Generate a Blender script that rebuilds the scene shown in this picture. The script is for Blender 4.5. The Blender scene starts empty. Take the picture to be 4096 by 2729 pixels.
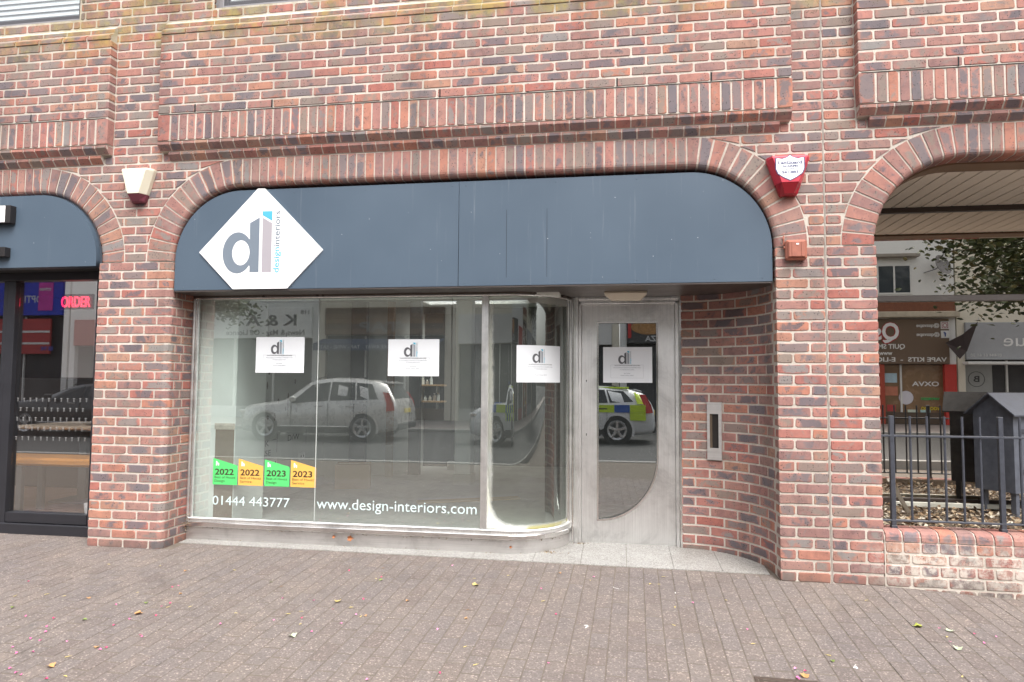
import bpy, math, random
from mathutils import Matrix, Vector

R = math.radians
PI = math.pi
sc = bpy.context.scene
col = sc.collection

# ------------------------------------------------------------------ camera, sky, sun, exposure
cam_d = bpy.data.cameras.new('camera')
cam_d.sensor_fit = 'HORIZONTAL'
cam_d.sensor_width = 36.0
cam_d.lens = 24.0
cam_d.clip_start = 0.05
cam_d.clip_end = 800.0
cam = bpy.data.objects.new('camera', cam_d)
col.objects.link(cam)
CAM = Vector((-1.41919, -5.02340, 1.28079))
C_R = Vector((0.98757243, 0.15700914, 0.00698812))
C_U = Vector((0.00259141, -0.06072511, 0.99815116))
C_F = Vector((-0.15714321, 0.98572846, 0.06037732))
cam.matrix_world = Matrix(((C_R.x, C_U.x, -C_F.x, CAM.x), (C_R.y, C_U.y, -C_F.y, CAM.y), (C_R.z, C_U.z, -C_F.z, CAM.z), (0, 0, 0, 1)))
sc.camera = cam

SUN_ELEV, SUN_AZ = 56.0, 152.0      # azimuth clockwise from +Y
world = bpy.data.worlds.new('World')
sc.world = world
world.use_nodes = True
wn = world.node_tree
wn.nodes.clear()
w_out = wn.nodes.new('ShaderNodeOutputWorld')
w_bg = wn.nodes.new('ShaderNodeBackground')
w_sky = wn.nodes.new('ShaderNodeTexSky')
w_sky.sky_type = 'NISHITA'
w_sky.sun_disc = False
w_sky.sun_elevation = R(SUN_ELEV)
w_sky.sun_rotation = R(SUN_AZ)
w_sky.air_density = 1.0
w_sky.dust_density = 6.0
w_sky.ozone_density = 1.0
w_hs = wn.nodes.new('ShaderNodeHueSaturation')
w_hs.inputs['Saturation'].default_value = 0.22
w_bg.inputs['Strength'].default_value = 0.15
wn.links.new(w_sky.outputs[0], w_hs.inputs['Color'])
wn.links.new(w_hs.outputs[0], w_bg.inputs[0])
wn.links.new(w_bg.outputs[0], w_out.inputs[0])

sun_d = bpy.data.lights.new('sun', 'SUN')
sun_d.energy = 1.0
sun_d.angle = R(40)
sun_d.color = (1.0, 0.965, 0.91)
sun = bpy.data.objects.new('sun', sun_d)
col.objects.link(sun)
sd = Vector((math.sin(R(SUN_AZ)) * math.cos(R(SUN_ELEV)), math.cos(R(SUN_AZ)) * math.cos(R(SUN_ELEV)), math.sin(R(SUN_ELEV))))
sun.rotation_euler = sd.to_track_quat('Z', 'Y').to_euler()

sc.view_settings.view_transform = 'Standard'
sc.view_settings.look = 'None'
sc.view_settings.gamma = 1.0
sc.view_settings.use_curve_mapping = False
sc.view_settings.exposure = 1.2
sc.render.engine = 'CYCLES'
sc.cycles.use_denoising = True
sc.cycles.max_bounces = 10
sc.cycles.diffuse_bounces = 4
sc.cycles.glossy_bounces = 4
sc.cycles.transparent_max_bounces = 16
sc.cycles.caustics_reflective = False
sc.cycles.sample_clamp_indirect = 6.0

rng = random.Random(7)

# ------------------------------------------------------------------ node and material helpers
def node(nt, t, ins=None, **attrs):
    n = nt.nodes.new(t)
    for k, v in attrs.items():
        setattr(n, k, v)
    for k, v in (ins or {}).items():
        s = n.inputs[k]
        if isinstance(v, bpy.types.NodeSocket):
            nt.links.new(v, s)
        else:
            s.default_value = v
    return n

def mth(nt, op, a, b=0.0, c=None, clamp=False):
    n = nt.nodes.new('ShaderNodeMath')
    n.operation = op
    n.use_clamp = clamp
    for i, v in enumerate((a, b, c)):
        if v is None:
            continue
        if isinstance(v, bpy.types.NodeSocket):
            nt.links.new(v, n.inputs[i])
        else:
            n.inputs[i].default_value = v
    return n.outputs[0]

def sstep(nt, v, lo, hi):
    n = nt.nodes.new('ShaderNodeMapRange')
    n.interpolation_type = 'SMOOTHSTEP'
    nt.links.new(v, n.inputs['Value'])
    n.inputs['From Min'].default_value = lo
    n.inputs['From Max'].default_value = hi
    return n.outputs['Result']

def c4(c):
    return (c[0], c[1], c[2], 1.0)

def mixc(nt, f, a, b, mode='MIX'):
    n = nt.nodes.new('ShaderNodeMix')
    n.data_type = 'RGBA'
    n.blend_type = mode
    for i, v in ((0, f), (6, a), (7, b)):
        if isinstance(v, bpy.types.NodeSocket):
            nt.links.new(v, n.inputs[i])
        else:
            n.inputs[i].default_value = v if i == 0 else c4(v)
    return n.outputs[2]

def ramp(nt, v, stops, interp='LINEAR'):
    n = nt.nodes.new('ShaderNodeValToRGB')
    n.color_ramp.interpolation = interp
    e = n.color_ramp.elements
    while len(e) < len(stops):
        e.new(0.5)
    for k, (p, c) in enumerate(stops):
        e[k].position = p
        e[k].color = c4(c)
    nt.links.new(v, n.inputs[0])
    return n.outputs[0]

def newmat(name):
    m = bpy.data.materials.new(name)
    m.use_nodes = True
    nt = m.node_tree
    b = nt.nodes['Principled BSDF']
    return m, nt, b

def lk(nt, a, b):
    nt.links.new(a, b)

MATS = {}
def pm(name, c, rough=0.55, metal=0.0, var=0.12, scale=6.0, bump=0.0, bscale=200.0, spec=0.5, emit=None, estr=1.0, stretch=None, coat=0.0):
    """plain procedural material: colour with two scales of noise, optional relief"""
    if name in MATS:
        return MATS[name]
    m, nt, b = newmat(name)
    geo = node(nt, 'ShaderNodeNewGeometry')
    pos = geo.outputs['Position']
    if stretch:
        mp = node(nt, 'ShaderNodeMapping', {'Vector': pos, 'Scale': stretch})
        pos = mp.outputs[0]
    n1 = node(nt, 'ShaderNodeTexNoise', {'Vector': pos, 'Scale': scale, 'Detail': 5.0, 'Roughness': 0.6})
    f = mth(nt, 'MULTIPLY', mth(nt, 'SUBTRACT', n1.outputs[0], 0.5), 2.0 * var)
    v = mth(nt, 'ADD', 1.0, f)
    hs = node(nt, 'ShaderNodeHueSaturation', {'Color': c4(c), 'Value': v})
    lk(nt, hs.outputs[0], b.inputs['Base Color'])
    b.inputs['Metallic'].default_value = metal
    rr = mth(nt, 'ADD', rough, mth(nt, 'MULTIPLY', mth(nt, 'SUBTRACT', n1.outputs[0], 0.5), 0.25), clamp=True)
    lk(nt, rr, b.inputs['Roughness'])
    b.inputs['Specular IOR Level'].default_value = spec
    b.inputs['Coat Weight'].default_value = coat
    if bump > 0:
        n2 = node(nt, 'ShaderNodeTexNoise', {'Vector': pos, 'Scale': bscale, 'Detail': 3.0})
        bp = node(nt, 'ShaderNodeBump', {'Height': n2.outputs[0], 'Strength': bump, 'Distance': 0.002})
        lk(nt, bp.outputs[0], b.inputs['Normal'])
    if emit:
        b.inputs['Emission Color'].default_value = c4(emit)
        b.inputs['Emission Strength'].default_value = estr
    MATS[name] = m
    return m

def brick_material(name, frost=False):
    m, nt, b = newmat(name)
    oi = node(nt, 'ShaderNodeObjectInfo')
    geo = node(nt, 'ShaderNodeNewGeometry')
    uvn = node(nt, 'ShaderNodeUVMap')
    r1 = mth(nt, 'FRACT', mth(nt, 'ADD', oi.outputs['Random'], geo.outputs['Random Per Island']))
    r2 = mth(nt, 'FRACT', mth(nt, 'MULTIPLY', r1, 17.31))
    r3 = mth(nt, 'FRACT', mth(nt, 'MULTIPLY', r1, 91.7))
    pos = geo.outputs['Position']
    off = node(nt, 'ShaderNodeVectorMath', {0: pos, 1: node(nt, 'ShaderNodeCombineXYZ', {0: mth(nt, 'MULTIPLY', r1, 60.0), 1: mth(nt, 'MULTIPLY', r2, 40.0), 2: r3}).outputs[0]}, operation='ADD').outputs[0]
    base = ramp(nt, r1, [(0.0, (0.345, 0.132, 0.108)), (0.12, (0.370, 0.178, 0.152)), (0.25, (0.300, 0.168, 0.150)), (0.38, (0.365, 0.192, 0.160)),
                         (0.50, (0.305, 0.188, 0.163)), (0.62, (0.255, 0.150, 0.140)), (0.74, (0.350, 0.178, 0.151)), (0.84, (0.400, 0.180, 0.128)), (0.92, (0.360, 0.222, 0.165)), (1.0, (0.315, 0.135, 0.118))])
    # soft mottling inside each brick
    n1 = node(nt, 'ShaderNodeTexNoise', {'Vector': off, 'Scale': 14.0, 'Detail': 4.0, 'Roughness': 0.6, 'Distortion': 0.6})
    mott = ramp(nt, n1.outputs[0], [(0.3, (0.72, 0.74, 0.78)), (0.5, (1.0, 1.0, 1.0)), (0.72, (1.22, 1.15, 1.08))])
    base = mixc(nt, 0.8, base, mott, 'MULTIPLY')
    # flashed blue-grey centre with red margins
    sx = node(nt, 'ShaderNodeSeparateXYZ', {0: uvn.outputs[0]})
    ax = mth(nt, 'ABSOLUTE', mth(nt, 'MULTIPLY_ADD', sx.outputs[0], 2.0, -1.0))
    az = mth(nt, 'ABSOLUTE', mth(nt, 'MULTIPLY_ADD', sx.outputs[1], 2.0, -1.0))
    edge = mth(nt, 'MAXIMUM', mth(nt, 'POWER', ax, 3.0), mth(nt, 'MULTIPLY', mth(nt, 'POWER', az, 4.0), 0.7))
    n2 = node(nt, 'ShaderNodeTexNoise', {'Vector': off, 'Scale': 11.0, 'Detail': 5.0, 'Roughness': 0.62, 'Distortion': 0.9})
    fl = mth(nt, 'SUBTRACT', mth(nt, 'ADD', n2.outputs[0], mth(nt, 'MULTIPLY', mth(nt, 'SUBTRACT', r2, 0.5), 0.34)), mth(nt, 'MULTIPLY', edge, 0.32))
    flm = sstep(nt, fl, 0.36, 0.54)
    fcol = ramp(nt, r3, [(0.0, (0.100, 0.102, 0.118)), (0.3, (0.145, 0.142, 0.158)), (0.55, (0.190, 0.168, 0.168)), (0.8, (0.235, 0.195, 0.165)), (1.0, (0.215, 0.224, 0.222))])
    base = mixc(nt, mth(nt, 'MULTIPLY', flm, 0.82), base, fcol)
    # dark iron spots and pits
    vo = node(nt, 'ShaderNodeTexVoronoi', {'Vector': off, 'Scale': 62.0, 'Randomness': 1.0})
    n3 = node(nt, 'ShaderNodeTexNoise', {'Vector': off, 'Scale': 22.0, 'Detail': 2.0})
    spot = mth(nt, 'MULTIPLY', mth(nt, 'LESS_THAN', vo.outputs['Distance'], 0.26), sstep(nt, n3.outputs[0], 0.47, 0.60))
    base = mixc(nt, mth(nt, 'MULTIPLY', spot, 0.75), base, (0.05, 0.045, 0.047))
    # fine grain
    n4 = node(nt, 'ShaderNodeTexNoise', {'Vector': pos, 'Scale': 330.0, 'Detail': 2.0})
    base = mixc(nt, 0.35, base, ramp(nt, n4.outputs[0], [(0.3, (0.7, 0.7, 0.7)), (0.7, (1.28, 1.28, 1.28))]), 'MULTIPLY')
    # lichen on the weathered top courses and salts near the ground by the railing
    sp = node(nt, 'ShaderNodeSeparateXYZ', {0: pos})
    n5 = node(nt, 'ShaderNodeTexNoise', {'Vector': pos, 'Scale': 3.4, 'Detail': 5.0, 'Roughness': 0.7})
    top = mth(nt, 'MULTIPLY', sstep(nt, sp.outputs[2], 3.86, 4.16), sstep(nt, n5.outputs[0], 0.38, 0.62))
    lich = ramp(nt, node(nt, 'ShaderNodeTexNoise', {'Vector': pos, 'Scale': 9.0, 'Detail': 3.0}).outputs[0], [(0.4, (0.20, 0.155, 0.085)), (0.62, (0.36, 0.30, 0.07))])
    base = mixc(nt, mth(nt, 'MULTIPLY', top, 0.62), base, lich)
    n6 = node(nt, 'ShaderNodeTexNoise', {'Vector': pos, 'Scale': 16.0, 'Detail': 6.0, 'Roughness': 0.75})
    salt_x = sstep(nt, sp.outputs[0], 0.12, 0.5)
    salt_z = mth(nt, 'SUBTRACT', 1.0, sstep(nt, sp.outputs[2], 0.10, 0.27))
    salt = mth(nt, 'MULTIPLY', mth(nt, 'MULTIPLY', salt_x, salt_z), sstep(nt, n6.outputs[0], 0.40, 0.60))
    base = mixc(nt, mth(nt, 'MULTIPLY', salt, 0.85), base, (0.58, 0.53, 0.47))
    nd = node(nt, 'ShaderNodeTexNoise', {'Vector': pos, 'Scale': 7.0, 'Detail': 6.0, 'Roughness': 0.75})
    spl = sstep(nt, mth(nt, 'ADD', sp.outputs[2], mth(nt, 'MULTIPLY', nd.outputs[0], 0.22)), 0.17, 0.02)
    base = mixc(nt, mth(nt, 'MULTIPLY', spl, 0.55), base, (0.10, 0.085, 0.072))
    ng = node(nt, 'ShaderNodeTexNoise', {'Vector': node(nt, 'ShaderNodeMapping', {'Vector': pos, 'Scale': (2.6, 2.6, 0.7)}).outputs[0], 'Scale': 1.0, 'Detail': 7.0, 'Roughness': 0.72})
    base = mixc(nt, 0.75, base, ramp(nt, ng.outputs[0], [(0.28, (0.60, 0.59, 0.58)), (0.48, (1.0, 1.0, 1.0)), (0.72, (1.16, 1.15, 1.14))]), 'MULTIPLY')
    lk(nt, base, b.inputs['Base Color'])
    b.inputs['Roughness'].default_value = 0.86
    b.inputs['Specular IOR Level'].default_value = 0.25
    # drag-faced relief
    wv = node(nt, 'ShaderNodeTexNoise', {'Vector': node(nt, 'ShaderNodeMapping', {'Vector': off, 'Scale': (30.0, 30.0, 90.0), 'Rotation': (0, 0.5, 0)}).outputs[0], 'Scale': 1.6, 'Detail': 5.0, 'Roughness': 0.7, 'Distortion': 1.5})
    hh = mth(nt, 'ADD', mth(nt, 'MULTIPLY', wv.outputs[0], mth(nt, 'MULTIPLY_ADD', r3, 0.9, 0.25)), mth(nt, 'MULTIPLY', n4.outputs[0], 0.25))
    bp = node(nt, 'ShaderNodeBump', {'Height': hh, 'Strength': 0.55, 'Distance': 0.004})
    lk(nt, bp.outputs[0], b.inputs['Normal'])
    return m

def mortar_material():
    m, nt, b = newmat('mortar')
    geo = node(nt, 'ShaderNodeNewGeometry')
    pos = geo.outputs['Position']
    sp = node(nt, 'ShaderNodeSeparateXYZ', {0: pos})
    n1 = node(nt, 'ShaderNodeTexNoise', {'Vector': pos, 'Scale': 2.3, 'Detail': 6.0, 'Roughness': 0.7})
    n2 = node(nt, 'ShaderNodeTexNoise', {'Vector': pos, 'Scale': 160.0, 'Detail': 3.0})
    c = ramp(nt, n1.outputs[0], [(0.3, (0.47, 0.425, 0.375)), (0.55, (0.58, 0.53, 0.47)), (0.75, (0.65, 0.60, 0.54))])
    c = mixc(nt, 0.4, c, ramp(nt, n2.outputs[0], [(0.3, (0.72, 0.70, 0.68)), (0.7, (1.15, 1.15, 1.15))]), 'MULTIPLY')
    n5 = node(nt, 'ShaderNodeTexNoise', {'Vector': pos, 'Scale': 3.4, 'Detail': 5.0, 'Roughness': 0.7})
    top = mth(nt, 'MULTIPLY', sstep(nt, sp.outputs[2], 3.95, 4.2), sstep(nt, n5.outputs[0], 0.38, 0.62))
    c = mixc(nt, mth(nt, 'MULTIPLY', top, 0.6), c, (0.30, 0.26, 0.12))
    ng = node(nt, 'ShaderNodeTexNoise', {'Vector': node(nt, 'ShaderNodeMapping', {'Vector': pos, 'Scale': (2.6, 2.6, 0.7)}).outputs[0], 'Scale': 1.0, 'Detail': 7.0, 'Roughness': 0.72})
    c = mixc(nt, 0.8, c, ramp(nt, ng.outputs[0], [(0.30, (0.62, 0.60, 0.57)), (0.5, (0.96, 0.96, 0.96)), (0.72, (1.1, 1.1, 1.1))]), 'MULTIPLY')
    nq = node(nt, 'ShaderNodeTexNoise', {'Vector': pos, 'Scale': 24.0, 'Detail': 4.0, 'Roughness': 0.7})
    c = mixc(nt, mth(nt, 'MULTIPLY', sstep(nt, nq.outputs[0], 0.56, 0.70), 0.5), c, (0.30, 0.235, 0.19))
    lk(nt, c, b.inputs['Base Color'])
    b.inputs['Roughness'].default_value = 0.93
    b.inputs['Specular IOR Level'].default_value = 0.15
    bp = node(nt, 'ShaderNodeBump', {'Height': n2.outputs[0], 'Strength': 0.6, 'Distance': 0.003})
    lk(nt, bp.outputs[0], b.inputs['Normal'])
    return m

def paver_material():
    m, nt, b = newmat('concrete_paver')
    oi = node(nt, 'ShaderNodeObjectInfo')
    geo = node(nt, 'ShaderNodeNewGeometry')
    pos = geo.outputs['Position']
    r1 = mth(nt, 'FRACT', mth(nt, 'ADD', oi.outputs['Random'], geo.outputs['Random Per Island']))
    base = ramp(nt, r1, [(0.0, (0.168, 0.142, 0.132)), (0.35, (0.188, 0.163, 0.152)), (0.7, (0.178, 0.156, 0.149)), (1.0, (0.196, 0.167, 0.152))])
    n0 = node(nt, 'ShaderNodeTexNoise', {'Vector': pos, 'Scale': 1.3, 'Detail': 4.0, 'Roughness': 0.6})
    base = mixc(nt, 0.7, base, ramp(nt, n0.outputs[0], [(0.3, (0.88, 0.88, 0.92)), (0.7, (1.1, 1.08, 1.03))]), 'MULTIPLY')
    vo = node(nt, 'ShaderNodeTexVoronoi', {'Vector': pos, 'Scale': 135.0})
    agg = ramp(nt, node(nt, 'ShaderNodeSeparateColor', {0: vo.outputs['Color']}).outputs[0], [(0.0, (0.62, 0.60, 0.58)), (0.35, (0.90, 0.88, 0.86)), (0.84, (1.05, 1.03, 1.0)), (0.93, (1.7, 1.65, 1.6)), (1.0, (2.6, 2.5, 2.4))])
    base = mixc(nt, 0.62, base, agg, 'MULTIPLY')
    n2 = node(nt, 'ShaderNodeTexNoise', {'Vector': pos, 'Scale': 420.0, 'Detail': 2.0})
    base = mixc(nt, 0.4, base, ramp(nt, n2.outputs[0], [(0.3, (0.65, 0.65, 0.65)), (0.7, (1.3, 1.3, 1.3))]), 'MULTIPLY')
    ns = node(nt, 'ShaderNodeTexNoise', {'Vector': pos, 'Scale': 4.5, 'Detail': 7.0, 'Roughness': 0.7, 'Distortion': 0.6})
    base = mixc(nt, 0.7, base, ramp(nt, ns.outputs[0], [(0.30, (0.74, 0.73, 0.72)), (0.46, (1.0, 1.0, 1.0)), (0.75, (1.12, 1.1, 1.08))]), 'MULTIPLY')
    vg = node(nt, 'ShaderNodeTexVoronoi', {'Vector': pos, 'Scale': 3.2})
    gum = mth(nt, 'MULTIPLY', sstep(nt, vg.outputs['Distance'], 0.075, 0.055), mth(nt, 'GREATER_THAN', node(nt, 'ShaderNodeSeparateColor', {0: vg.outputs['Color']}).outputs[0], 0.55))
    base = mixc(nt, mth(nt, 'MULTIPLY', gum, 0.45), base, (0.10, 0.095, 0.092))
    lk(nt, base, b.inputs['Base Color'])
    b.inputs['Roughness'].default_value = 0.85
    b.inputs['Specular IOR Level'].default_value = 0.3
    hh = mth(nt, 'ADD', vo.outputs['Distance'], n2.outputs[0])
    bp = node(nt, 'ShaderNodeBump', {'Height': hh, 'Strength': 0.5, 'Distance': 0.003})
    lk(nt, bp.outputs[0], b.inputs['Normal'])
    return m

def granite_material():
    m, nt, b = newmat('granite')
    geo = node(nt, 'ShaderNodeNewGeometry')
    pos = geo.outputs['Position']
    vo = node(nt, 'ShaderNodeTexVoronoi', {'Vector': pos, 'Scale': 170.0})
    c = ramp(nt, node(nt, 'ShaderNodeSeparateColor', {0: vo.outputs['Color']}).outputs[0], [(0.0, (0.17, 0.165, 0.158)), (0.3, (0.30, 0.29, 0.275)), (0.8, (0.35, 0.34, 0.325)), (1.0, (0.50, 0.49, 0.475))])
    n0 = node(nt, 'ShaderNodeTexNoise', {'Vector': pos, 'Scale': 4.0, 'Detail': 6.0, 'Roughness': 0.7})
    c = mixc(nt, 0.8, c, ramp(nt, n0.outputs[0], [(0.3, (0.80, 0.78, 0.75)), (0.7, (1.06, 1.06, 1.06))]), 'MULTIPLY')
    lk(nt, c, b.inputs['Base Color'])
    b.inputs['Roughness'].default_value = 0.55
    return m

def steel_material(name, c=(0.86, 0.855, 0.845), rough=0.42, vertical=True):
    m, nt, b = newmat(name)
    geo = node(nt, 'ShaderNodeNewGeometry')
    pos = geo.outputs['Position']
    st = (90.0, 90.0, 1.2) if vertical else (1.2, 1.2, 90.0)
    n1 = node(nt, 'ShaderNodeTexNoise', {'Vector': node(nt, 'ShaderNodeMapping', {'Vector': pos, 'Scale': st}).outputs[0], 'Scale': 2.0, 'Detail': 4.0})
    n2 = node(nt, 'ShaderNodeTexNoise', {'Vector': pos, 'Scale': 3.2, 'Detail': 7.0, 'Roughness': 0.72, 'Distortion': 0.5})
    cc = mixc(nt, 1.0, ramp(nt, n2.outputs[0], [(0.28, tuple(x * 0.72 for x in c)), (0.5, c), (0.75, tuple(min(1, x * 1.12) for x in c))]), ramp(nt, n1.outputs[0], [(0.3, (0.92, 0.92, 0.92)), (0.7, (1.06, 1.06, 1.06))]), 'MULTIPLY')
    lk(nt, cc, b.inputs['Base Color'])
    b.inputs['Metallic'].default_value = 1.0
    rr = mth(nt, 'ADD', rough - 0.12, mth(nt, 'MULTIPLY', n2.outputs[0], 0.26), clamp=True)
    lk(nt, rr, b.inputs['Roughness'])
    b.inputs['Anisotropic'].default_value = 0.4
    bp = node(nt, 'ShaderNodeBump', {'Height': n1.outputs[0], 'Strength': 0.08, 'Distance': 0.001})
    lk(nt, bp.outputs[0], b.inputs['Normal'])
    return m

def glass_material(name, refl=0.12, tint=(0.93, 0.97, 0.955), haze=0.05, hazecol=(0.8, 0.85, 0.83), dirt=True, mirror_tint=(1, 1, 1), edge=None, wobble=0.0):
    """sheet glass: part mirror, part clear, with a thin film of dust; edge = frosted delamination towards u=0 and v=0"""
    m = bpy.data.materials.new(name)
    m.use_nodes = True
    nt = m.node_tree
    nt.nodes.clear()
    out = node(nt, 'ShaderNodeOutputMaterial')
    geo = node(nt, 'ShaderNodeNewGeometry')
    pos = geo.outputs['Position']
    tr = node(nt, 'ShaderNodeBsdfTransparent', {'Color': c4(tint)})
    gl = node(nt, 'ShaderNodeBsdfGlossy', {'Color': c4(mirror_tint), 'Roughness': 0.0})
    if wobble:
        nw = node(nt, 'ShaderNodeTexNoise', {'Vector': pos, 'Scale': 1.6, 'Detail': 1.0})
        bw = node(nt, 'ShaderNodeBump', {'Height': nw.outputs[0], 'Strength': wobble, 'Distance': 0.01})
        lk(nt, bw.outputs[0], gl.inputs['Normal'])
    lw = node(nt, 'ShaderNodeLayerWeight', {'Blend': 0.5})
    f5 = mth(nt, 'POWER', lw.outputs['Facing'], 4.0)
    fac = mth(nt, 'MULTIPLY_ADD', f5, 1.0 - refl, refl, clamp=True)
    mx = node(nt, 'ShaderNodeMixShader', {0: fac, 1: tr.outputs[0], 2: gl.outputs[0]})
    last = mx.outputs[0]
    df = node(nt, 'ShaderNodeBsdfDiffuse', {'Color': c4(hazecol)})
    n1 = node(nt, 'ShaderNodeTexNoise', {'Vector': node(nt, 'ShaderNodeMapping', {'Vector': pos, 'Scale': (3.0, 3.0, 1.0)}).outputs[0], 'Scale': 2.4, 'Detail': 7.0, 'Roughness': 0.75})
    n2 = node(nt, 'ShaderNodeTexVoronoi', {'Vector': pos, 'Scale': 60.0})
    dots = mth(nt, 'MULTIPLY', mth(nt, 'LESS_THAN', n2.outputs['Distance'], 0.10), mth(nt, 'GREATER_THAN', node(nt, 'ShaderNodeSeparateColor', {0: n2.outputs['Color']}).outputs[0], 0.80))
    hz = mth(nt, 'MULTIPLY', mth(nt, 'ADD', 0.35, mth(nt, 'MULTIPLY', n1.outputs[0], 1.3)), haze)
    if dirt:
        hz = mth(nt, 'ADD', hz, mth(nt, 'MULTIPLY', dots, 0.45), clamp=True)
    mx2 = node(nt, 'ShaderNodeMixShader', {0: hz, 1: last, 2: df.outputs[0]})
    last = mx2.outputs[0]
    if edge:
        uvn = node(nt, 'ShaderNodeUVMap')
        sx = node(nt, 'ShaderNodeSeparateXYZ', {0: uvn.outputs[0]})
        u, v = sx.outputs[0], sx.outputs[1]
        ne = node(nt, 'ShaderNodeTexNoise', {'Vector': pos, 'Scale': 26.0, 'Detail': 6.0, 'Roughness': 0.8})
        nn = mth(nt, 'MULTIPLY', mth(nt, 'SUBTRACT', ne.outputs[0], 0.5), 0.055)
        nv = mth(nt, 'MULTIPLY', mth(nt, 'SUBTRACT', node(nt, 'ShaderNodeTexNoise', {'Vector': pos, 'Scale': 3.0}).outputs[0], 0.5), 0.05)
        # hyperbola-like corner: (u)*(v) small -> frosted
        corner = mth(nt, 'MULTIPLY', mth(nt, 'ADD', u, 0.02), mth(nt, 'ADD', v, 0.004))
        k = sstep(nt, mth(nt, 'ADD', corner, mth(nt, 'MULTIPLY', nn, 0.10)), 0.0085, 0.0030)
        left = sstep(nt, mth(nt, 'ADD', u, mth(nt, 'ADD', nn, nv)), 0.062, 0.030)
        bot = sstep(nt, mth(nt, 'ADD', v, mth(nt, 'MULTIPLY', nn, 0.2)), 0.026, 0.006)
        right = sstep(nt, u, 0.955, 0.975)
        topf = sstep(nt, mth(nt, 'ADD', v, mth(nt, 'MULTIPLY', nn, 0.25)), 0.962, 0.975)
        fm = mth(nt, 'MAXIMUM', mth(nt, 'MAXIMUM', mth(nt, 'MULTIPLY', k, 0.9), mth(nt, 'MULTIPLY', left, 0.34)), mth(nt, 'MAXIMUM', mth(nt, 'MULTIPLY', bot, 0.8), mth(nt, 'MAXIMUM', mth(nt, 'MULTIPLY', right, 0.5), mth(nt, 'MULTIPLY', topf, 0.35))))
        nc = node(nt, 'ShaderNodeTexNoise', {'Vector': pos, 'Scale': 3.5, 'Detail': 3.0})
        ec = mixc(nt, mth(nt, 'MULTIPLY', sstep(nt, nc.outputs[0], 0.36, 0.52), mth(nt, 'MAXIMUM', bot, mth(nt, 'MULTIPLY', left, 0.25))), (0.78, 0.80, 0.76), (0.50, 0.46, 0.20))
        d2 = node(nt, 'ShaderNodeBsdfDiffuse', {'Color': ec})
        mx3 = node(nt, 'ShaderNodeMixShader', {0: fm, 1: last, 2: d2.outputs[0]})
        last = mx3.outputs[0]
    lk(nt, last, out.inputs['Surface'])
    return m

def fascia_material():
    m, nt, b = newmat('fascia_paint')
    geo = node(nt, 'ShaderNodeNewGeometry')
    pos = geo.outputs['Position']
    n1 = node(nt, 'ShaderNodeTexNoise', {'Vector': node(nt, 'ShaderNodeMapping', {'Vector': pos, 'Scale': (14.0, 1.0, 0.5)}).outputs[0], 'Scale': 2.0, 'Detail': 6.0, 'Roughness': 0.7})
    n0 = node(nt, 'ShaderNodeTexNoise', {'Vector': pos, 'Scale': 1.1, 'Detail': 3.0})
    c = ramp(nt, n0.outputs[0], [(0.3, (0.064, 0.092, 0.128)), (0.7, (0.082, 0.114, 0.154))])
    c = mixc(nt, mth(nt, 'MULTIPLY', sstep(nt, n1.outputs[0], 0.58, 0.80), 0.36), c, (0.28, 0.31, 0.34))
    n3 = node(nt, 'ShaderNodeTexVoronoi', {'Vector': pos, 'Scale': 22.0})
    dots = mth(nt, 'MULTIPLY', mth(nt, 'LESS_THAN', n3.outputs['Distance'], 0.07), mth(nt, 'GREATER_THAN', node(nt, 'ShaderNodeSeparateColor', {0: n3.outputs['Color']}).outputs[0], 0.9))
    c = mixc(nt, mth(nt, 'MULTIPLY', dots, 0.7), c, (0.6, 0.62, 0.64))
    lk(nt, c, b.inputs['Base Color'])
    b.inputs['Roughness'].default_value = 0.40
    b.inputs['Specular IOR Level'].default_value = 0.4
    nb = node(nt, 'ShaderNodeTexNoise', {'Vector': node(nt, 'ShaderNodeMapping', {'Vector': pos, 'Scale': (1.0, 1.0, 0.6)}).outputs[0], 'Scale': 1.8, 'Detail': 2.0})
    bp = node(nt, 'ShaderNodeBump', {'Height': nb.outputs[0], 'Strength': 0.25, 'Distance': 0.03})
    lk(nt, bp.outputs[0], b.inputs['Normal'])
    return m

M_BRICK = brick_material('brick_multi_stock')
M_MORTAR = mortar_material()
M_PAVER = paver_material()
M_GRANITE = granite_material()
M_STEEL = steel_material('brushed_steel')
M_STEEL_H = steel_material('polished_steel', (0.80, 0.785, 0.765), 0.20, False)
M_PLINTH = steel_material('plinth_steel', (0.72, 0.70, 0.685), 0.5, False)
M_FASCIA = fascia_material()
M_GLASS = glass_material('shop_glass', 0.31, (0.92, 0.98, 0.955), 0.045, (0.80, 0.86, 0.84), True, (0.96, 1.0, 0.98))
M_GLASS_CURVE = glass_material('curved_glass', 0.24, (0.86, 0.95, 0.88), 0.03, (0.8, 0.84, 0.8), True, (0.95, 1, 0.96), edge=True, wobble=0.06)
M_GLASS_DOOR = glass_material('door_glass', 0.30, (0.80, 0.85, 0.84), 0.010, (0.8, 0.84, 0.82), True, wobble=0.02)
M_GLASS_DARK = glass_material('tinted_glass', 0.88, (0.55, 0.48, 0.42), 0.008, (0.6, 0.55, 0.5), False, (1.0, 0.95, 0.88))
M_GLASS_CAFE = glass_material('cafe_glass', 0.20, (0.97, 0.97, 0.97), 0.003, (0.8, 0.8, 0.8), False)
M_GLASS_UP = glass_material('upper_glass', 0.10, (0.93, 0.95, 0.96), 0.01, (0.8, 0.8, 0.8), False)
M_WHITE = pm('white_paint', (0.78, 0.77, 0.75), 0.45, var=0.05)
M_BLACKF = pm('black_frame', (0.022, 0.022, 0.027), 0.38, var=0.2)
M_SEAM = pm('dark_gap', (0.012, 0.012, 0.014), 0.9)
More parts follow.
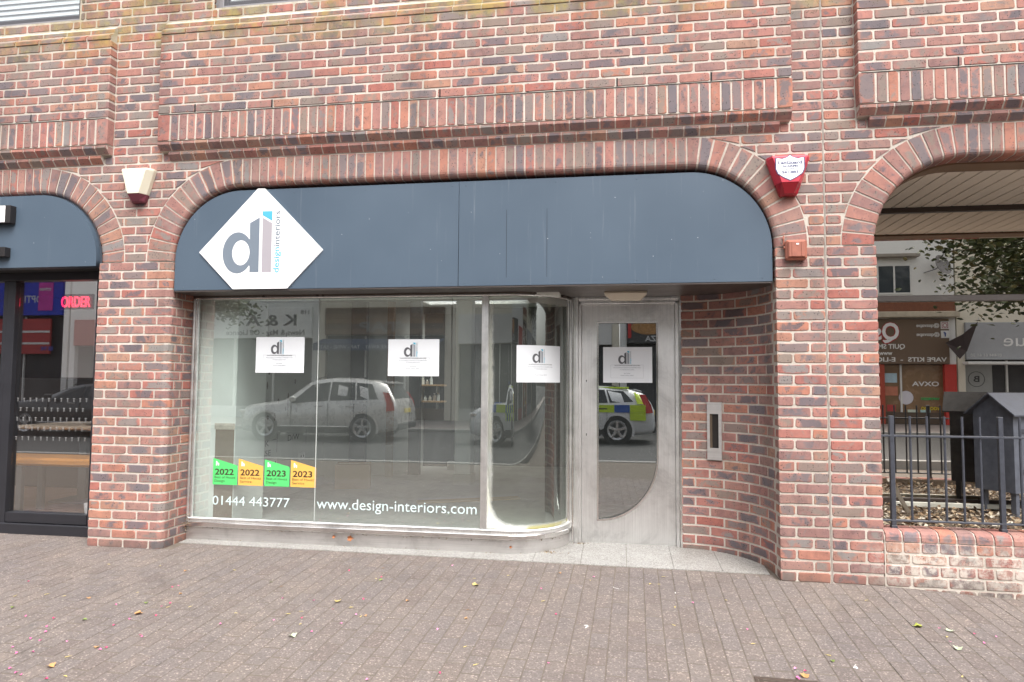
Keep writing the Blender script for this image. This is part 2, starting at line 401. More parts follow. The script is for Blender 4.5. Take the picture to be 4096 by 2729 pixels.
# ------------------------------------------------------------------ mesh helpers
class MB:
    """collects geometry (world coordinates unless said otherwise) and links it as ONE mesh object"""
    def __init__(self):
        self.v, self.f, self.uv, self.mi = [], [], [], []
    def add(self, v, f, uv=None, mi=0):
        o = len(self.v)
        self.v += [tuple(p) for p in v]
        for k, q in enumerate(f):
            self.f.append(tuple(i + o for i in q))
            self.uv.append(uv[k] if uv else None)
            self.mi.append(mi)
        return self
    def box(self, x0, x1, y0, y1, z0, z1, c=0.0, mi=0):
        if c <= 0:
            v = [(x, y, z) for z in (z0, z1) for y in (y0, y1) for x in (x0, x1)]
            f = [(0, 2, 3, 1), (4, 5, 7, 6), (0, 1, 5, 4), (2, 6, 7, 3), (0, 4, 6, 2), (1, 3, 7, 5)]
            return self.add(v, f, None, mi)
        c = min(c, (x1 - x0) * .45, (y1 - y0) * .45, (z1 - z0) * .45)
        v, idx = [], {}
        for sx in (0, 1):
            for sy in (0, 1):
                for sz in (0, 1):
                    X, Y, Z = (x0, x1)[sx], (y0, y1)[sy], (z0, z1)[sz]
                    ix, iy, iz = (c, -c)[sx], (c, -c)[sy], (c, -c)[sz]
                    for a in range(3):
                        idx[(sx, sy, sz, a)] = len(v)
                        v.append((X + (0 if a == 0 else ix), Y + (0 if a == 1 else iy), Z + (0 if a == 2 else iz)))
        f = []
        def q(*ks):
            f.append(tuple(idx[k] for k in ks))
        for s in (0, 1):
            q((s, 0, 0, 0), (s, 1, 0, 0), (s, 1, 1, 0), (s, 0, 1, 0))
            q((0, s, 0, 1), (0, s, 1, 1), (1, s, 1, 1), (1, s, 0, 1))
            q((0, 0, s, 2), (1, 0, s, 2), (1, 1, s, 2), (0, 1, s, 2))
            for t in (0, 1):
                q((s, t, 0, 0), (s, t, 1, 0), (s, t, 1, 1), (s, t, 0, 1))
                q((s, 0, t, 0), (s, 1, t, 0), (s, 1, t, 2), (s, 0, t, 2))
                q((0, s, t, 1), (1, s, t, 1), (1, s, t, 2), (0, s, t, 2))
                for w in (0, 1):
                    if True:
                        pass
        for sx in (0, 1):
            for sy in (0, 1):
                for sz in (0, 1):
                    q((sx, sy, sz, 0), (sx, sy, sz, 1), (sx, sy, sz, 2))
        return self.add(v, f, None, mi)
    def obox(self, c, ax, ay, az, hx, hy, hz, ch=0.0):
        """box with its own axes"""
        t = MB().box(-hx, hx, -hy, hy, -hz, hz, ch)
        c, ax, ay, az = Vector(c), Vector(ax), Vector(ay), Vector(az)
        return self.add([c + ax * p[0] + ay * p[1] + az * p[2] for p in t.v], t.f)
    def prism(self, poly, y0, y1, axis='y', mi=0, caps=True):
        n = len(poly)
        def P(a, b, d):
            return (a, d, b) if axis == 'y' else ((a, b, d) if axis == 'z' else (d, a, b))
        v = [P(a, b, y0) for a, b in poly] + [P(a, b, y1) for a, b in poly]
        f = [(i, (i + 1) % n, n + (i + 1) % n, n + i) for i in range(n)]
        if caps:
            f += [tuple(range(n))[::-1], tuple(range(n, 2 * n))]
        return self.add(v, f, None, mi)
    def tube(self, pts, r, n=8, caps=True):
        pts = [Vector(p) for p in pts]
        rr = r if isinstance(r, (list, tuple)) else [r] * len(pts)
        v = []
        up = None
        for i, p in enumerate(pts):
            d = (pts[min(i + 1, len(pts) - 1)] - pts[max(i - 1, 0)]).normalized()
            if up is None:
                up = Vector((0, 0, 1)) if abs(d.z) < .9 else Vector((1, 0, 0))
            a = d.cross(up).normalized()
            b = a.cross(d).normalized()
            up = b
            v += [p + (a * math.cos(2 * PI * k / n) + b * math.sin(2 * PI * k / n)) * rr[i] for k in range(n)]
        f = [(i * n + k, i * n + (k + 1) % n, (i + 1) * n + (k + 1) % n, (i + 1) * n + k) for i in range(len(pts) - 1) for k in range(n)]
        if caps:
            f += [tuple(range(n))[::-1], tuple(range((len(pts) - 1) * n, len(pts) * n))]
        return self.add(v, f)
    def lathe(self, prof, c, axis, n=24):
        """prof: (radius, along) pairs around an axis through c"""
        ax = Vector(axis).normalized()
        a = ax.orthogonal().normalized()
        b = ax.cross(a)
        c = Vector(c)
        v = [c + ax * h + (a * math.cos(2 * PI * k / n) + b * math.sin(2 * PI * k / n)) * r for r, h in prof for k in range(n)]
        f = [(i * n + k, i * n + (k + 1) % n, (i + 1) * n + (k + 1) % n, (i + 1) * n + k) for i in range(len(prof) - 1) for k in range(n)]
        return self.add(v, f)
    def sweep(self, path, prof, closed=True, uv=False):
        """path: list of (x, y, nx, ny); prof: list of (d, z): d outwards along the normal"""
        m = len(prof)
        v = [(x + nx * d, y + ny * d, z) for x, y, nx, ny in path for d, z in prof]
        f, uvs = [], []
        L = len(path) - 1
        for i in range(L):
            for k in range(m if closed else m - 1):
                k2 = (k + 1) % m
                f.append((i * m + k, (i + 1) * m + k, (i + 1) * m + k2, i * m + k2))
                u0, u1, w0, w1 = i / L, (i + 1) / L, k / max(1, m - 1), (k + 1) / max(1, m - 1)
                uvs.append([(u0, w0), (u1, w0), (u1, w1), (u0, w1)])
        if closed:
            f += [tuple(range(m)), tuple(range(L * m, L * m + m))[::-1]]
            uvs += [None, None]
        return self.add(v, f, uvs if uv else None)
    def mesh(self, name, mats, smooth=False):
        me = bpy.data.meshes.new(name)
        me.from_pydata(self.v, [], self.f)
        if not isinstance(mats, (list, tuple)):
            mats = [mats]
        for m in mats:
            me.materials.append(m)
        if len(mats) > 1:
            me.polygons.foreach_set('material_index', self.mi)
        if any(u is not None for u in self.uv):
            l = me.uv_layers.new(name='UVMap')
            flat = []
            for q, u in zip(self.f, self.uv):
                for j in range(len(q)):
                    flat += list(u[j]) if u else [0.5, 0.5]
            l.data.foreach_set('uv', flat)
        if smooth:
            me.polygons.foreach_set('use_smooth', [True] * len(me.polygons))
        me.update()
        return me
    def obj(self, name, mats, parent=None, smooth=False):
        return link(name, self.mesh(name, mats, smooth), parent)

def link(name, me, parent=None, loc=None, rot=None):
    o = bpy.data.objects.new(name, me)
    col.objects.link(o)
    if loc is not None:
        o.location = loc
    if rot is not None:
        o.rotation_euler = rot
    if parent is not None:
        o.parent = parent
        if parent.type == 'EMPTY':
            o.matrix_parent_inverse = Matrix.Translation(-Vector(parent.location))
    return o

def tag(o, label=None, cat=None, group=None, kind=None):
    for k, v in (('label', label), ('category', cat), ('group', group), ('kind', kind)):
        if v:
            o[k] = v
    return o

def thing(name, label, cat, loc=(0, 0, 0), group=None):
    o = bpy.data.objects.new(name, None)
    o.empty_display_size = 0.1
    o.location = loc
    col.objects.link(o)
    return tag(o, label, cat, group)

def plate(outer, holes, M, thick):
    """flat plate cut from 2D outlines (local xy), extruded along local z by thick, moved by matrix M -> mesh data (unlinked)"""
    cu = bpy.data.curves.new('outline', 'CURVE')
    cu.dimensions = '2D'
    cu.fill_mode = 'BOTH'
    cu.extrude = thick / 2
    for pts in [outer] + list(holes):
        sp = cu.splines.new('POLY')
        sp.points.add(len(pts) - 1)
        for p, q in zip(sp.points, pts):
            p.co = (q[0], q[1], 0, 1)
        sp.use_cyclic_u = True
    ob = bpy.data.objects.new('outline', cu)
    me = bpy.data.meshes.new_from_object(ob)
    me.transform(M @ Matrix.Translation((0, 0, thick / 2)))
    bpy.data.objects.remove(ob)
    bpy.data.curves.remove(cu)
    return me

def plate_obj(name, outer, holes, M, thick, mat, parent=None):
    me = plate(outer, holes, M, thick)
    me.materials.clear()
    me.materials.append(mat)
    return link(name, me, parent)

# local x -> world x, local y -> world z, local z -> world -y (towards the street)
def face_street(x=0, y=0, z=0):
    return Matrix(((1, 0, 0, x), (0, 0, -1, y), (0, 1, 0, z), (0, 0, 0, 1)))
# the same for the far side of the road, facing +y
def face_back(x=0, y=0, z=0):
    return Matrix(((-1, 0, 0, x), (0, 0, 1, y), (0, 1, 0, z), (0, 0, 0, 1)))

def text_mesh(body, size, M, mat, thick=0.001, width=None, align='LEFT', bold=0.0, spacing=1.0):
    cu = bpy.data.curves.new('lettering', 'FONT')
    cu.body = body
    cu.size = size
    cu.extrude = thick / 2
    cu.offset = bold * size
    cu.align_x = align
    cu.space_character = spacing
    cu.resolution_u = 3
    ob = bpy.data.objects.new('lettering', cu)
    me = bpy.data.meshes.new_from_object(ob)
    bpy.data.objects.remove(ob)
    bpy.data.curves.remove(cu)
    if width and len(me.vertices):
        xs = [v.co.x for v in me.vertices]
        s = width / max(1e-6, max(xs) - min(xs))
        me.transform(Matrix.Diagonal((s, 1, 1, 1)))
        if align == 'LEFT':
            me.transform(Matrix.Translation((-min(xs) * s, 0, 0)))
    me.transform(M @ Matrix.Translation((0, 0, thick / 2)))
    me.materials.clear()
    me.materials.append(mat)
    return me

def text_obj(name, body, size, M, mat, parent=None, **k):
    return link(name, text_mesh(body, size, M, mat, **k), parent)

def project_area(p):
    d = Vector(p) - CAM
    z = d.dot(C_F)
    if z < 0.3:
        return None
    return (d.dot(C_R) / z, d.dot(C_U) / z, z)

def in_view(p, mx=0.77, my=0.515):
    q = project_area(p)
    return q is not None and abs(q[0]) < mx and abs(q[1]) < my

def ground_z(x, y):
    z = -0.068 + 0.04 * max(y, -3.0) + 0.02 * min(0, max(-1.5, y + 3.0)) - 0.055 * max(0.0, min(x, 3.0) - 0.3)
    return z

# ------------------------------------------------------------------ bricks
CO = 0.075      # course height
ST = 0.225      # stretcher pitch

def poly_brick(poly, depth=0.06, b=0.004, jit=0.0017, r=rng):
    """convex outline in local (x, z), face at y=0 looking to -y"""
    n = len(poly)
    cx = sum(p[0] for p in poly) / n
    cz = sum(p[1] for p in poly) / n
    x0, x1 = min(p[0] for p in poly), max(p[0] for p in poly)
    z0, z1 = min(p[1] for p in poly), max(p[1] for p in poly)
    P = [(p[0] + r.uniform(-jit, jit), p[1] + r.uniform(-jit, jit)) for p in poly]
    def ins(p):
        d = math.hypot(p[0] - cx, p[1] - cz) or 1
        dx, dz = cx - p[0], cz - p[1]
        return (p[0] + b * (1 if dx > 0 else -1) * min(1, abs(dx) * 30), p[1] + b * (1 if dz > 0 else -1) * min(1, abs(dz) * 60))
    I = [ins(p) for p in P]
    fy = r.uniform(-0.0012, 0.0012)
    v = [(p[0], fy, p[1]) for p in I] + [(p[0], 0.0045, p[1]) for p in P] + [(p[0], depth, p[1]) for p in P]
    f = [tuple(range(n))]
    f += [(i, n + i, n + (i + 1) % n, (i + 1) % n) for i in range(n)]
    f += [(n + i, 2 * n + i, 2 * n + (i + 1) % n, n + (i + 1) % n) for i in range(n)]
    w, h = max(1e-5, x1 - x0), max(1e-5, z1 - z0)
    uv = [[((v[i][0] - x0) / w, (v[i][2] - z0) / h) for i in q] for q in f]
    return v, f, uv

def octo(x0, x1, z0, z1, r=rng):
    c = [r.uniform(0.004, 0.013) for _ in range(4)]
    p = [(x0 + c[0], z0), (x1 - c[1], z0), (x1, z0 + c[1] * .8), (x1, z1 - c[2] * .8), (x1 - c[2], z1), (x0 + c[3], z1), (x0, z1 - c[3] * .8), (x0, z0 + c[0] * .8)]
    if x1 - x0 > 0.15:
        t, s = r.uniform(.35, .65), r.uniform(.35, .65)
        p.insert(5, (x0 + (x1 - x0) * s, z1 + r.uniform(-.0035, .0015)))
        p.insert(1, (x0 + (x1 - x0) * t, z0 + r.uniform(-.0015, .0035)))
    return p

def clip_poly(poly, px, pz, nx, nz):
    """keep the side where (p - P).n >= 0"""
    out = []
    for i in range(len(poly)):
        a, b = poly[i], poly[(i + 1) % len(poly)]
        da = (a[0] - px) * nx + (a[1] - pz) * nz
        db = (b[0] - px) * nx + (b[1] - pz) * nz
        if da >= 0:
            out.append(a)
        if (da >= 0) != (db >= 0):
            t = da / (da - db)
            out.append((a[0] + (b[0] - a[0]) * t, a[1] + (b[1] - a[1]) * t))
    return out

_pool = {}
def std_brick(w, h, depth):
    """a small pool of shared meshes for each standard size, centred on the face"""
    k = (round(w, 4), round(h, 4), round(depth, 3))
    if k not in _pool:
        _pool[k] = []
        for i in range(6):
            _pool[k].append(poly_brick(octo(-w / 2, w / 2, -h / 2, h / 2), depth))
    g = rng.choice(_pool[k])
    return k, g

_std_mesh = {}
def brick_mesh(g):
    if id(g) not in _std_mesh:
        _std_mesh[id(g)] = MB().add(*g).mesh('brick', M_BRICK)
    return _std_mesh[id(g)]

BRICKS = []     # (centre, size, geometry in local or world coordinates, is_local)
def put_std(cx, y, cz, w, h, depth=0.06):
    k, g = std_brick(w, h, depth)
    BRICKS.append(((cx, y, cz), w * h, g, True))

def put_poly(poly, y, depth=0.06):
    v, f, uv = poly_brick(poly, depth)
    cx = sum(p[0] for p in poly) / len(poly)
    cz = sum(p[1] for p in poly) / len(poly)
    a = 0.0
    for i in range(len(poly)):
        a += poly[i][0] * poly[(i + 1) % len(poly)][1] - poly[(i + 1) % len(poly)][0] * poly[i][1]
    v = [(p[0] - cx, p[1], p[2] - cz) for p in v]
    BRICKS.append(((cx, y, cz), abs(a) / 2, (v, f, uv), True))

def path_brick(pf, s0, s1, z0, z1, nseg, depth=0.06, view=1.0):
    """brick that follows a plan curve; pf(s) -> x, y, nx, ny"""
    b = 0.0035
    v, f, uv = [], [], []
    for i in range(nseg + 1):
        s = s0 + (s1 - s0) * i / nseg
        si = min(max(s, s0 + b), s1 - b)
        j = [rng.uniform(-.001, .001) for _ in range(2)]
        x, y, nx, ny = pf(si)
        xo, yo, nxo, nyo = pf(s)
        v += [(x, y, z0 + b + j[0]), (x, y, z1 - b + j[1]),
              (xo - nxo * .0045, yo - nyo * .0045, z0 + j[0]), (xo - nxo * .0045, yo - nyo * .0045, z1 + j[1]),
              (xo - nxo * depth, yo - nyo * depth, z0), (xo - nxo * depth, yo - nyo * depth, z1)]
    for i in range(nseg):
        a, c = i * 6, (i + 1) * 6
        for k0, k1 in ((0, 1), (2, 0), (1, 3), (4, 2), (3, 5)):
            f.append((a + k0, c + k0, c + k1, a + k1))
            u0, u1 = i / nseg, (i + 1) / nseg
            w0, w1 = (0, 1) if (k0, k1) == (0, 1) else ((0, 0) if k0 in (2, 4) else (1, 1))
            uv.append([(u0, w0), (u1, w0), (u1, w1), (u0, w1)])
    for e in (0, nseg * 6):
        f += [(e, e + 2, e + 3, e + 1), (e + 2, e + 4, e + 5, e + 3)]
        uv += [[(0, 0), (0, 0), (0, 1), (0, 1)]] * 2
    m = v[(nseg // 2) * 6]
    BRICKS.append(((m[0], m[1], (z0 + z1) / 2), (s1 - s0) * (z1 - z0) * view, (v, f, uv), False))

# ------------------------------------------------------------------ plan curves
def seg_path(parts):
    """parts: ('l', x0, y0, x1, y1, nx, ny) or ('a', cx, cy, r, a0, a1, sgn); returns f(s), total length, break points"""
    L = []
    for p in parts:
        L.append(math.hypot(p[3] - p[1], p[4] - p[2]) if p[0] == 'l' else abs(p[5] - p[4]) * p[3])
    br = [0.0]
    for l in L:
        br.append(br[-1] + l)
    def f(s):
        for i, p in enumerate(parts):
            if s <= br[i + 1] + 1e-9 or i == len(parts) - 1:
                t = (s - br[i]) / L[i]
                if p[0] == 'l':
                    return (p[1] + (p[3] - p[1]) * t, p[2] + (p[4] - p[2]) * t, p[5], p[6])
                a = p[4] + (p[5] - p[4]) * t
                return (p[1] + p[3] * math.cos(a), p[2] + p[3] * math.sin(a), p[6] * math.cos(a), p[6] * math.sin(a))
    return f, br[-1], br

# bullnosed corner of the pier on the left of the shop window, then its return
PF_L, PF_L_LEN, PF_L_BR = seg_path([('l', -5.705, 0, -5.09, 0, 0, -1), ('a', -5.09, 0.05, 0.05, -PI / 2, 0, 1), ('l', -5.04, 0.05, -5.04, 0.36, 1, 0)])
# concave wall from the door frame to the front pier
PF_R, PF_R_LEN, PF_R_BR = seg_path([('a', -0.94, 0.10, 0.60, PI / 2, 0, -1), ('l', -0.34, 0.10, -0.34, 0.0, -1, 0)])

ARCHES = [(-10.0, -6.30), (-4.44, -0.94), (0.935, 5.0)]     # centres of the quarter circles, spring line at 2.25
ZS, R_IN, R_OUT = 2.25, 0.60, 0.825
J = 0.0125

def clip_arches(poly):
    """cut a wall brick at the outer line of the arch rings"""
    for a, b in ARCHES:
        cx = sum(p[0] for p in poly) / len(poly)
        cz = sum(p[1] for p in poly) / len(poly)
        rr = R_OUT + 0.006
        for c, side in ((a, -1), (b, 1)):
            if (cx - c) * side > 0 and abs(cx - c) < R_OUT + 0.3:
                if all(math.hypot(p[0] - c, p[1] - ZS) >= rr for p in poly):
                    continue
                # chord: use the ring point nearest to the brick centre
                d = math.hypot(cx - c, cz - ZS)
                ins = [p for p in poly if math.hypot(p[0] - c, p[1] - ZS) < rr]
                qx = sum(p[0] for p in ins) / len(ins)
                qz = sum(p[1] for p in ins) / len(ins)
                mx, mz = (qx + cx) / 2, (qz + cz) / 2
                ang = math.atan2(mz - ZS, mx - c)
                nx, nz = math.cos(ang), math.sin(ang)
                poly = clip_poly(poly, c + nx * (rr + .002), ZS + nz * (rr + .002), nx, nz)
                if len(poly) < 3:
                    return None
        if a < cx < b and cz < ZS + R_OUT:
            return None
    return poly

def course(row, x0, x1, y, odd, gauge0=0.0, depth=0.06, clip=False, vjoints=(), end_brick=0):
    """one stretcher course between x0 and x1; gauge0 = perpend position of odd rows"""
    z0, z1 = row * CO + J / 2, (row + 1) * CO - J / 2
    off = gauge0 + (0 if odd else ST / 2)
    k0 = math.floor((x0 - off) / ST) - 1
    cuts = [x0]
    k = k0
    while True:
        p = off + k * ST
        k += 1
        if p > x1 - 0.03:
            break
        if p > x0 + 0.03:
            cuts.append(p + rng.uniform(-.003, .003))
    cuts.append(x1)
    for vj in vjoints:
        if x0 < vj < x1 and min(abs(c - vj) for c in cuts) > 0.02:
            cuts.append(vj)
        else:
            cuts = [vj if abs(c - vj) <= 0.02 else c for c in cuts]
    cuts.sort()
    for i in range(len(cuts) - 1):
        a = cuts[i] + (J / 2 if i > 0 else 0)
        b = cuts[i + 1] - (J / 2 if i < len(cuts) - 2 else 0)
        if b - a < 0.012:
            continue
        if clip:
            # cut bricks keep a crisp outline
            poly = [(a, z0), (b, z0), (b, z1), (a, z1)]
            q = clip_arches(poly)
            if q is None:
                continue
            ar = abs(sum(q[t][0] * q[(t + 1) % len(q)][1] - q[(t + 1) % len(q)][0] * q[t][1] for t in range(len(q)))) / 2
            if ar < 0.0006:
                continue
            if q != poly:
                put_poly(q, y, depth)
                continue
        w = round((b - a) / 0.004) * 0.004
        put_std((a + b) / 2, y, (z0 + z1) / 2, w, z1 - z0, depth)

BAYS = [(-8.2, -5.62), (-5.16, -0.218), (0.22, 2.6)]
BAY_Y = -0.075
G_L, G_R = -5.608, 0.0
# piers up to the spring line
for row in range(-3, 30):
    odd = row % 2 != 0
    z0, z1 = row * CO + J / 2, (row + 1) * CO - J / 2
    # pier beside the cafe: flat bricks, then one that turns the bullnosed corner
    xs = [-5.608, -5.383, -5.158] if odd else [-5.495, -5.27]
    course(row, -5.705, xs[-1] - J / 2, 0.0, odd, G_L)
    sa = xs[-1] + J / 2 + 5.705
    sb = PF_L_BR[2] + (0.105 if odd else 0.03)
    path_brick(PF_L, sa, sb, z0, z1, 8, 0.045)
    path_brick(PF_L, sb + J, min(sb + J + (0.215 if odd else 0.1), PF_L_LEN), z0, z1, 1, 0.045, 0.3)
    if not odd:
        path_brick(PF_L, sb + 2 * J + 0.1, PF_L_LEN, z0, z1, 1, 0.045, 0.3)
    # pier by the railing with its straight movement joint
    cuts = [-0.335, -0.225, 0.0, 0.225, 0.335] if odd else [-0.335, -0.1125, 0.0, 0.1125, 0.335]
    for i in range(4):
        a = cuts[i] + (J / 2 if i else 0)
        b = cuts[i + 1] - (J / 2 if i < 3 else 0)
        a += 0.002 if cuts[i] == 0.0 else 0
        b -= 0.002 if cuts[i + 1] == 0.0 else 0
        put_std((a + b) / 2, 0.0, (z0 + z1) / 2, round(b - a, 3), z1 - z0, 0.10)
    # concave wall
    if row < 27:
        s = 0.0 if odd else -0.1125
        sE = PF_R_LEN - 0.108
        while s < sE - 0.02:
            a, b = max(0.004, s + J / 2), min(sE, s + ST - J / 2)
            blk = False
            if b - a > 0.03 and not blk:
                path_brick(PF_R, a, b, z0, z1, 5, 0.05, 0.8)
            s += ST
# spandrels between the arches
for row in range(30, 41):
    odd = row % 2 != 0
    course(row, -6.6, -4.3, 0.0, odd, G_L, clip=True)
    course(row, -1.2, 1.2, 0.0, odd, G_R, clip=True, vjoints=(0.0,))
# wall strips between the projecting bays
for row in range(41, 62):
    odd = row % 2 != 0
    e = 0.075 if row == 41 else 0.0
    if row < 55:
        course(row, BAYS[0][1] - e + 0.004, BAYS[1][0] + e - 0.004, 0.0, odd, G_L)
        course(row, BAYS[1][1] - e + 0.004, BAYS[2][0] + e - 0.004, 0.0, odd, G_R, vjoints=(0.0,))
    else:
        course(row, -5.985, -4.76, 0.0, odd, G_L)
        course(row, -3.915, -0.2, 0.0, odd, G_L)
        if row < 58:
            course(row, -8.0, -5.99, 0.0, odd, G_L)
            course(row, -4.755, -3.92, 0.0, odd, G_L)
        if row < 57:
            course(row, -0.19, 2.4, 0.0, odd, G_R, vjoints=(0.0,))
# projecting bays
for row in range(46, 55):
    odd = row % 2 != 0
    course(row, -8.0, -5.62, BAY_Y, odd, -5.62 - 0.1075, 0.075)
    course(row, -5.16, -0.218, BAY_Y, not odd, -5.16 + 0.1075, 0.075)
    course(row, 0.22, 2.4, BAY_Y, odd, 0.22 + 0.1075, 0.075)

# ------------------------------------------------------------------ the brick building
bld = thing('brick_building', 'red multi-stock brick building with arched shop openings and cream mortar', 'building', (-2.7, 0.0, -0.07))
cand = []
for i, (c, a, g, loc) in enumerate(BRICKS):
    q = project_area(c)
    vis = in_view(c, 0.79, 0.53)
    cand.append((a / (q[2] ** 2) if vis else 0.0, i))
cand.sort(reverse=True)
single = set(i for s, i in cand[:300])
rest = MB()
for i, (c, a, g, loc) in enumerate(BRICKS):
    if i in single:
        if loc:
            link('brick', brick_mesh(g), bld, c)
        else:
            v = [(p[0] - c[0], p[1] - c[1], p[2] - c[2]) for p in g[0]]
            link('brick', MB().add(v, g[1], g[2]).mesh('brick', M_BRICK), bld, c)
    else:
        if loc:
            rest.add([(p[0] + c[0], p[1] + c[1], p[2] + c[2]) for p in g[0]], g[1], g[2])
        else:
            rest.add(*g)
tag(rest.obj('brickwork', M_BRICK, bld), kind='stuff')

# mortar beds behind the bricks
mo = MB()
arcL = [(-5.09 + 0.0455 * math.cos(R(a)), 0.05 + 0.0455 * math.sin(R(a))) for a in range(-90, 1, 15)]
mo.prism([(-5.702, 0.0045)] + arcL + [(-5.0445, 0.36), (-5.702, 0.36)], -0.35, ZS - 0.005, 'z')
arcR = [(-0.94 + 0.6045 * math.cos(R(a)), 0.10 + 0.6045 * math.sin(R(a))) for a in range(90, -1, -6)]
mo.prism(arcR + [(-0.3305, 0.0045), (0.3305, 0.0045), (0.3305, 0.34), (0.0, 0.345), (0.0, 0.95), (-0.94, 0.95)], -0.35, ZS - 0.005, 'z')
# wall sheet above the arches
def zlow(x):
    for a, b in ARCHES:
        if a - 0.80 < x < b + 0.80:
            if x < a:
                return ZS + math.sqrt(max(0, 0.64 - (x - a) ** 2))
            if x > b:
                return ZS + math.sqrt(max(0, 0.64 - (x - b) ** 2))
            return ZS + 0.80
    return ZS - 0.0045
xs = [-8.4 + 0.02 * i for i in range(int((2.8 + 8.4) / 0.02) + 1)]
for x0, x1 in zip(xs[:-1], xs[1:]):
    za, zb = zlow(x0), zlow(x1)
    top = 4.36 if (x1 < -5.99 or -4.755 < x0 and x1 < -3.92) else 4.80
    mo.add([(x0, 0.0045, za), (x1, 0.0045, zb), (x1, 0.0045, top), (x0, 0.0045, top)], [(0, 1, 2, 3)])
for a, b in BAYS:
    mo.box(a + 0.0045, b - 0.0045, BAY_Y + 0.0045, 0.02, 3.2285, 4.122)
    mo.prism([(BAY_Y + 0.006, 3.222), (BAY_Y + 0.006, 3.196), (BAY_Y + 0.040, 3.153), (0.02, 3.153), (0.02, 3.2285)], a + 0.006, b - 0.006, 'x')
    mo.prism([(BAY_Y + 0.043, 3.153), (BAY_Y + 0.043, 3.121), (0.0, 3.080), (0.02, 3.080), (0.02, 3.153)], a + 0.081, b - 0.081, 'x')
    mo.prism([(BAY_Y + 0.006, 4.12), (BAY_Y + 0.006, 4.155), (BAY_Y + 0.040, 4.192), (-0.03, 4.198), (-0.03, 4.235), (0.004, 4.268), (0.02, 4.268), (0.02, 4.12)], a + 0.006, b - 0.006, 'x')
mo.obj('mortar', M_MORTAR, bld)

# arch rings: bullnosed bricks on end
def vous_profile():
    p = [(R_OUT - 0.002, 0.0), (R_IN + 0.045, 0.0)]
    for k in range(1, 5):
        t = R(22.5 * k)
        p.append((R_IN + 0.045 - 0.042 * math.sin(t), 0.042 - 0.042 * math.cos(t)))
    p += [(R_IN + 0.003, 0.16), (R_OUT - 0.002, 0.16)]
    return p
def voussoir(da_in, da_out, arc=True, r=rng):
    """arc: half widths given as tangential size at the inner and outer ring; local frame: ring centre at origin, brick towards +z"""
    v, f = [], []
    pr = vous_profile()
    ex = r.uniform(-.003, .003)
    for s in (-1, 1):
        for rad, y in pr:
            t = (rad - R_IN) / (R_OUT - R_IN)
            hw = da_in + (da_out - da_in) * t + r.uniform(-.0008, .0008)
            zz = rad + (ex if rad > R_OUT - 0.01 else 0)
            v.append((s * hw, y + r.uniform(-.0007, .0007), zz))
    n = len(pr)
    f = [(i, (i + 1) % n, n + (i + 1) % n, n + i) for i in range(n)] + [tuple(range(n))[::-1], tuple(range(n, 2 * n))]
    uv = [[((0.0 if k < n else 1.0), (v[k][2] - R_IN) / 0.225) for k in q] for q in f]
    return MB().add(v, f, uv).mesh('voussoir', M_BRICK)
NV = 13
v_arc = [voussoir(0.0292, 0.0425) for _ in range(8)]
v_str = [voussoir(0.0312, 0.0314) for _ in range(8)]
mring = MB()
mp = [(R_OUT + 0.004, 0.0048), (R_IN + 0.045, 0.0048)] + [(R_IN + 0.045 - 0.0385 * math.sin(R(22.5 * k)), 0.0435 - 0.0385 * math.cos(R(22.5 * k))) for k in range(1, 5)] + [(R_IN + 0.0065, 0.34)]
for ai, (a, b) in enumerate(ARCHES):
    if ai != 0:
        for k in range(NV):
            t = (k + 0.5) / NV * 90.0
            link('voussoir', rng.choice(v_arc), bld, (a, 0, ZS), (0, R(t - 90.0), 0))
    if ai != 2:
        for k in range(NV):
            t = (k + 0.5) / NV * 90.0
            link('voussoir', rng.choice(v_arc), bld, (b, 0, ZS), (0, R(90.0 - t), 0))
    n = round((b - a) / 0.0748)
    for k in range(n):
        x = a + (b - a) * (k + 0.5) / n
        if -8.0 < x < 2.4:
            link('voussoir', rng.choice(v_str), bld, (x, 0, ZS))
    line = [(a, R(180 - 90 * k / 20)) for k in range(21)] + [(b, R(90 - 90 * k / 20)) for k in range(21)]
    v, f, m = [], [], len(mp)
    for cx, an in line:
        v += [(cx + rad * math.cos(an), y, ZS + rad * math.sin(an)) for rad, y in mp]
    for i in range(len(line) - 1):
        for k in range(m - 1):
            f.append((i * m + k, (i + 1) * m + k, (i + 1) * m + k + 1, i * m + k + 1))
    mring.add(v, f)
mring.obj('mortar', M_MORTAR, bld)

# soldier courses, corbelled headers and weathered copings of the bays
s_mesh = [MB().add(*poly_brick(octo(-0.0315, 0.0315, -0.1065, 0.1065), 0.075)).mesh('soldier_brick', M_BRICK) for _ in range(8)]
s_end = MB().add(*poly_brick(octo(-0.052, 0.052, -0.1075, 0.1075), 0.075)).mesh('soldier_brick', M_BRICK)
def extr_brick(prof, w, name, r=rng):
    v = []
    for s in (-1, 1):
        for y, z in prof:
            v.append((s * w / 2 + r.uniform(-.001, .001), y + r.uniform(-.0008, .0008), z + r.uniform(-.0008, .0008)))
    n = len(prof)
    f = [(i, (i + 1) % n, n + (i + 1) % n, n + i) for i in range(n)] + [tuple(range(n))[::-1], tuple(range(n, 2 * n))]
    uv = [[((0.0 if k < n else 1.0), v[k][2] / 0.065) for k in q] for q in f]
    return MB().add(v, f, uv).mesh(name, M_BRICK)
k_mesh = [extr_brick([(0, 0.065), (0, 0.044), (0.036, 0.0), (0.08, 0.0), (0.08, 0.065)], 0.1025, 'corbel_brick') for _ in range(6)]
c_mesh = [extr_brick([(0, 0.0), (0, 0.030), (0.006, 0.036), (0.042, 0.065), (0.09, 0.065), (0.09, 0.0)], 0.215, 'coping_brick') for _ in range(6)]
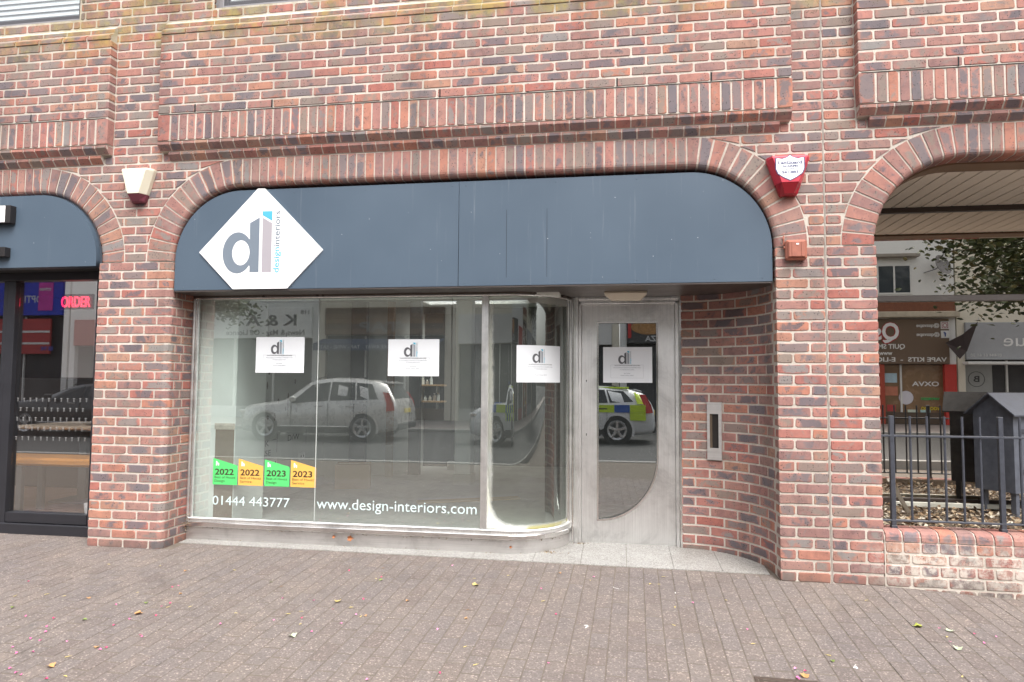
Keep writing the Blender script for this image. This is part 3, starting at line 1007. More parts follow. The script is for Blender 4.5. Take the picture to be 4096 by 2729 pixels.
for bi, (a, b) in enumerate(BAYS):
    lo, hi = max(a, -8.0), min(b, 2.4)
    ends = []
    x = a
    if bi != 0:
        link('soldier_brick', s_end, bld, (a + 0.052, BAY_Y, 3.3375)); lo = a + 0.114
    if bi != 2:
        link('soldier_brick', s_end, bld, (b - 0.052, BAY_Y, 3.3375)); hi = b - 0.114
    n = max(1, round((hi - lo) / 0.0745))
    for k in range(n):
        link('soldier_brick', rng.choice(s_mesh), bld, (lo + (hi - lo) * (k + 0.5) / n, BAY_Y, 3.3375))
    for rowz, yy, inset in ((3.155, BAY_Y, 0.0), (3.0815, BAY_Y + 0.037, 0.075)):
        lo2, hi2 = max(a + inset, -8.0), min(b - inset, 2.4)
        n = round((hi2 - lo2) / 0.1125)
        for k in range(n):
            link('corbel_brick', rng.choice(k_mesh), bld, (lo2 + (hi2 - lo2) * (k + 0.5) / n, yy, rowz))
    if bi < 2:
        for rowz, yy, o in ((4.127, BAY_Y - 0.004, 0.0), (4.202, BAY_Y + 0.043, 0.0)):
            n = round((min(b, 0) - max(a, -7.0)) / 0.225)
            l0 = max(a, -7.0)
            st = (min(b, 0) - l0) / n
            for k in range(n):
                xx = l0 + st * (k + 0.5) + (o if k < n - 1 else 0)
                if in_view((xx, yy, rowz), 0.82, 0.56):
                    link('coping_brick', rng.choice(c_mesh), bld, (xx, yy, rowz))
# straight sealant joint beside the alarm, weep slots and the slip membrane edge
mj = MB()
for k in range(60):
    dx = 0.002 * math.sin(k * 1.7) + 0.0015 * math.sin(k * 0.6)
    mj.box(dx - 0.005, dx + 0.005, 0.0005 + 0.001 * math.sin(k), 0.02, -0.12 + k * 0.0755, -0.12 + (k + 1) * 0.0755 - 0.0005)
mj.obj('movement_joint', pm('grey_sealant', (0.30, 0.265, 0.235), 0.8, var=0.35, scale=9), bld)
wj = M_SEAM
for x in (-4.83, -4.16, -3.46, -2.78, -2.10, -1.44, -0.77, 0.86, 1.3, -5.9, -6.35):
    MB().box(x - 0.005, x + 0.005, BAY_Y - 0.0008, BAY_Y + 0.01, 3.456, 3.518).obj('weep_slot', wj, bld)
for a, b in BAYS:
    MB().box(a + 0.02, b - 0.02, BAY_Y - 0.001, BAY_Y + 0.01, 3.446, 3.4485).obj('membrane_edge', wj, bld)

# upper windows
def upper_window(x0, x1, label_blind):
    y = 0.07
    w = MB()
    w.box(x0, x0 + 0.055, y, y + 0.06, 4.35, 5.2, 0.004)
    w.box(x1 - 0.055, x1, y, y + 0.06, 4.35, 5.2, 0.004)
    w.box(x0 + 0.055, x1 - 0.055, y, y + 0.06, 4.35, 4.415, 0.004)
    w.box(x0 - 0.01, x1 + 0.01, y - 0.05, y + 0.05, 4.325, 4.349, 0.003)
    fr = w.obj('window', pm('grey_upvc', (0.24, 0.23, 0.24), 0.4), bld)
    sx0, sx1 = x0 + 0.055, x1 - 0.055
    s = MB()
    s.box(sx0, sx0 + 0.035, y + 0.01, y + 0.05, 4.416, 5.2, 0.003)
    s.box(sx1 - 0.035, sx1, y + 0.01, y + 0.05, 4.416, 5.2, 0.003)
    s.box(sx0 + 0.035, sx1 - 0.035, y + 0.01, y + 0.05, 4.416, 4.452, 0.003)
    s.obj('sash', pm('grey_upvc_dark', (0.075, 0.072, 0.08), 0.4), fr)
    MB().box(sx0 + 0.035, sx1 - 0.035, y + 0.025, y + 0.031, 4.452, 5.2).obj('pane', M_GLASS_UP, fr)
    bl = MB()
    for k in range(16):
        z = 4.45 + k * 0.05
        bl.add([(sx0, y + 0.075, z), (sx1, y + 0.075, z), (sx1, y + 0.09, z + 0.045), (sx0, y + 0.09, z + 0.045)], [(0, 1, 2, 3)])
    bl.obj('blind', pm('white_blind', (0.80, 0.80, 0.79), 0.6), fr)
    MB().box(x0 + 0.02, x1 - 0.02, y + 0.35, y + 0.37, 4.3, 5.3).obj('curtain', pm('white_blind', (0.80, 0.80, 0.79), 0.6), fr)
upper_window(-8.1, -5.99, '')
upper_window(-4.755, -3.92, '')
# ------------------------------------------------------------------ pavement
TH = 0.02
ex, ey = (math.cos(TH), -math.sin(TH)), (math.sin(TH), math.cos(TH))
PO = (-1.264, 0.0)
def pav(u, v):
    return (PO[0] + ex[0] * u + ey[0] * v, PO[1] + ex[1] * u + ey[1] * v)
def granite_front(x):
    return 0.155 - 0.0175 * (x + 2.3)
base = MB()
xs = [-30, -12, -8, -6, -4, -2, 0, 0.3, 1, 2, 3, 5, 9, 25]
ys = [2.0, 0.5, 0, -1, -2, -3, -4.5, -6.6]
for i in range(len(xs) - 1):
    for j in range(len(ys) - 1):
        q = [(xs[i], ys[j]), (xs[i], ys[j + 1]), (xs[i + 1], ys[j + 1]), (xs[i + 1], ys[j])]
        base.add([(x, y, ground_z(x, y) - 0.0022) for x, y in q], [(0, 1, 2, 3)])
pavement = tag(base.obj('pavement', pm('joint_sand', (0.140, 0.115, 0.094), 0.95, var=0.4, scale=14, bump=0.6, bscale=300)), 'grey block paving running along the shop fronts', 'pavement', kind='structure')
PV = []
DU, DV = (0.5, 0.8), (-1.78, -1.48)
PU, PL = 0.1, 0.2
for i in range(-64, 40):
    for k in range(-36, 10):
        u = PU * (i + 0.5)
        v = PL * (k + 0.5) + (PL / 2 if i % 2 else 0)
        x, y = pav(u, v)
        v0, v1 = v - PL / 2, v + PL / 2
        # trim at the granite edge and the walls
        gx = granite_front(x) if -5.0 < x < -0.36 else (0.24 if x < -5.7 else (0.0 if x > -0.36 else 0.02))
        if y - 0.1 > gx:
            continue
        lim = (gx - PO[1] - ex[1] * u) / ey[1]
        v1 = min(v1, lim - 0.004)
        if DU[0] < u < DU[1]:
            if v0 < DV[1] < v1:
                v0 = DV[1]
            elif v0 < DV[0] < v1:
                v1 = DV[0]
            elif v0 >= DV[0] and v1 <= DV[1]:
                continue
        if v1 - v0 < 0.02:
            continue
        if y < -4.4:
            continue
        PV.append((u, v0, v1, x, y))
_pm = {}
def paver_geo(L, var):
    k = (round(L, 2), var)
    if k not in _pm:
        w, l, c, h = 0.0945 / 2, (L - 0.0105) / 2, 0.0022, 0.003
        r = random.Random(var * 31 + int(L * 1000))
        j = lambda: r.uniform(-.0009, .0009)
        o = [(-w + j(), -l + j()), (w + j(), -l + j()), (w + j(), l + j()), (-w + j(), l + j())]
        v = [(x * (1 - c / w), y * (1 - c / l), 0.0) for x, y in o] + [(x, y, -h) for x, y in o] + [(x, y, -0.03) for x, y in o]
        f = [(0, 1, 2, 3)] + [(i, 4 + i, 4 + (i + 1) % 4, (i + 1) % 4) for i in range(4)] + [(4 + i, 8 + i, 8 + (i + 1) % 4, 4 + (i + 1) % 4) for i in range(4)]
        _pm[k] = (v, f, {})
    return _pm[k]
cand = []
for n, (u, v0, v1, x, y) in enumerate(PV):
    q = project_area((x, y, ground_z(x, y)))
    vis = q is not None and abs(q[0]) < 0.78 and abs(q[1]) < 0.53
    cand.append(((v1 - v0) / (q[2] ** 3) if vis else 0, n))
cand.sort(reverse=True)
single = set(n for s, n in cand[:300])
rest = MB()
_pmesh = {}
for n, (u, v0, v1, x, y) in enumerate(PV):
    L = round(v1 - v0, 2)
    x, y = pav(u, (v0 + v1) / 2)
    va = rng.randrange(6)
    v, f, _ = paver_geo(max(0.03, L), va)
    dz = rng.uniform(-0.0010, 0.0014)
    gz = ground_z(x, y)
    sy = (ground_z(x, y + 0.05) - ground_z(x, y - 0.05)) / 0.1 + rng.uniform(-.006, .006)
    sx = (ground_z(x + 0.05, y) - ground_z(x - 0.05, y)) / 0.1 + rng.uniform(-.01, .01)
    if n in single:
        key = (round(L, 2), va)
        if key not in _pmesh:
            _pmesh[key] = MB().add(v, f).mesh('paver', M_PAVER)
        link('paver', _pmesh[key], pavement, (x, y, gz + dz), (math.atan(sy), -math.atan(sx), -TH))
    else:
        ct, stt = math.cos(-TH), math.sin(-TH)
        rest.add([(x + p[0] * ct - p[1] * stt, y + p[0] * stt + p[1] * ct, gz + dz + p[2] + p[0] * sx + p[1] * sy) for p in v], f)
tag(rest.obj('paving', M_PAVER, pavement), kind='stuff')

# granite slabs of the threshold
slab_x = [-5.03, -4.5, -4.0, -3.5, -3.0, -2.55, -2.08, -1.72, -1.38, -1.04, -0.70, -0.38]
gs = thing('granite_threshold', 'pale grey granite slabs in front of the shop door and window', 'threshold', (-2.6, 0.3, -0.07))
for i in range(len(slab_x) - 1):
    a, b = slab_x[i] + 0.0015, slab_x[i + 1] - 0.0015
    ya, yb = granite_front(a), granite_front(b)
    yt = 0.33 if b < -2.5 else 0.80
    zf = lambda x, y: -0.068 + 0.04 * y + 0.003
    v = [(a, ya, zf(a, ya)), (b, yb, zf(b, yb)), (b, yt, zf(b, yt)), (a, yt, zf(a, yt))]
    v2 = [(p[0], p[1], p[2] - 0.04) for p in v]
    MB().add(v + v2, [(0, 1, 2, 3), (0, 4, 5, 1), (1, 5, 6, 2), (3, 2, 6, 7), (0, 3, 7, 4)]).obj('slab', M_GRANITE, gs)
# cast iron drain cover, laid in line with the blocks
du, dv = (DU[0] + DU[1]) / 2, (DV[0] + DV[1]) / 2
dx, dy = pav(du, dv)
dr = thing('drain_cover', 'small square cast iron drain cover set in the paving', 'drain cover', (dx, dy, ground_z(dx, dy)))
RUST = pm('cast_iron', (0.085, 0.062, 0.05), 0.75, metal=0.3, var=0.4, scale=30)
def drain_part(name, boxes, mat):
    m = MB()
    for a, b, c, d, z0, z1, ch in boxes:
        m.box(a, b, c, d, z0, z1, ch)
    m.v = [(lambda q: (q[0], q[1], ground_z(*q) + p[2]))(pav(du + p[0], dv + p[1])) for p in m.v]
    return m.obj(name, mat, dr)
hu, hv = (DU[1] - DU[0]) / 2 - 0.004, (DV[1] - DV[0]) / 2 - 0.004
bx_ = []
for s_ in (-1, 1):
    bx_.append((-hu, hu, s_ * (hv - 0.008) - 0.008, s_ * (hv - 0.008) + 0.008, -0.03, 0.002, 0.002))
    bx_.append((s_ * (hu - 0.008) - 0.008, s_ * (hu - 0.008) + 0.008, -hv + 0.0165, hv - 0.0165, -0.03, 0.002, 0.002))
drain_part('frame', bx_, RUST)
bx_ = []
n = 7
for i in range(n):
    t = -hu + 0.03 + (2 * hu - 0.06) * i / (n - 1)
    bx_.append((t - 0.011, t + 0.011, -hv + 0.018, hv - 0.018, -0.02, -0.001, 0.002))
    t = -hv + 0.03 + (2 * hv - 0.06) * i / (n - 1)
    bx_.append((-hu + 0.018, hu - 0.018, t - 0.011, t + 0.011, -0.02, -0.0018, 0.002))
drain_part('grating', bx_, RUST)
drain_part('base', [(-hu, hu, -hv, hv, -0.06, -0.031, 0)], M_SEAM)

# ------------------------------------------------------------------ fascia of the empty shop
FY = 0.028
def fascia_outline(x0, x1, zb, zt, r):
    n = 24
    p = [(x0, zb)]
    if r[0]:
        p += [(x0 + r[0] - r[0] * math.cos(R(90 * k / n)), zt - r[0] + r[0] * math.sin(R(90 * k / n))) for k in range(n + 1)]
    else:
        p += [(x0, zt)]
    if r[1]:
        p += [(x1 - r[1] + r[1] * math.sin(R(90 * k / n)), zt - r[1] + r[1] * math.cos(R(90 * k / n))) for k in range(n + 1)]
    else:
        p += [(x1, zt)]
    p += [(x1, zb)]
    return p
fas = thing('shop_fascia', 'long blank slate blue fascia panel with rounded ends under the middle arch', 'fascia', (-2.69, FY, 2.01))
plate_obj('panel', fascia_outline(-5.030, -2.647, 2.012, 2.822, (0.572, 0)), [], face_street(0, FY + 0.03, 0), 0.03, M_FASCIA, fas)
plate_obj('panel', fascia_outline(-2.643, -0.350, 2.012, 2.822, (0, 0.572)), [], face_street(0, FY + 0.03, 0), 0.03, M_FASCIA, fas)
plate_obj('carcass', fascia_outline(-5.018, -0.362, 2.015, 2.805, (0.56, 0.56)), [], face_street(0, FY + 0.29, 0), 0.258, pm('fascia_back', (0.03, 0.033, 0.04), 0.7), fas)
for x in (-2.272, -1.964):
    MB().box(x - 0.0012, x + 0.0012, FY - 0.0008, FY + 0.004, 2.07, 2.59).obj('seam', M_SEAM, fas)
scr = MB().lathe([(0.0, 0.0), (0.0035, 0.0), (0.0055, 0.0015), (0.0055, 0.003)], (0, 0, 0), (0, 1, 0), 10).mesh('screw_head', M_FASCIA)
for x in (-4.95, -4.0, -3.4, -2.70, -2.59, -1.9, -1.3, -0.75, -0.42):
    for z in (2.035, 2.79):
        if z > 2.5 and (x < -4.5 or x > -0.9):
            continue
        link('screw_head', scr, fas, (x, FY - 0.0022, z))
# dark soffit that covers the recess
arc_s = [(-0.94 + 0.596 * math.cos(R(a)), 0.10 + 0.596 * math.sin(R(a))) for a in range(0, 91, 6)]
MB().prism([(-5.035, FY + 0.004), (-0.352, FY + 0.004), (-0.345, 0.1)] + arc_s + [(-0.95, 0.86), (-5.035, 0.86)], 1.999, 2.0105, 'z').obj('soffit', pm('soffit_brown', (0.075, 0.062, 0.058), 0.35, var=0.2), fas)

# ------------------------------------------------------------------ diamond logo board
M_LOGO_W = pm('sign_white', (0.88, 0.885, 0.895), 0.30, var=0.015)
M_LOGO_B = pm('sign_slate', (0.165, 0.20, 0.245), 0.4, var=0.03)
M_LOGO_G = pm('sign_mauve_grey', (0.36, 0.335, 0.365), 0.4, var=0.03)
M_LOGO_C = pm('sign_cyan', (0.08, 0.40, 0.54), 0.4, var=0.03)
LOGO0 = (-4.6, 2.141)
def ell(cx, cy, rx, ry, n=40, rev=False):
    q = [(cx + rx * math.cos(2 * PI * k / n), cy + ry * math.sin(2 * PI * k / n)) for k in range(n)]
    return q[::-1] if rev else q
def logo(parent, Mx, s, mats, th, letters=True):
    """the d-l mark: local units of the big sign (metres from its lower left corner) scaled by s"""
    S = Mx @ Matrix.Diagonal((s, s, 1, 1))
    T = lambda pts: [(x - LOGO0[0], z - LOGO0[1]) for x, z in pts]
    bowl = ell(-4.470, 2.308, 0.130, 0.168)
    stem = [(-4.364, 2.148), (-4.283, 2.147), (-4.285, 2.592), (-4.369, 2.548)]
    # outline of the d: bowl and stem joined along one edge
    o = []
    for k in range(61):
        a = R(40 + (322 - 40) * k / 60)
        o.append((-4.470 + 0.130 * math.cos(a), 2.308 + 0.168 * math.sin(a)))
    o += [(-4.362, 2.196), (-4.362, 2.148), (-4.283, 2.147), (-4.285, 2.592), (-4.369, 2.548), (-4.366, 2.42)]
    plate_obj('letter', T(o), [T(ell(-4.441, 2.308, 0.076, 0.102))], S, th, mats[0], parent)
    plate_obj('letter', T([(-4.257, 2.147), (-4.176, 2.146), (-4.177, 2.543), (-4.260, 2.590)]), [], S, th, mats[1], parent)
    plate_obj('accent', T([(-4.261, 2.608), (-4.176, 2.560), (-4.177, 2.640), (-4.262, 2.641)]), [], S, th, mats[2], parent)
    if letters:
        Rz = Matrix.Rotation(R(90), 4, 'Z')
        a = text_mesh('design', 0.070, S @ Matrix.Translation((-4.110 - LOGO0[0], 2.141 - LOGO0[1], 0)) @ Rz, mats[2], th, width=0.205, bold=0.012)
        b = text_mesh('interiors', 0.070, S @ Matrix.Translation((-4.110 - LOGO0[0], 2.352 - LOGO0[1], 0)) @ Rz, mats[3 if len(mats) > 3 else 1], th, width=0.288, bold=0.012)
        link('lettering', a, parent)
        link('lettering', b, parent)
lg = thing('logo_sign', 'white diamond sign board with grey and blue logo on the slate fascia', 'sign', (-4.27, 0.01, 2.015))
dia = [(-4.503, 2.014), (-4.037, 2.013), (-3.742, 2.318), (-4.250, 2.827), (-4.309, 2.828), (-4.809, 2.320)]
plate_obj('board', dia, [], face_street(0, 0.0275, 0), 0.012, M_LOGO_W, lg)
logo(lg, face_street(LOGO0[0], 0.0155, LOGO0[1]), 1.0, (M_LOGO_B, M_LOGO_G, M_LOGO_C, M_LOGO_B), 0.0012)

# ------------------------------------------------------------------ shop window with the curved corner
WY = 0.31
PW, PW_LEN, PW_BR = seg_path([('l', -5.036, WY, -2.32, WY, 0, -1), ('a', -2.32, 0.79, 0.48, -PI / 2, R(-6), 1)])
def wpath(s0, s1, n_arc=20):
    ss = sorted(set([s0, s1] + [s for s in [PW_BR[1] + (PW_LEN - PW_BR[1]) * k / n_arc for k in range(n_arc + 1)] if s0 < s < s1]))
    return [PW(s) for s in ss]
win = thing('shop_window', 'empty shop window with stainless frame and a curved glass corner by the door', 'shop window', (-3.4, WY, -0.06))
full = wpath(0.0, PW_LEN)
MB().sweep(full, [(-0.03, -0.12), (0.0, -0.12), (0.0, 0.056), (-0.03, 0.056)]).obj('plinth', M_PLINTH, win)
MB().sweep(full, [(-0.03, 0.0575), (0.020, 0.0575), (0.024, 0.0615), (0.024, 0.090), (0.020, 0.0945), (-0.03, 0.0945)]).obj('sill', M_STEEL_H, win)
MB().sweep(full, [(-0.03, 0.0955), (0.006, 0.0955), (0.006, 0.122), (-0.002, 0.130), (-0.03, 0.130)]).obj('bottom_rail', M_STEEL, win)
MB().sweep(full, [(-0.03, 1.972), (0.002, 1.972), (0.006, 1.976), (0.006, 1.984), (-0.03, 1.984)]).obj('top_rail', M_STEEL_H, win)
MB().sweep(full, [(-0.03, 1.985), (0.012, 1.985), (0.012, 1.9985), (-0.03, 1.9985)]).obj('head_frame', pm('head_bronze', (0.17, 0.145, 0.125), 0.3, metal=0.7), win)
# left jamb: three slim channels
for a, b, y0, y1, mm in ((-5.036, -5.022, WY - 0.012, WY + 0.03, M_STEEL), (-5.0215, -5.008, WY - 0.002, WY + 0.03, M_STEEL_H), (-5.0075, -4.996, WY + 0.006, WY + 0.03, M_STEEL)):
    MB().box(a, b, y0, y1, 0.131, 1.971, 0.002).obj('jamb', mm, win)
MB().box(-2.515, -2.461, WY - 0.004, WY + 0.035, 0.131, 1.971, 0.003).obj('mullion', M_STEEL, win)
GO = -0.018
def pane(s0, s1, mat, n=20):
    p = wpath(s0, s1, n)
    m = MB()
    tot = [0.0]
    for i in range(1, len(p)):
        tot.append(tot[-1] + math.hypot(p[i][0] - p[i - 1][0], p[i][1] - p[i - 1][1]))
    v, f, uv = [], [], []
    for x, y, nx, ny in p:
        v += [(x + nx * GO, y + ny * GO, 0.131), (x + nx * GO, y + ny * GO, 1.971)]
    for i in range(len(p) - 1):
        f.append((2 * i, 2 * i + 2, 2 * i + 3, 2 * i + 1))
        u0, u1 = tot[i] / tot[-1], tot[i + 1] / tot[-1]
        uv.append([(u0, 0), (u1, 0), (u1, 1), (u0, 1)])
    return m.add(v, f, uv).obj('pane', mat, win, smooth=True)
sx = lambda x: x + 5.036
pane(sx(-4.996), sx(-3.905), M_GLASS)
pane(sx(-3.901), sx(-2.515), M_GLASS)
cp = pane(sx(-2.461), PW_LEN - 0.012, M_GLASS_CURVE, 28)
cp['label'] = 'curved pane with milky white delaminated edge'
MB().box(-3.9052, -3.9008, WY + 0.014, WY + 0.024, 0.131, 1.971).obj('glass_joint', pm('silicone', (0.55, 0.58, 0.56), 0.4), win)
# polished channels between the curved glass and the door frame
ex_, ey_, enx, eny = PW(PW_LEN)
for k, (a, b, y0, mm) in enumerate(((-1.862, -1.846, 0.728, M_STEEL_H), (-1.8445, -1.826, 0.742, M_STEEL), (-1.8245, -1.812, 0.735, M_STEEL_H), (-1.8105, -1.796, 0.728, M_STEEL))):
    MB().box(a, b, y0, 0.80, -0.04, 1.998, 0.002).obj('channel', mm, win)

# ------------------------------------------------------------------ steel door
door = thing('shop_door', 'stainless steel shop door with tall glass panel curved at the bottom', 'door', (-1.36, 0.76, -0.04))
MB().box(-1.795, -1.771, 0.700, 0.80, -0.045, 1.998, 0.002).obj('frame', M_STEEL, door)
MB().box(-1.770, -1.7445, 0.722, 0.80, -0.045, 1.963, 0.003).obj('frame', M_STEEL, door)
MB().box(-0.9755, -0.947, 0.722, 0.80, -0.045, 1.963, 0.003).obj('frame', M_STEEL, door)
MB().box(-0.946, -0.9245, 0.700, 0.80, -0.045, 1.998, 0.002).obj('frame', M_STEEL_H, door)
MB().box(-1.770, -0.947, 0.704, 0.80, 1.976, 1.998, 0.002).obj('frame', M_STEEL, door)
MB().box(-1.7695, -0.9475, 0.722, 0.80, 1.9425, 1.9755, 0.003).obj('frame', M_STEEL, door)
LX0, LX1, LZ0, LZ1, LY = -1.7415, -0.9785, -0.036, 1.9385, 0.755
hole = [(-1.609, 1.788), (-1.609, 0.150)]
hole += [(-1.609 + 0.488 * math.sin(R(90 * k / 28)), 0.672 - 0.522 * math.cos(R(90 * k / 28))) for k in range(1, 29)]
hole += [(-1.121, 1.788)]
leaf = plate_obj('leaf', [(LX0, LZ0), (LX1, LZ0), (LX1, LZ1), (LX0, LZ1)], [hole], face_street(0, LY + 0.04, 0), 0.04, M_STEEL, door)
def inset(pts, d):
    n = len(pts)
    out = []
    for i in range(n):
        a, b, c = Vector(pts[i - 1]), Vector(pts[i]), Vector(pts[(i + 1) % n])
        e1, e2 = (b - a).normalized(), (c - b).normalized()
        n1, n2 = Vector((-e1.y, e1.x)), Vector((-e2.y, e2.x))
        m = (n1 + n2)
        m = m / max(0.3, m.dot(n1) if m.length else 1)
        out.append((b.x + m.x * d, b.y + m.y * d))
    return out
area = sum(hole[i][0] * hole[(i + 1) % len(hole)][1] - hole[(i + 1) % len(hole)][0] * hole[i][1] for i in range(len(hole)))
hp = hole if area > 0 else hole[::-1]
plate_obj('glazing_bead', inset(hp, -0.008), [inset(hp, 0.007)], face_street(0, LY + 0.004, 0), 0.010, M_STEEL_H, door)
plate_obj('pane', inset(hp, 0.002), [], face_street(0, LY + 0.022, 0), 0.004, M_GLASS_DOOR, door)
for z in (1.301, 0.853):
    k = MB()
    k.lathe([(0.0, 0.0), (0.0045, 0.0)], (-1.704, LY - 0.0008, z), (0, 1, 0), 12)
    k.box(-1.7062, -1.7018, LY - 0.001, LY, z - 0.014, z)
    k.obj('keyhole', M_SEAM, door)

# wedge-shaped light under the soffit
ln = thing('soffit_light', 'cream wedge shaped light fitting on the soffit above the door', 'light', (-1.38, 0.42, 1.998))
v = [(-1.545, 0.36, 1.997), (-1.215, 0.36, 1.997), (-1.215, 0.50, 1.997), (-1.545, 0.50, 1.997),
     (-1.545, 0.36, 1.985), (-1.215, 0.36, 1.985), (-1.215, 0.50, 1.985), (-1.545, 0.50, 1.985),
     (-1.490, 0.395, 1.935), (-1.262, 0.395, 1.935), (-1.262, 0.465, 1.935), (-1.490, 0.465, 1.935)]
MB().add(v[:8], [(0, 1, 2, 3), (0, 4, 5, 1), (1, 5, 6, 2), (2, 6, 7, 3), (3, 7, 4, 0), (4, 7, 6, 5)]).obj('base', pm('cream_plastic_rim', (0.50, 0.44, 0.35), 0.5), ln)
MB().add([(p[0], p[1], p[2] - 0.0008) for p in v[4:]], [(0, 4, 5, 1), (1, 5, 6, 2), (2, 6, 7, 3), (3, 7, 4, 0), (4, 7, 6, 5)]).obj('diffuser', pm('cream_plastic', (0.72, 0.66, 0.54), 0.45), ln)

# letter slot in the concave wall
lb = thing('letter_box', 'tall grey steel letter slot set in the curved brick wall', 'letter box', (-0.68, 0.60, 0.68))
th = math.asin((-0.678 + 0.94) / 0.60)
nx, ny = -math.sin(th), -math.cos(th)
cx, cy = -0.94 + 0.592 * math.sin(th), 0.10 + 0.592 * math.cos(th)
tx, ty = math.cos(th), -math.sin(th)
Mlb = Matrix(((tx, 0, nx, cx), (ty, 0, ny, cy), (0, 1, 0, 0.905), (0, 0, 0, 1)))
plate_obj('surround', [(-0.058, -0.228), (0.058, -0.228), (0.058, 0.228), (-0.058, 0.228)], [[(-0.036, -0.135), (-0.036, 0.135), (0.034, 0.135), (0.034, -0.135)]], Mlb @ Matrix.Translation((0, 0, -0.006)), 0.016, M_PLINTH, lb)
bx = MB()
bx.add([Mlb @ Vector(p) for p in ((-0.036, -0.135, -0.005), (0.034, -0.135, -0.005), (0.034, 0.135, -0.005), (-0.036, 0.135, -0.005))], [(0, 1, 2, 3)])
bx.obj('slot', pm('slot_dark', (0.016, 0.012, 0.010), 0.8), lb)
ff = MB()
ff.add([Mlb @ Vector(p) for p in ((-0.036, -0.135, 0.009), (-0.020, -0.135, -0.004), (-0.020, 0.135, -0.004), (-0.036, 0.135, 0.009))], [(0, 1, 2, 3)])
ff.obj('flap', pm('flap_rust', (0.10, 0.07, 0.045), 0.6, var=0.5, scale=20), lb)

# ------------------------------------------------------------------ alarm sounders and the junction box
def alarm(name, label, cx, z0, z1, wt, wb, m_top, m_low, split, lean=0.0):
    """tapered faceted box, wide at the top"""
    t = thing(name, label, 'alarm box', (cx, 0.0, z0))
    def ring(z, s, inset):
        k = (z - z0) / (z1 - z0)
        hw = (wb + (wt - wb) * k) / 2 * s
        hw2 = max(0.01, hw - 0.03)
        d = inset
        return [(cx - hw, -0.001, z), (cx - hw, -0.035, z), (cx - hw2, d, z), (cx + hw2, d, z), (cx + hw, -0.035, z), (cx + hw, -0.001, z)]
    zs = [(z0, 0.9, -0.05), (z0 + 0.012, 1.0, -0.062), (split, 1.0, -0.095), (z1 - 0.02, 1.0, -0.095), (z1 - 0.004, 0.97, -0.085), (z1, 0.90, -0.07)]
    def shell(lv, nm, mt):
        v = []
        for q in lv:
            v += ring(*q)
        f = [(i * 6 + k, i * 6 + k + 1, (i + 1) * 6 + k + 1, (i + 1) * 6 + k) for i in range(len(lv) - 1) for k in range(5)]
        f += [tuple(range(6)), tuple(range((len(lv) - 1) * 6, len(lv) * 6))[::-1]]
        MB().add(v, f).obj(nm, mt, t)
    shell(zs[2:], 'cover', m_top)
    shell([zs[0], zs[1], (split - 0.002, 1.01, -0.094)], 'lens', m_low)
    return t
alarm('alarm_box', 'cream and maroon alarm box on the brick pier beside the cafe', -5.345, 2.735, 3.012, 0.29, 0.12, pm('cream_cover', (0.74, 0.70, 0.56), 0.4, var=0.04), pm('maroon_lens', (0.155, 0.035, 0.055), 0.3), 2.80)
ra = alarm('alarm_box', 'red alarm box with a white shield label reading LanGuard', -0.248, 2.605, 2.885, 0.30, 0.115, pm('red_cover', (0.55, 0.035, 0.065), 0.35, var=0.05), pm('red_lens', (0.28, 0.008, 0.018), 0.18), 2.69)
shield = [(-0.088, 0.062), (-0.075, 0.064), (-0.05, 0.058), (-0.02, 0.068), (0.0, 0.082), (0.02, 0.068), (0.05, 0.058), (0.075, 0.064), (0.088, 0.062), (0.088, -0.01), (0.075, -0.04), (0.04, -0.065), (0.0, -0.085), (-0.04, -0.065), (-0.075, -0.04), (-0.088, -0.01)]
shield = [(x * 1.12, y * 1.12) for x, y in shield]
Ms = face_street(-0.248, -0.0955, 2.792)
plate_obj('shield_border', [(x * 1.0, y) for x, y in shield], [], Ms, 0.001, pm('navy_print', (0.05, 0.06, 0.16), 0.4), ra)
plate_obj('shield_label', [(x * 0.93, y * 0.93) for x, y in shield], [], face_street(-0.248, -0.0966, 2.792), 0.001, M_LOGO_W, ra)
for body, size, dz, w in (('LanGuard', 0.031, 0.024, 0.158), ('ALARMS', 0.020, 0.002, 0.105), ('(01273)', 0.011, -0.016, 0.055), ('561883', 0.025, -0.042, 0.110)):
    text_obj('lettering', body, size, face_street(-0.248 - w / 2, -0.0977, 2.792 + dz), pm('navy_print', (0.05, 0.06, 0.16), 0.4), ra, thick=0.0006, width=w, bold=0.03)
jb = thing('junction_box', 'small brick red electrical junction box under the red alarm', 'junction box', (-0.203, 0.0, 2.15))
M_JB = pm('old_red_box', (0.33, 0.115, 0.075), 0.55, var=0.35, scale=22)
MB().box(-0.275, -0.132, -0.05, -0.001, 2.150, 2.292, 0.012).obj('body', M_JB, jb)
MB().box(-0.262, -0.145, -0.066, -0.050, 2.165, 2.280, 0.010).obj('lid', M_JB, jb)
for x in (-0.235, -0.172):
    MB().box(x - 0.004, x + 0.004, -0.069, -0.066, 2.172, 2.274, 0.001).obj('rib', M_JB, jb)
MB().box(-0.21, -0.192, -0.0695, -0.0685, 2.252, 2.262).obj('sticker', M_LOGO_W, jb)
MB().tube([(-0.283, -0.02, 2.26), (-0.284, -0.025, 2.30), (-0.279, -0.012, 2.325)], 0.006, 6).obj('conduit', M_JB, jb)
MB().lathe([(0.0, 0.0), (0.011, 0.0), (0.011, 0.02), (0.0, 0.02)], (-0.284, -0.022, 2.24), (1, 0, 0), 10).obj('gland', M_JB, jb)

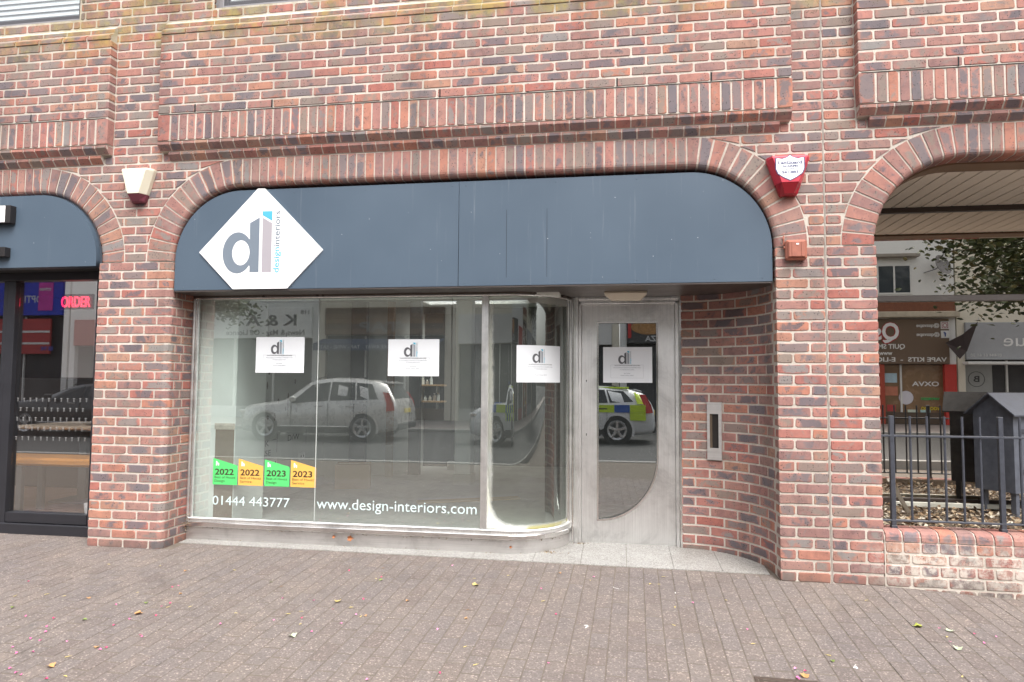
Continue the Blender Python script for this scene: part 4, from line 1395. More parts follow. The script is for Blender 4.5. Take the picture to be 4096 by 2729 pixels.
# ------------------------------------------------------------------ notices and vinyl on the glass
GY = WY + 0.018
M_PAPER = pm('paper', (0.72, 0.74, 0.765), 0.6, var=0.03)
M_INK = pm('grey_ink', (0.10, 0.10, 0.11), 0.6)
M_INK2 = pm('light_ink', (0.28, 0.30, 0.33), 0.6)
def notice(label, Mx, w, h, tilt=0.0):
    t = thing('notice_sheet', label, 'notice', Mx.to_translation(), 'closing notices taped inside the glass')
    n = 5
    Mx = Mx @ Matrix.Rotation(tilt, 4, 'Z')
    v, f = [], []
    for i in range(n + 1):
        for j in range(n + 1):
            x, y = w * i / n, h * j / n
            v.append(Mx @ Vector((x, y, -0.0015 * math.sin(PI * i / n))))
    for i in range(n):
        for j in range(n):
            f.append((i * (n + 1) + j, (i + 1) * (n + 1) + j, (i + 1) * (n + 1) + j + 1, i * (n + 1) + j + 1))
    MB().add(v, f).obj('sheet', M_PAPER, t)
    P = Mx @ Matrix.Translation((0, 0, 0.0004))
    logo(t, P @ Matrix.Translation((w * 0.31, h * 0.525, 0)), 0.23 * w / 0.43, (M_INK, M_INK2, M_LOGO_C), 0.0003, True)
    lines = (('THE HAYWARDS HEATH SHOWROOM IS NOW CLOSED', 0.0125, 0.470, 0.52, M_INK), ('We are working as normal from our head office in Hove', 0.011, 0.410, 0.55, M_INK2), ('for enquiries please contact', 0.011, 0.355, 0.28, M_INK2), ('Head Office', 0.0001, 0.3, 0.2, None), ('01273', 0.011, 0.245, 0.12, M_INK2), ('Road, Hove, BN3', 0.011, 0.190, 0.26, M_INK2))
    for body, size, dy, ww, mm in lines:
        if mm is None:
            continue
        text_obj('lettering', body, size, P @ Matrix.Translation((w * (0.49 - ww / 2), h * dy, 0)), mm, t, thick=0.0002, width=w * ww, bold=0.01)
    bw = 0.0011
    bo = [(w * 0.155, h * 0.13), (w * 0.82, h * 0.13), (w * 0.82, h * 0.50), (w * 0.155, h * 0.50)]
    bi = [(x + (bw if k in (0, 3) else -bw), y + (bw if k in (0, 1) else -bw)) for k, (x, y) in enumerate(bo)]
    plate_obj('border_line', bo, [bi], P, 0.0002, M_INK2, t)
notice('white closing notice above the silver car reflection, beside the steel glass joint', face_street(-4.46, GY - 0.004, 1.347), 0.435, 0.300)
notice('white closing notice in the middle of the wide flat window pane', face_street(-3.296, GY - 0.004, 1.325), 0.430, 0.300)
notice('white closing notice on the steel door glass panel', face_street(-1.565, LY + 0.014, 1.284), 0.405, 0.298)
def curve_mat(x_mid, off):
    a = math.asin((x_mid + 2.32) / 0.462)
    nx, ny = math.sin(a), -math.cos(a)
    rr = 0.462 + off
    return Matrix(((math.cos(a), 0, nx, -2.32 + rr * math.sin(a)), (math.sin(a), 0, ny, 0.79 - rr * math.cos(a)), (0, 1, 0, 0), (0, 0, 0, 1)))
Mc = curve_mat(-2.060, 0.006)
# a sheet on the curve, bent along it
def curved_notice():
    t = thing('notice_sheet', 'white closing notice on the curved corner glass beside the door', 'notice', (-2.06, 0.42, 1.28), 'closing notices taped inside the glass')
    w, h, z0 = 0.415, 0.296, 1.281
    a0 = math.asin((-2.236 + 2.32) / 0.462)
    rr = 0.466
    def P(u, vv, o=0.0):
        a = a0 + u / rr
        return Vector((-2.32 + (rr + o) * math.sin(a), 0.79 - (rr + o) * math.cos(a), z0 + vv))
    n = 14
    v, f = [], []
    for i in range(n + 1):
        v += [P(w * i / n, 0), P(w * i / n, h)]
    f = [(2 * i, 2 * i + 2, 2 * i + 3, 2 * i + 1) for i in range(n)]
    MB().add(v, f).obj('sheet', M_PAPER, t, smooth=True)
    def bend(ob):
        for q in ob.data.vertices:
            q.co = P(q.co.x, q.co.y, 0.0005 + q.co.z)
    tmp = []
    before = set(o.name for o in col.objects)
    I = Matrix.Identity(4)
    logo(t, I @ Matrix.Translation((w * 0.31, h * 0.525, 0)), 0.23 * w / 0.43, (M_INK, M_INK2, M_LOGO_C), 0.0003, True)
    for body, size, dy, ww, mm in (('THE HAYWARDS HEATH SHOWROOM IS NOW CLOSED', 0.0125, 0.470, 0.52, M_INK), ('We are working as normal from our head office in Hove', 0.011, 0.410, 0.55, M_INK2), ('for enquiries please contact', 0.011, 0.355, 0.28, M_INK2), ('Road, Hove, BN3', 0.011, 0.190, 0.26, M_INK2)):
        text_obj('lettering', body, size, Matrix.Translation((w * (0.49 - ww / 2), h * dy, 0)), mm, t, thick=0.0002, width=w * ww, bold=0.01)
    for o in col.objects:
        if o.name not in before:
            bend(o)
curved_notice()

M_DARKTXT = pm('dark_brown_print', (0.045, 0.028, 0.02), 0.5)
for body, kindt, x0, c, lab in (('2022', 'Design', -4.819, (0.10, 0.62, 0.17), 'green 2022 award sticker nearest the window jamb'), ('2022', 'Service', -4.587, (0.78, 0.44, 0.10), 'orange 2022 award sticker between the green ones'),
                                ('2023', 'Design', -4.352, (0.10, 0.62, 0.17), 'green 2023 award sticker on the shop window'), ('2023', 'Service', -4.119, (0.78, 0.44, 0.10), 'orange 2023 award sticker beside the glass joint')):
    t = thing('window_sticker', lab, 'sticker', (x0 + 0.11, GY, 0.405), 'award stickers on the shop window')
    mm = pm('sticker_green' if kindt == 'Design' else 'sticker_orange', c, 0.4, var=0.02)
    plate_obj('backing', [(0, 0), (0.222, 0), (0.222, 0.162), (0, 0.220)], [], face_street(x0, GY - 0.0012, 0.405), 0.0008, mm, t)
    Mt = face_street(x0, GY - 0.0021, 0.405)
    text_obj('lettering', body, 0.070, Mt @ Matrix.Translation((0.018, 0.083, 0)), M_DARKTXT, t, thick=0.0005, width=0.172, bold=0.022)
    text_obj('lettering', 'Best of Houzz', 0.029, Mt @ Matrix.Translation((0.016, 0.052, 0)), M_DARKTXT, t, thick=0.0005, width=0.188)
    text_obj('lettering', kindt, 0.029, Mt @ Matrix.Translation((0.016, 0.022, 0)), M_DARKTXT, t, thick=0.0005, width=0.093 if kindt == 'Design' else 0.106)
    plate_obj('house_mark', [(0.026, 0.158), (0.036, 0.158), (0.036, 0.170), (0.044, 0.170), (0.044, 0.158), (0.054, 0.158), (0.054, 0.178), (0.038, 0.184), (0.038, 0.194), (0.026, 0.197)], [], Mt, 0.0005, M_LOGO_W, t)
M_VINYL = pm('pale_vinyl', (0.60, 0.72, 0.72), 0.4, var=0.02)
ph = thing('phone_lettering', 'pale vinyl phone number 01444 443777 on the shop window', 'lettering', (-4.47, GY, 0.237))
text_obj('lettering', '01444 443777', 0.108, face_street(-4.815, GY - 0.0012, 0.237), M_VINYL, ph, thick=0.0006, width=0.692)
wb = thing('web_lettering', 'pale vinyl web address along the foot of the shop window', 'lettering', (-3.2, GY, 0.237))
text_obj('lettering', 'www.design-interiors.com', 0.122, face_street(-3.885, GY - 0.0012, 0.238), M_VINYL, wb, thick=0.0006, width=1.340)
# ------------------------------------------------------------------ inside the empty shop
def room_wall_material():
    m, nt, b = newmat('stripped_wall')
    pos = node(nt, 'ShaderNodeNewGeometry').outputs['Position']
    n0 = node(nt, 'ShaderNodeTexNoise', {'Vector': pos, 'Scale': 1.6, 'Detail': 6.0, 'Roughness': 0.7})
    c = ramp(nt, n0.outputs[0], [(0.3, (0.48, 0.49, 0.46)), (0.7, (0.62, 0.63, 0.60))])
    lk(nt, c, b.inputs['Base Color'])
    b.inputs['Roughness'].default_value = 0.85
    return m
def room_floor_material():
    m, nt, b = newmat('bare_concrete_floor')
    pos = node(nt, 'ShaderNodeNewGeometry').outputs['Position']
    n0 = node(nt, 'ShaderNodeTexNoise', {'Vector': pos, 'Scale': 1.5, 'Detail': 8.0, 'Roughness': 0.75})
    c = ramp(nt, n0.outputs[0], [(0.3, (0.30, 0.295, 0.28)), (0.5, (0.42, 0.415, 0.395)), (0.75, (0.52, 0.51, 0.49))])
    lk(nt, c, b.inputs['Base Color'])
    b.inputs['Roughness'].default_value = 0.7
    return m
M_RW, M_RF = room_wall_material(), room_floor_material()
M_PALE = pm('pale_green_paint', (0.82, 0.86, 0.83), 0.7, var=0.06)
tag(MB().prism([(-5.3, 0.345)] + [(x - nx * 0.034, y - ny * 0.034) for x, y, nx, ny in wpath(0.3, PW_LEN)] + [(-1.86, 0.81), (-0.95, 0.81), (-0.95, 6.0), (-5.3, 6.0)], -0.05, 0.03, 'z').obj('room_floor', M_RF), 'bare concrete floor of the empty shop', 'floor', kind='structure')
LIGHT_GAP = (-4.2, -2.7, 3.5, 4.7)      # added, unseen roof opening that lets daylight brighten the shop interior
rc = MB().box(-5.3, -0.2, 0.36, LIGHT_GAP[2], 2.42, 2.46)
rc.box(-5.3, LIGHT_GAP[0], LIGHT_GAP[2], 6.0, 2.42, 2.46)
rc.box(LIGHT_GAP[1], -0.2, LIGHT_GAP[2], 6.0, 2.42, 2.46)
rc.box(LIGHT_GAP[0], LIGHT_GAP[1], LIGHT_GAP[3], 6.0, 2.42, 2.46)
tag(rc.obj('room_ceiling', pm('room_ceiling_white', (0.86, 0.86, 0.84), 0.8)), 'white ceiling of the empty shop', 'ceiling', kind='structure')
rw = MB()
rw.box(-5.3, -5.04, 0.86, 3.0, 0.03, 2.42)
rw.prism([(-5.3, 3.0), (-5.04, 3.0), (-4.33, 4.55), (-4.33, 5.2), (-5.3, 5.2)], 0.03, 2.42, 'z')
tag(rw.obj('room_wall', M_RW), 'grey stripped side wall of the empty shop', 'wall', kind='structure')
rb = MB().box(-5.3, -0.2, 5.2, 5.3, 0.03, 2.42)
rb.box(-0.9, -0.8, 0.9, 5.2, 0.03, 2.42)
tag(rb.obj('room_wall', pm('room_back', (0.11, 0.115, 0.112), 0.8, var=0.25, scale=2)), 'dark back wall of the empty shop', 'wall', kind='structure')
nib = tag(MB().box(-5.02, -4.655, 0.372, 0.86, 0.03, 2.42).obj('room_wall', M_PALE), 'pale green painted wall end just inside the shop window', 'wall', kind='structure')
MB().box(-4.835, -4.662, 0.369, 0.3718, 0.03, 0.862).obj('brown_patch', pm('brown_board', (0.20, 0.155, 0.105), 0.85, var=0.3, scale=12), nib)
MB().box(-4.845, -4.657, 0.368, 0.3718, 0.864, 0.915).obj('plaster_patch', pm('torn_plaster', (0.52, 0.47, 0.40), 0.85, var=0.6, scale=26), nib)
tag(MB().box(-5.03, -1.9, 0.36, 0.50, 1.975, 2.10).obj('room_beam', pm('bulkhead_white', (0.86, 0.90, 0.86), 0.7)), 'pale boxed beam along the head of the shop window', 'beam', kind='structure')
# glue runs and pencil notes on the side wall
M_GLUE = pm('brown_glue', (0.10, 0.075, 0.045), 0.5, var=0.3, scale=30)
gl = thing('glue_marks', 'brown runs of old glue on the grey side wall', 'stain', (-5.04, 1.6, 0.9))
for k in range(26):
    y = 0.95 + (k % 7) * 0.21 + rng.uniform(-.05, .05)
    z = 0.85 + rng.random() * 0.75
    h = rng.choice([0.05, 0.08, 0.25, 0.35])
    w = rng.uniform(0.012, 0.028)
    n = 10
    pts = []
    for i in range(n + 1):
        t = i / n
        pts.append((y - w * (0.4 + 0.6 * math.sin(PI * t)) * rng.uniform(.8, 1.1), z + h * t))
    for i in range(n, -1, -1):
        t = i / n
        pts.append((y + w * (0.4 + 0.6 * math.sin(PI * t)) * rng.uniform(.8, 1.1), z + h * t))
    MB().prism(pts, -5.0398, -5.0385, 'x').obj('glue_run', M_GLUE, gl)
pn = thing('wall_notes', 'pencilled fitting notes on the grey side wall', 'writing', (-5.04, 1.5, 0.6))
Mw = Matrix(((0, 0, 1, -5.0395), (1, 0, 0, 0), (0, 1, 0, 0), (0, 0, 0, 1)))
M_PENCIL = pm('pencil', (0.05, 0.05, 0.05), 0.8)
for body, size, y, z, rz in (('COLD FEED', 0.075, 0.98, 0.80, 0.35), ('& WASTE', 0.075, 1.08, 0.74, 0.35), ('SINK', 0.085, 1.38, 0.60, 0.0), ('BASE', 0.085, 1.42, 0.50, 0.0), ('D/W', 0.09, 2.05, 0.62, 0.0)):
    text_obj('lettering', body, size, Mw @ Matrix.Translation((y, z, 0)) @ Matrix.Rotation(rz, 4, 'Z') @ Matrix.Diagonal((1.5, 1, 1, 1)), M_PENCIL, pn, thick=0.0005)
for y0, y1, z0, z1 in ((0.95, 1.2, 0.615, 0.62), (1.7, 1.8, 0.655, 0.66), (1.82, 1.825, 0.52, 0.72), (2.5, 2.505, 0.55, 0.72)):
    MB().box(-5.0398, -5.0392, y0, y1, z0, z1).obj('pencil_line', M_PENCIL, pn)
cb_ = MB().box(-5.0395, -5.032, 1.415, 1.425, 0.80, 1.30)
for a_ in (-0.5, 0.5):
    cb_.obox((-5.036, 1.42 + a_ * 0.06, 0.76), (1, 0, 0), (0, 1, -a_), (0, a_, 1), 0.004, 0.006, 0.05)
tag(cb_.obj('loose_cable', pm('black_cable', (0.02, 0.02, 0.02), 0.5)), 'black cable hanging down the grey side wall', 'cable')
# column, timber post, shelf and odd blocks
cl = thing('room_column', 'slim white column on a concrete block inside the shop', 'column', (-3.34, 3.3, 0.03))
MB().box(-3.44, -3.24, 3.22, 3.42, 0.155, 2.42, 0.006).obj('shaft', pm('column_white', (0.90, 0.92, 0.90), 0.6), cl)
MB().box(-3.455, -3.225, 3.19, 3.45, 0.03, 0.154, 0.006).obj('base', pm('concrete_block', (0.45, 0.45, 0.42), 0.85), cl)
cl2 = thing('timber_post', 'brown timber post standing in the dark back of the shop', 'post', (-4.1, 4.0, 0.03))
MB().box(-4.47, -4.385, 3.62, 3.70, 0.45, 2.42, 0.004).obj('shaft', pm('brown_timber', (0.25, 0.145, 0.075), 0.6), cl2)
MB().box(-4.47, -4.385, 3.62, 3.70, 0.03, 0.445, 0.004).obj('foot', pm('pale_timber', (0.42, 0.37, 0.30), 0.7), cl2)
for x0, x1, y, lab in ((-4.86, -4.66, 3.35, 'dark narrow wall panel left of the timber post'), (-4.25, -4.10, 3.9, 'dark wall panel behind the timber post')):
    tag(MB().box(x0, x1, y, y + 0.1, 0.03, 2.42).obj('wall_panel', pm('panel_dark', (0.06, 0.065, 0.068), 0.5)), lab, 'panel')
tag(MB().box(-3.86, -3.67, 4.5, 4.6, 0.03, 0.15, 0.004).obj('loose_block', pm('concrete_block', (0.45, 0.45, 0.42), 0.85)), 'small pale block lying on the shop floor', 'block')
db = thing('room_screen', 'black painted partition behind the white column', 'partition', (-3.6, 4.9, 0.03))
MB().box(-4.85, -3.6, 4.9, 4.95, 0.03, 2.3).obj('panel', pm('black_partition', (0.018, 0.019, 0.019), 0.5, var=0.3), db)
for k, (z, n_) in enumerate(((1.24, 3), (1.00, 9))):
    sh = thing('wall_shelf', ['upper timber shelf with jars on the black partition', 'lower timber shelf with small bottles on the black partition'][k], 'shelf', (-3.6, 4.8, z), 'shelves on the black partition')
    MB().box(-4.72, -3.98, 4.72, 4.895, z - 0.025, z, 0.003).obj('board', pm('shelf_wood', (0.42, 0.27, 0.14), 0.6), sh)
    for q in (-4.6, -4.1):
        MB().box(q - 0.01, q + 0.01, 4.78, 4.895, z - 0.12, z - 0.026).obj('bracket', M_STEEL, sh)
    for i in range(n_):
        x = -4.62 + i * 0.068 + rng.uniform(-.01, .01) + (0.3 if n_ == 3 else 0)
        h = rng.uniform(0.05, 0.12)
        bt = thing('shelf_jar', 'small pale jar or bottle standing on a partition shelf', 'jar', (x, 4.80, z), 'jars on the partition shelves')
        MB().lathe([(0.0, 0.0), (0.022, 0.0), (0.022, h * 0.75), (0.012, h * 0.85), (0.012, h), (0.0, h)], (x, 4.80, z + 0.0005), (0, 0, 1), 12).obj('body', pm('jar_%d' % (i % 3), ((0.7, 0.68, 0.6), (0.4, 0.35, 0.3), (0.65, 0.7, 0.7))[i % 3], 0.3), bt)
        MB().lathe([(0.0, 0.0), (0.013, 0.0), (0.013, 0.012), (0.0, 0.012)], (x, 4.80, z + h + 0.001), (0, 0, 1), 10).obj('cap', M_WHITE, bt)
for k, (y, z) in enumerate(((1.75, 0.42), (2.4, 0.42), (2.75, 1.25))):
    so = thing('wall_socket', ['white socket plate low on the side wall by the sink note', 'white socket plate low on the side wall under the D/W note', 'white switch plate high on the far side wall'][k], 'socket', (-5.04, y, z))
    MB().box(-5.0395, -5.030, y - 0.07, y + 0.07, z - 0.04, z + 0.04, 0.004).obj('plate', M_WHITE, so)
    for d_ in (-0.03, 0.03):
        MB().box(-5.0298, -5.0285, y + d_ - 0.008, y + d_ + 0.008, z - 0.012, z + 0.012).obj('outlet', M_SEAM, so)
sk = MB().box(-5.0395, -5.022, 0.87, 2.99, 0.031, 0.13, 0.003)
tag(sk.obj('skirting', pm('skirting_grey', (0.50, 0.50, 0.48), 0.6)), 'grey skirting board along the stripped side wall', 'skirting', kind='structure')
tag(MB().obox((-3.0, 2.1, 0.04), (0.9, 0.43, 0), (-0.43, 0.9, 0), (0, 0, 1), 0.55, 0.06, 0.009).obj('loose_plank', pm('plank_raw', (0.40, 0.30, 0.19), 0.7)), 'loose timber plank lying on the shop floor', 'plank')
bxc = thing('cardboard_box', 'brown cardboard box left on the floor of the empty shop', 'box', (-4.55, 2.75, 0.03))
MB().obox((-4.55, 2.75, 0.17), (0.95, 0.3, 0), (-0.3, 0.95, 0), (0, 0, 1), 0.2, 0.16, 0.138, 0.004).obj('body', pm('cardboard', (0.36, 0.25, 0.15), 0.8), bxc)
MB().obox((-4.55, 2.75, 0.3095), (0.95, 0.3, 0), (-0.3, 0.95, 0), (0, 0, 1), 0.2, 0.03, 0.001).obj('tape', pm('box_tape', (0.5, 0.4, 0.25), 0.3), bxc)
# room behind the door
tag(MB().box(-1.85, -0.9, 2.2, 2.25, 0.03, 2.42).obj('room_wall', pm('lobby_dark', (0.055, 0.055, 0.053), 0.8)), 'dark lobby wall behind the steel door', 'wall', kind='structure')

# ------------------------------------------------------------------ the cafe next door
cf = thing('cafe_fascia', 'slate blue cafe fascia with a rounded end beside the pier', 'fascia', (-7.5, 0.0, 2.22))
plate_obj('panel', fascia_outline(-9.5, -5.722, 2.222, 2.838, (0, 0.56)), [], face_street(0, 0.03, 0), 0.045, M_FASCIA, cf)
plate_obj('edge', fascia_outline(-9.5, -5.708, 2.222, 2.846, (0, 0.57)), [], face_street(0, 0.10, 0), 0.068, pm('fascia_edge', (0.075, 0.085, 0.105), 0.4), cf)
MB().box(-9.5, -5.71, 0.10, 0.30, 2.222, 2.26).obj('soffit', M_SEAM, cf)
M_SIGNSIDE = pm('sign_return', (0.02, 0.017, 0.017), 0.35)
for z0, z1, x1, lab in ((2.595, 2.745, -6.505, 'white faced black box letter end on the cafe fascia, upper one'), (2.31, 2.39, -6.54, 'small black box letter end low on the cafe fascia')):
    t = thing('sign_letter', lab, 'sign letter', (x1 - 0.3, -0.05, z0), 'raised letters of the cafe sign')
    MB().box(x1 - 0.75, x1, -0.075, -0.016, z0, z1, 0.002).obj('body', M_SIGNSIDE, t)
    if z1 > 2.5:
        MB().box(x1 - 0.748, x1 - 0.045, -0.082, -0.0755, z0 + 0.004, z1 - 0.004, 0.002).obj('face', pm('lit_acrylic', (0.86, 0.86, 0.86), 0.3, var=0.01), t)
cw = thing('cafe_window', 'black framed cafe window with stools and table behind the glass', 'shop window', (-6.8, 0.25, -0.05))
MB().box(-9.5, -5.71, 0.24, 0.34, 2.150, 2.221, 0.003).obj('head', M_BLACKF, cw)
MB().box(-5.935, -5.712, 0.255, 0.34, -0.06, 2.149, 0.003).obj('jamb', M_BLACKF, cw)
MB().box(-6.815, -6.735, 0.245, 0.34, -0.06, 2.149, 0.003).obj('mullion', M_BLACKF, cw)
MB().box(-6.86, -6.818, 0.25, 0.34, -0.06, 2.149, 0.003).obj('mullion', M_BLACKF, cw)
MB().box(-6.734, -5.936, 0.250, 0.34, 0.035, 0.120, 0.003).obj('bottom_rail', M_BLACKF, cw)
MB().box(-9.5, -5.71, 0.225, 0.36, -0.10, 0.030, 0.006).obj('plinth', M_BLACKF, cw)
MB().box(-6.734, -5.936, 0.290, 0.296, 0.121, 2.149).obj('pane', M_GLASS_CAFE, cw)
MB().box(-9.0, -6.861, 0.290, 0.296, 0.035, 2.149).obj('pane', M_GLASS_CAFE, cw)
# manifestation marks on the glass
mk = MB()
for r_ in range(5):
    for c_ in range(12):
        x = -6.70 + c_ * 0.062 + (0.03 if r_ % 2 else 0)
        z = 1.11 - r_ * 0.085
        if x > -6.0:
            continue
        mk.box(x - 0.008, x + 0.010, 0.2885, 0.2895, z, z + 0.004)
        mk.box(x - 0.003, x - 0.001, 0.2885, 0.2895, z - 0.028, z)
        mk.box(x + 0.004, x + 0.006, 0.2885, 0.2895, z - 0.028, z)
tag(mk.obj('glass_dots', pm('etched_vinyl', (0.30, 0.30, 0.30), 0.5), cw), kind='stuff')
tag(MB().box(-10.5, -5.75, 0.36, 5.0, -0.05, 0.02).obj('cafe_floor', pm('cafe_floor_grey', (0.17, 0.10, 0.07), 0.35, var=0.3)), 'brown floor of the cafe', 'floor', kind='structure')
cwl = MB().box(-10.5, -5.75, 5.0, 5.1, 0.02, 2.6)
cwl.box(-5.75, -5.70, 0.36, 5.0, 0.02, 2.6)
cwl.box(-10.55, -10.5, 0.36, 5.1, 0.02, 2.6)
cwl.box(-10.5, -5.75, 0.36, 1.2, 2.6, 2.65)  # roof pieces leave an added, unseen opening to brighten the cafe
cwl.box(-10.5, -5.75, 3.2, 5.0, 2.6, 2.65)
cwl.box(-10.5, -8.6, 1.2, 3.2, 2.6, 2.65)
cwl.box(-6.2, -5.75, 1.2, 3.2, 2.6, 2.65)
tag(cwl.obj('cafe_wall', pm('cafe_wall_dark', (0.14, 0.07, 0.055), 0.7, var=0.3)), 'dark walls of the cafe', 'wall', kind='structure')
tag(MB().box(-7.75, -7.35, 1.9, 2.0, 1.30, 2.6).obj('cafe_pillar', pm('cafe_white', (0.82, 0.82, 0.82), 0.6)), 'white upper pillar inside the cafe', 'pillar')
tag(MB().box(-9.5, -6.9, 2.1, 2.5, 0.02, 1.29, 0.01).obj('cafe_counter', pm('counter_dark', (0.045, 0.035, 0.032), 0.5)), 'dark service counter at the back of the cafe', 'counter')
bn = thing('cafe_bench', 'tan upholstered bench on grey legs inside the cafe window', 'bench', (-6.8, 0.75, 0.02))
MB().box(-7.5, -6.05, 0.62, 0.98, 0.47, 0.545, 0.02).obj('seat', pm('tan_leather', (0.66, 0.28, 0.05), 0.4), bn)
for x, y in ((-7.0, 0.66), (-7.0, 0.90), (-6.15, 0.66), (-6.15, 0.90)):
    MB().box(x - 0.03, x + 0.03, y - 0.02, y + 0.02, 0.02, 0.469, 0.003).obj('leg', pm('bench_grey', (0.10, 0.105, 0.11), 0.5), bn)
tb = thing('cafe_table', 'beige topped cafe table on a dark pedestal behind the bench', 'table', (-6.9, 1.2, 0.02))
MB().box(-7.45, -6.5, 1.05, 1.75, 0.775, 0.815, 0.012).obj('table_top', pm('beige_laminate', (0.72, 0.58, 0.44), 0.45), tb)
MB().box(-7.0, -6.9, 1.35, 1.45, 0.03, 0.774, 0.004).obj('pedestal', pm('bench_grey', (0.10, 0.105, 0.11), 0.5), tb)
MB().box(-7.2, -6.7, 1.2, 1.6, 0.02, 0.04, 0.005).obj('base', pm('bench_grey', (0.10, 0.105, 0.11), 0.5), tb)
nap = MB()
for i in range(7):
    for j in range(5):
        x, y = -6.82 + i * 0.05, 1.15 + j * 0.07
        z = 0.83 + 0.06 * math.sin(i * 1.9 + j) * math.cos(j * 1.3) + 0.05
        x2, y2 = x + 0.05, y + 0.07
        zz = lambda a, b: 0.845 + 0.05 * math.sin(a * 38 + b * 11) * math.cos(b * 23) * (1 if -6.8 < a < -6.52 else 0.1)
        nap.add([(x, y, zz(x, y)), (x2, y, zz(x2, y)), (x2, y2, zz(x2, y2)), (x, y2, zz(x, y2))], [(0, 1, 2, 3)])
tag(nap.obj('crumpled_wrapper', pm('wrapper_white', (0.66, 0.64, 0.62), 0.6)), 'crumpled white paper wrapper on the cafe table', 'wrapper')
M_RED = pm('red_stool', (0.70, 0.02, 0.015), 0.35)
for k, (x, y) in enumerate(((-7.35, 2.2), (-6.95, 2.35), (-6.62, 1.95))):
    t = thing('cafe_stool', ['red metal stool nearest the mullion in the cafe', 'red metal stool under the middle of the cafe table', 'red metal stool beside the brick pier in the cafe'][k], 'stool', (x, y, 0.02), 'red cafe stools')
    MB().box(x - 0.16, x + 0.16, y - 0.16, y + 0.16, 0.70, 0.72, 0.006).obj('seat', M_RED, t)
    for sx_ in (-1, 1):
        for sy_ in (-1, 1):
            MB().tube([(x + sx_ * 0.13, y + sy_ * 0.13, 0.70), (x + sx_ * 0.20, y + sy_ * 0.20, 0.02)], 0.014, 6).obj('leg', M_RED, t)
    MB().tube([(x - 0.17, y - 0.17, 0.30), (x + 0.17, y - 0.17, 0.30), (x + 0.17, y + 0.17, 0.30), (x - 0.17, y + 0.17, 0.30), (x - 0.17, y - 0.17, 0.30)], 0.009, 6).obj('footrest', M_RED, t)
od = thing('order_sign', 'red glowing ORDER sign behind the cafe glass', 'sign', (-6.4, 0.55, 1.94))
text_obj('lettering', 'ORDER', 0.14, face_street(-6.52, 0.52, 1.945), pm('red_neon', (0.9, 0.02, 0.04), 0.4, emit=(1.0, 0.02, 0.07), estr=1.6), od, thick=0.006, width=0.30, bold=0.01)
MB().box(-6.54, -6.20, 0.530, 0.545, 1.925, 2.065, 0.003).obj('backplate', pm('sign_backplate', (0.10, 0.01, 0.012), 0.4), od)
cup = thing('paper_cup', 'crushed white paper cup on the floor in the cafe corner', 'cup', (-6.02, 0.40, 0.02))
MB().lathe([(0.0, 0.12), (0.026, 0.12), (0.036, 0.20), (0.034, 0.205), (0.024, 0.13)], (-6.00, 0.345, 0.0), (0, 0, 1), 14).obj('body', M_PAPER, cup)
# ------------------------------------------------------------------ low wall, railing and tinted shop window on the other side
low = thing('low_wall', 'low brick wall whitened by salts with rounded coping under the railing', 'wall', (0.95, 0.1, -0.12))
mw = MB()
mw.box(0.338, 2.2, 0.0045, 0.20, -0.35, 0.222)
mw.prism([(0.008, 0.222), (0.008, 0.255), (0.03, 0.288), (0.07, 0.296), (0.20, 0.296), (0.20, 0.222)], 0.338, 2.2, 'x')
mw.obj('mortar', M_MORTAR, low)
saved = BRICKS[:]
BRICKS.clear()
for row in range(-4, 3):
    z = row
    if row % 2:
        course(row, 0.345, 2.4, 0.0, True, 0.345 + 0.16)
    else:
        # header course
        x = 0.345
        while x < 2.4:
            put_std(x + 0.0512, 0.0, row * CO + CO / 2, 0.1, 0.065)
            x += 0.1125
for c, a, g, loc in BRICKS:
    link('brick', brick_mesh(g), low, c)
BRICKS[:] = saved
cop = [extr_brick([(0.0, 0.0), (0.0, 0.030), (0.008, 0.050), (0.025, 0.066), (0.06, 0.073), (0.19, 0.073), (0.19, 0.0)], 0.1, 'coping_brick') for _ in range(5)]
x = 0.345
while x < 2.4:
    link('coping_brick', rng.choice(cop), low, (x + 0.0512, 0.0, 0.2275))
    x += 0.1125
M_IRON = pm('black_railing', (0.048, 0.052, 0.066), 0.42, var=0.4, scale=40, bump=0.3, bscale=120)
rl = thing('railing', 'black iron railing with blunt bars on the low brick wall', 'railing', (0.95, 0.10, 0.30))
for x in (0.434, 1.121, 1.80):
    MB().box(x - 0.015, x + 0.015, 0.085, 0.115, 0.296, 1.068, 0.002).obj('post', M_IRON, rl)
    MB().box(x - 0.019, x + 0.019, 0.081, 0.119, 0.2975, 0.318, 0.002).obj('shoe', M_IRON, rl)
for z, h in ((0.345, 0.006), (0.922, 0.007)):
    MB().box(0.36, 2.0, 0.084, 0.116, z, z + 2 * h, 0.002).obj('rail', M_IRON, rl)
for x in (0.555, 0.663, 0.774, 0.886, 0.996, 1.243, 1.355, 1.467, 1.58, 1.69, 1.92):
    MB().tube([(x, 0.1, 0.35), (x, 0.1, 1.066)], 0.0085, 8).obj('bar', M_IRON, rl)
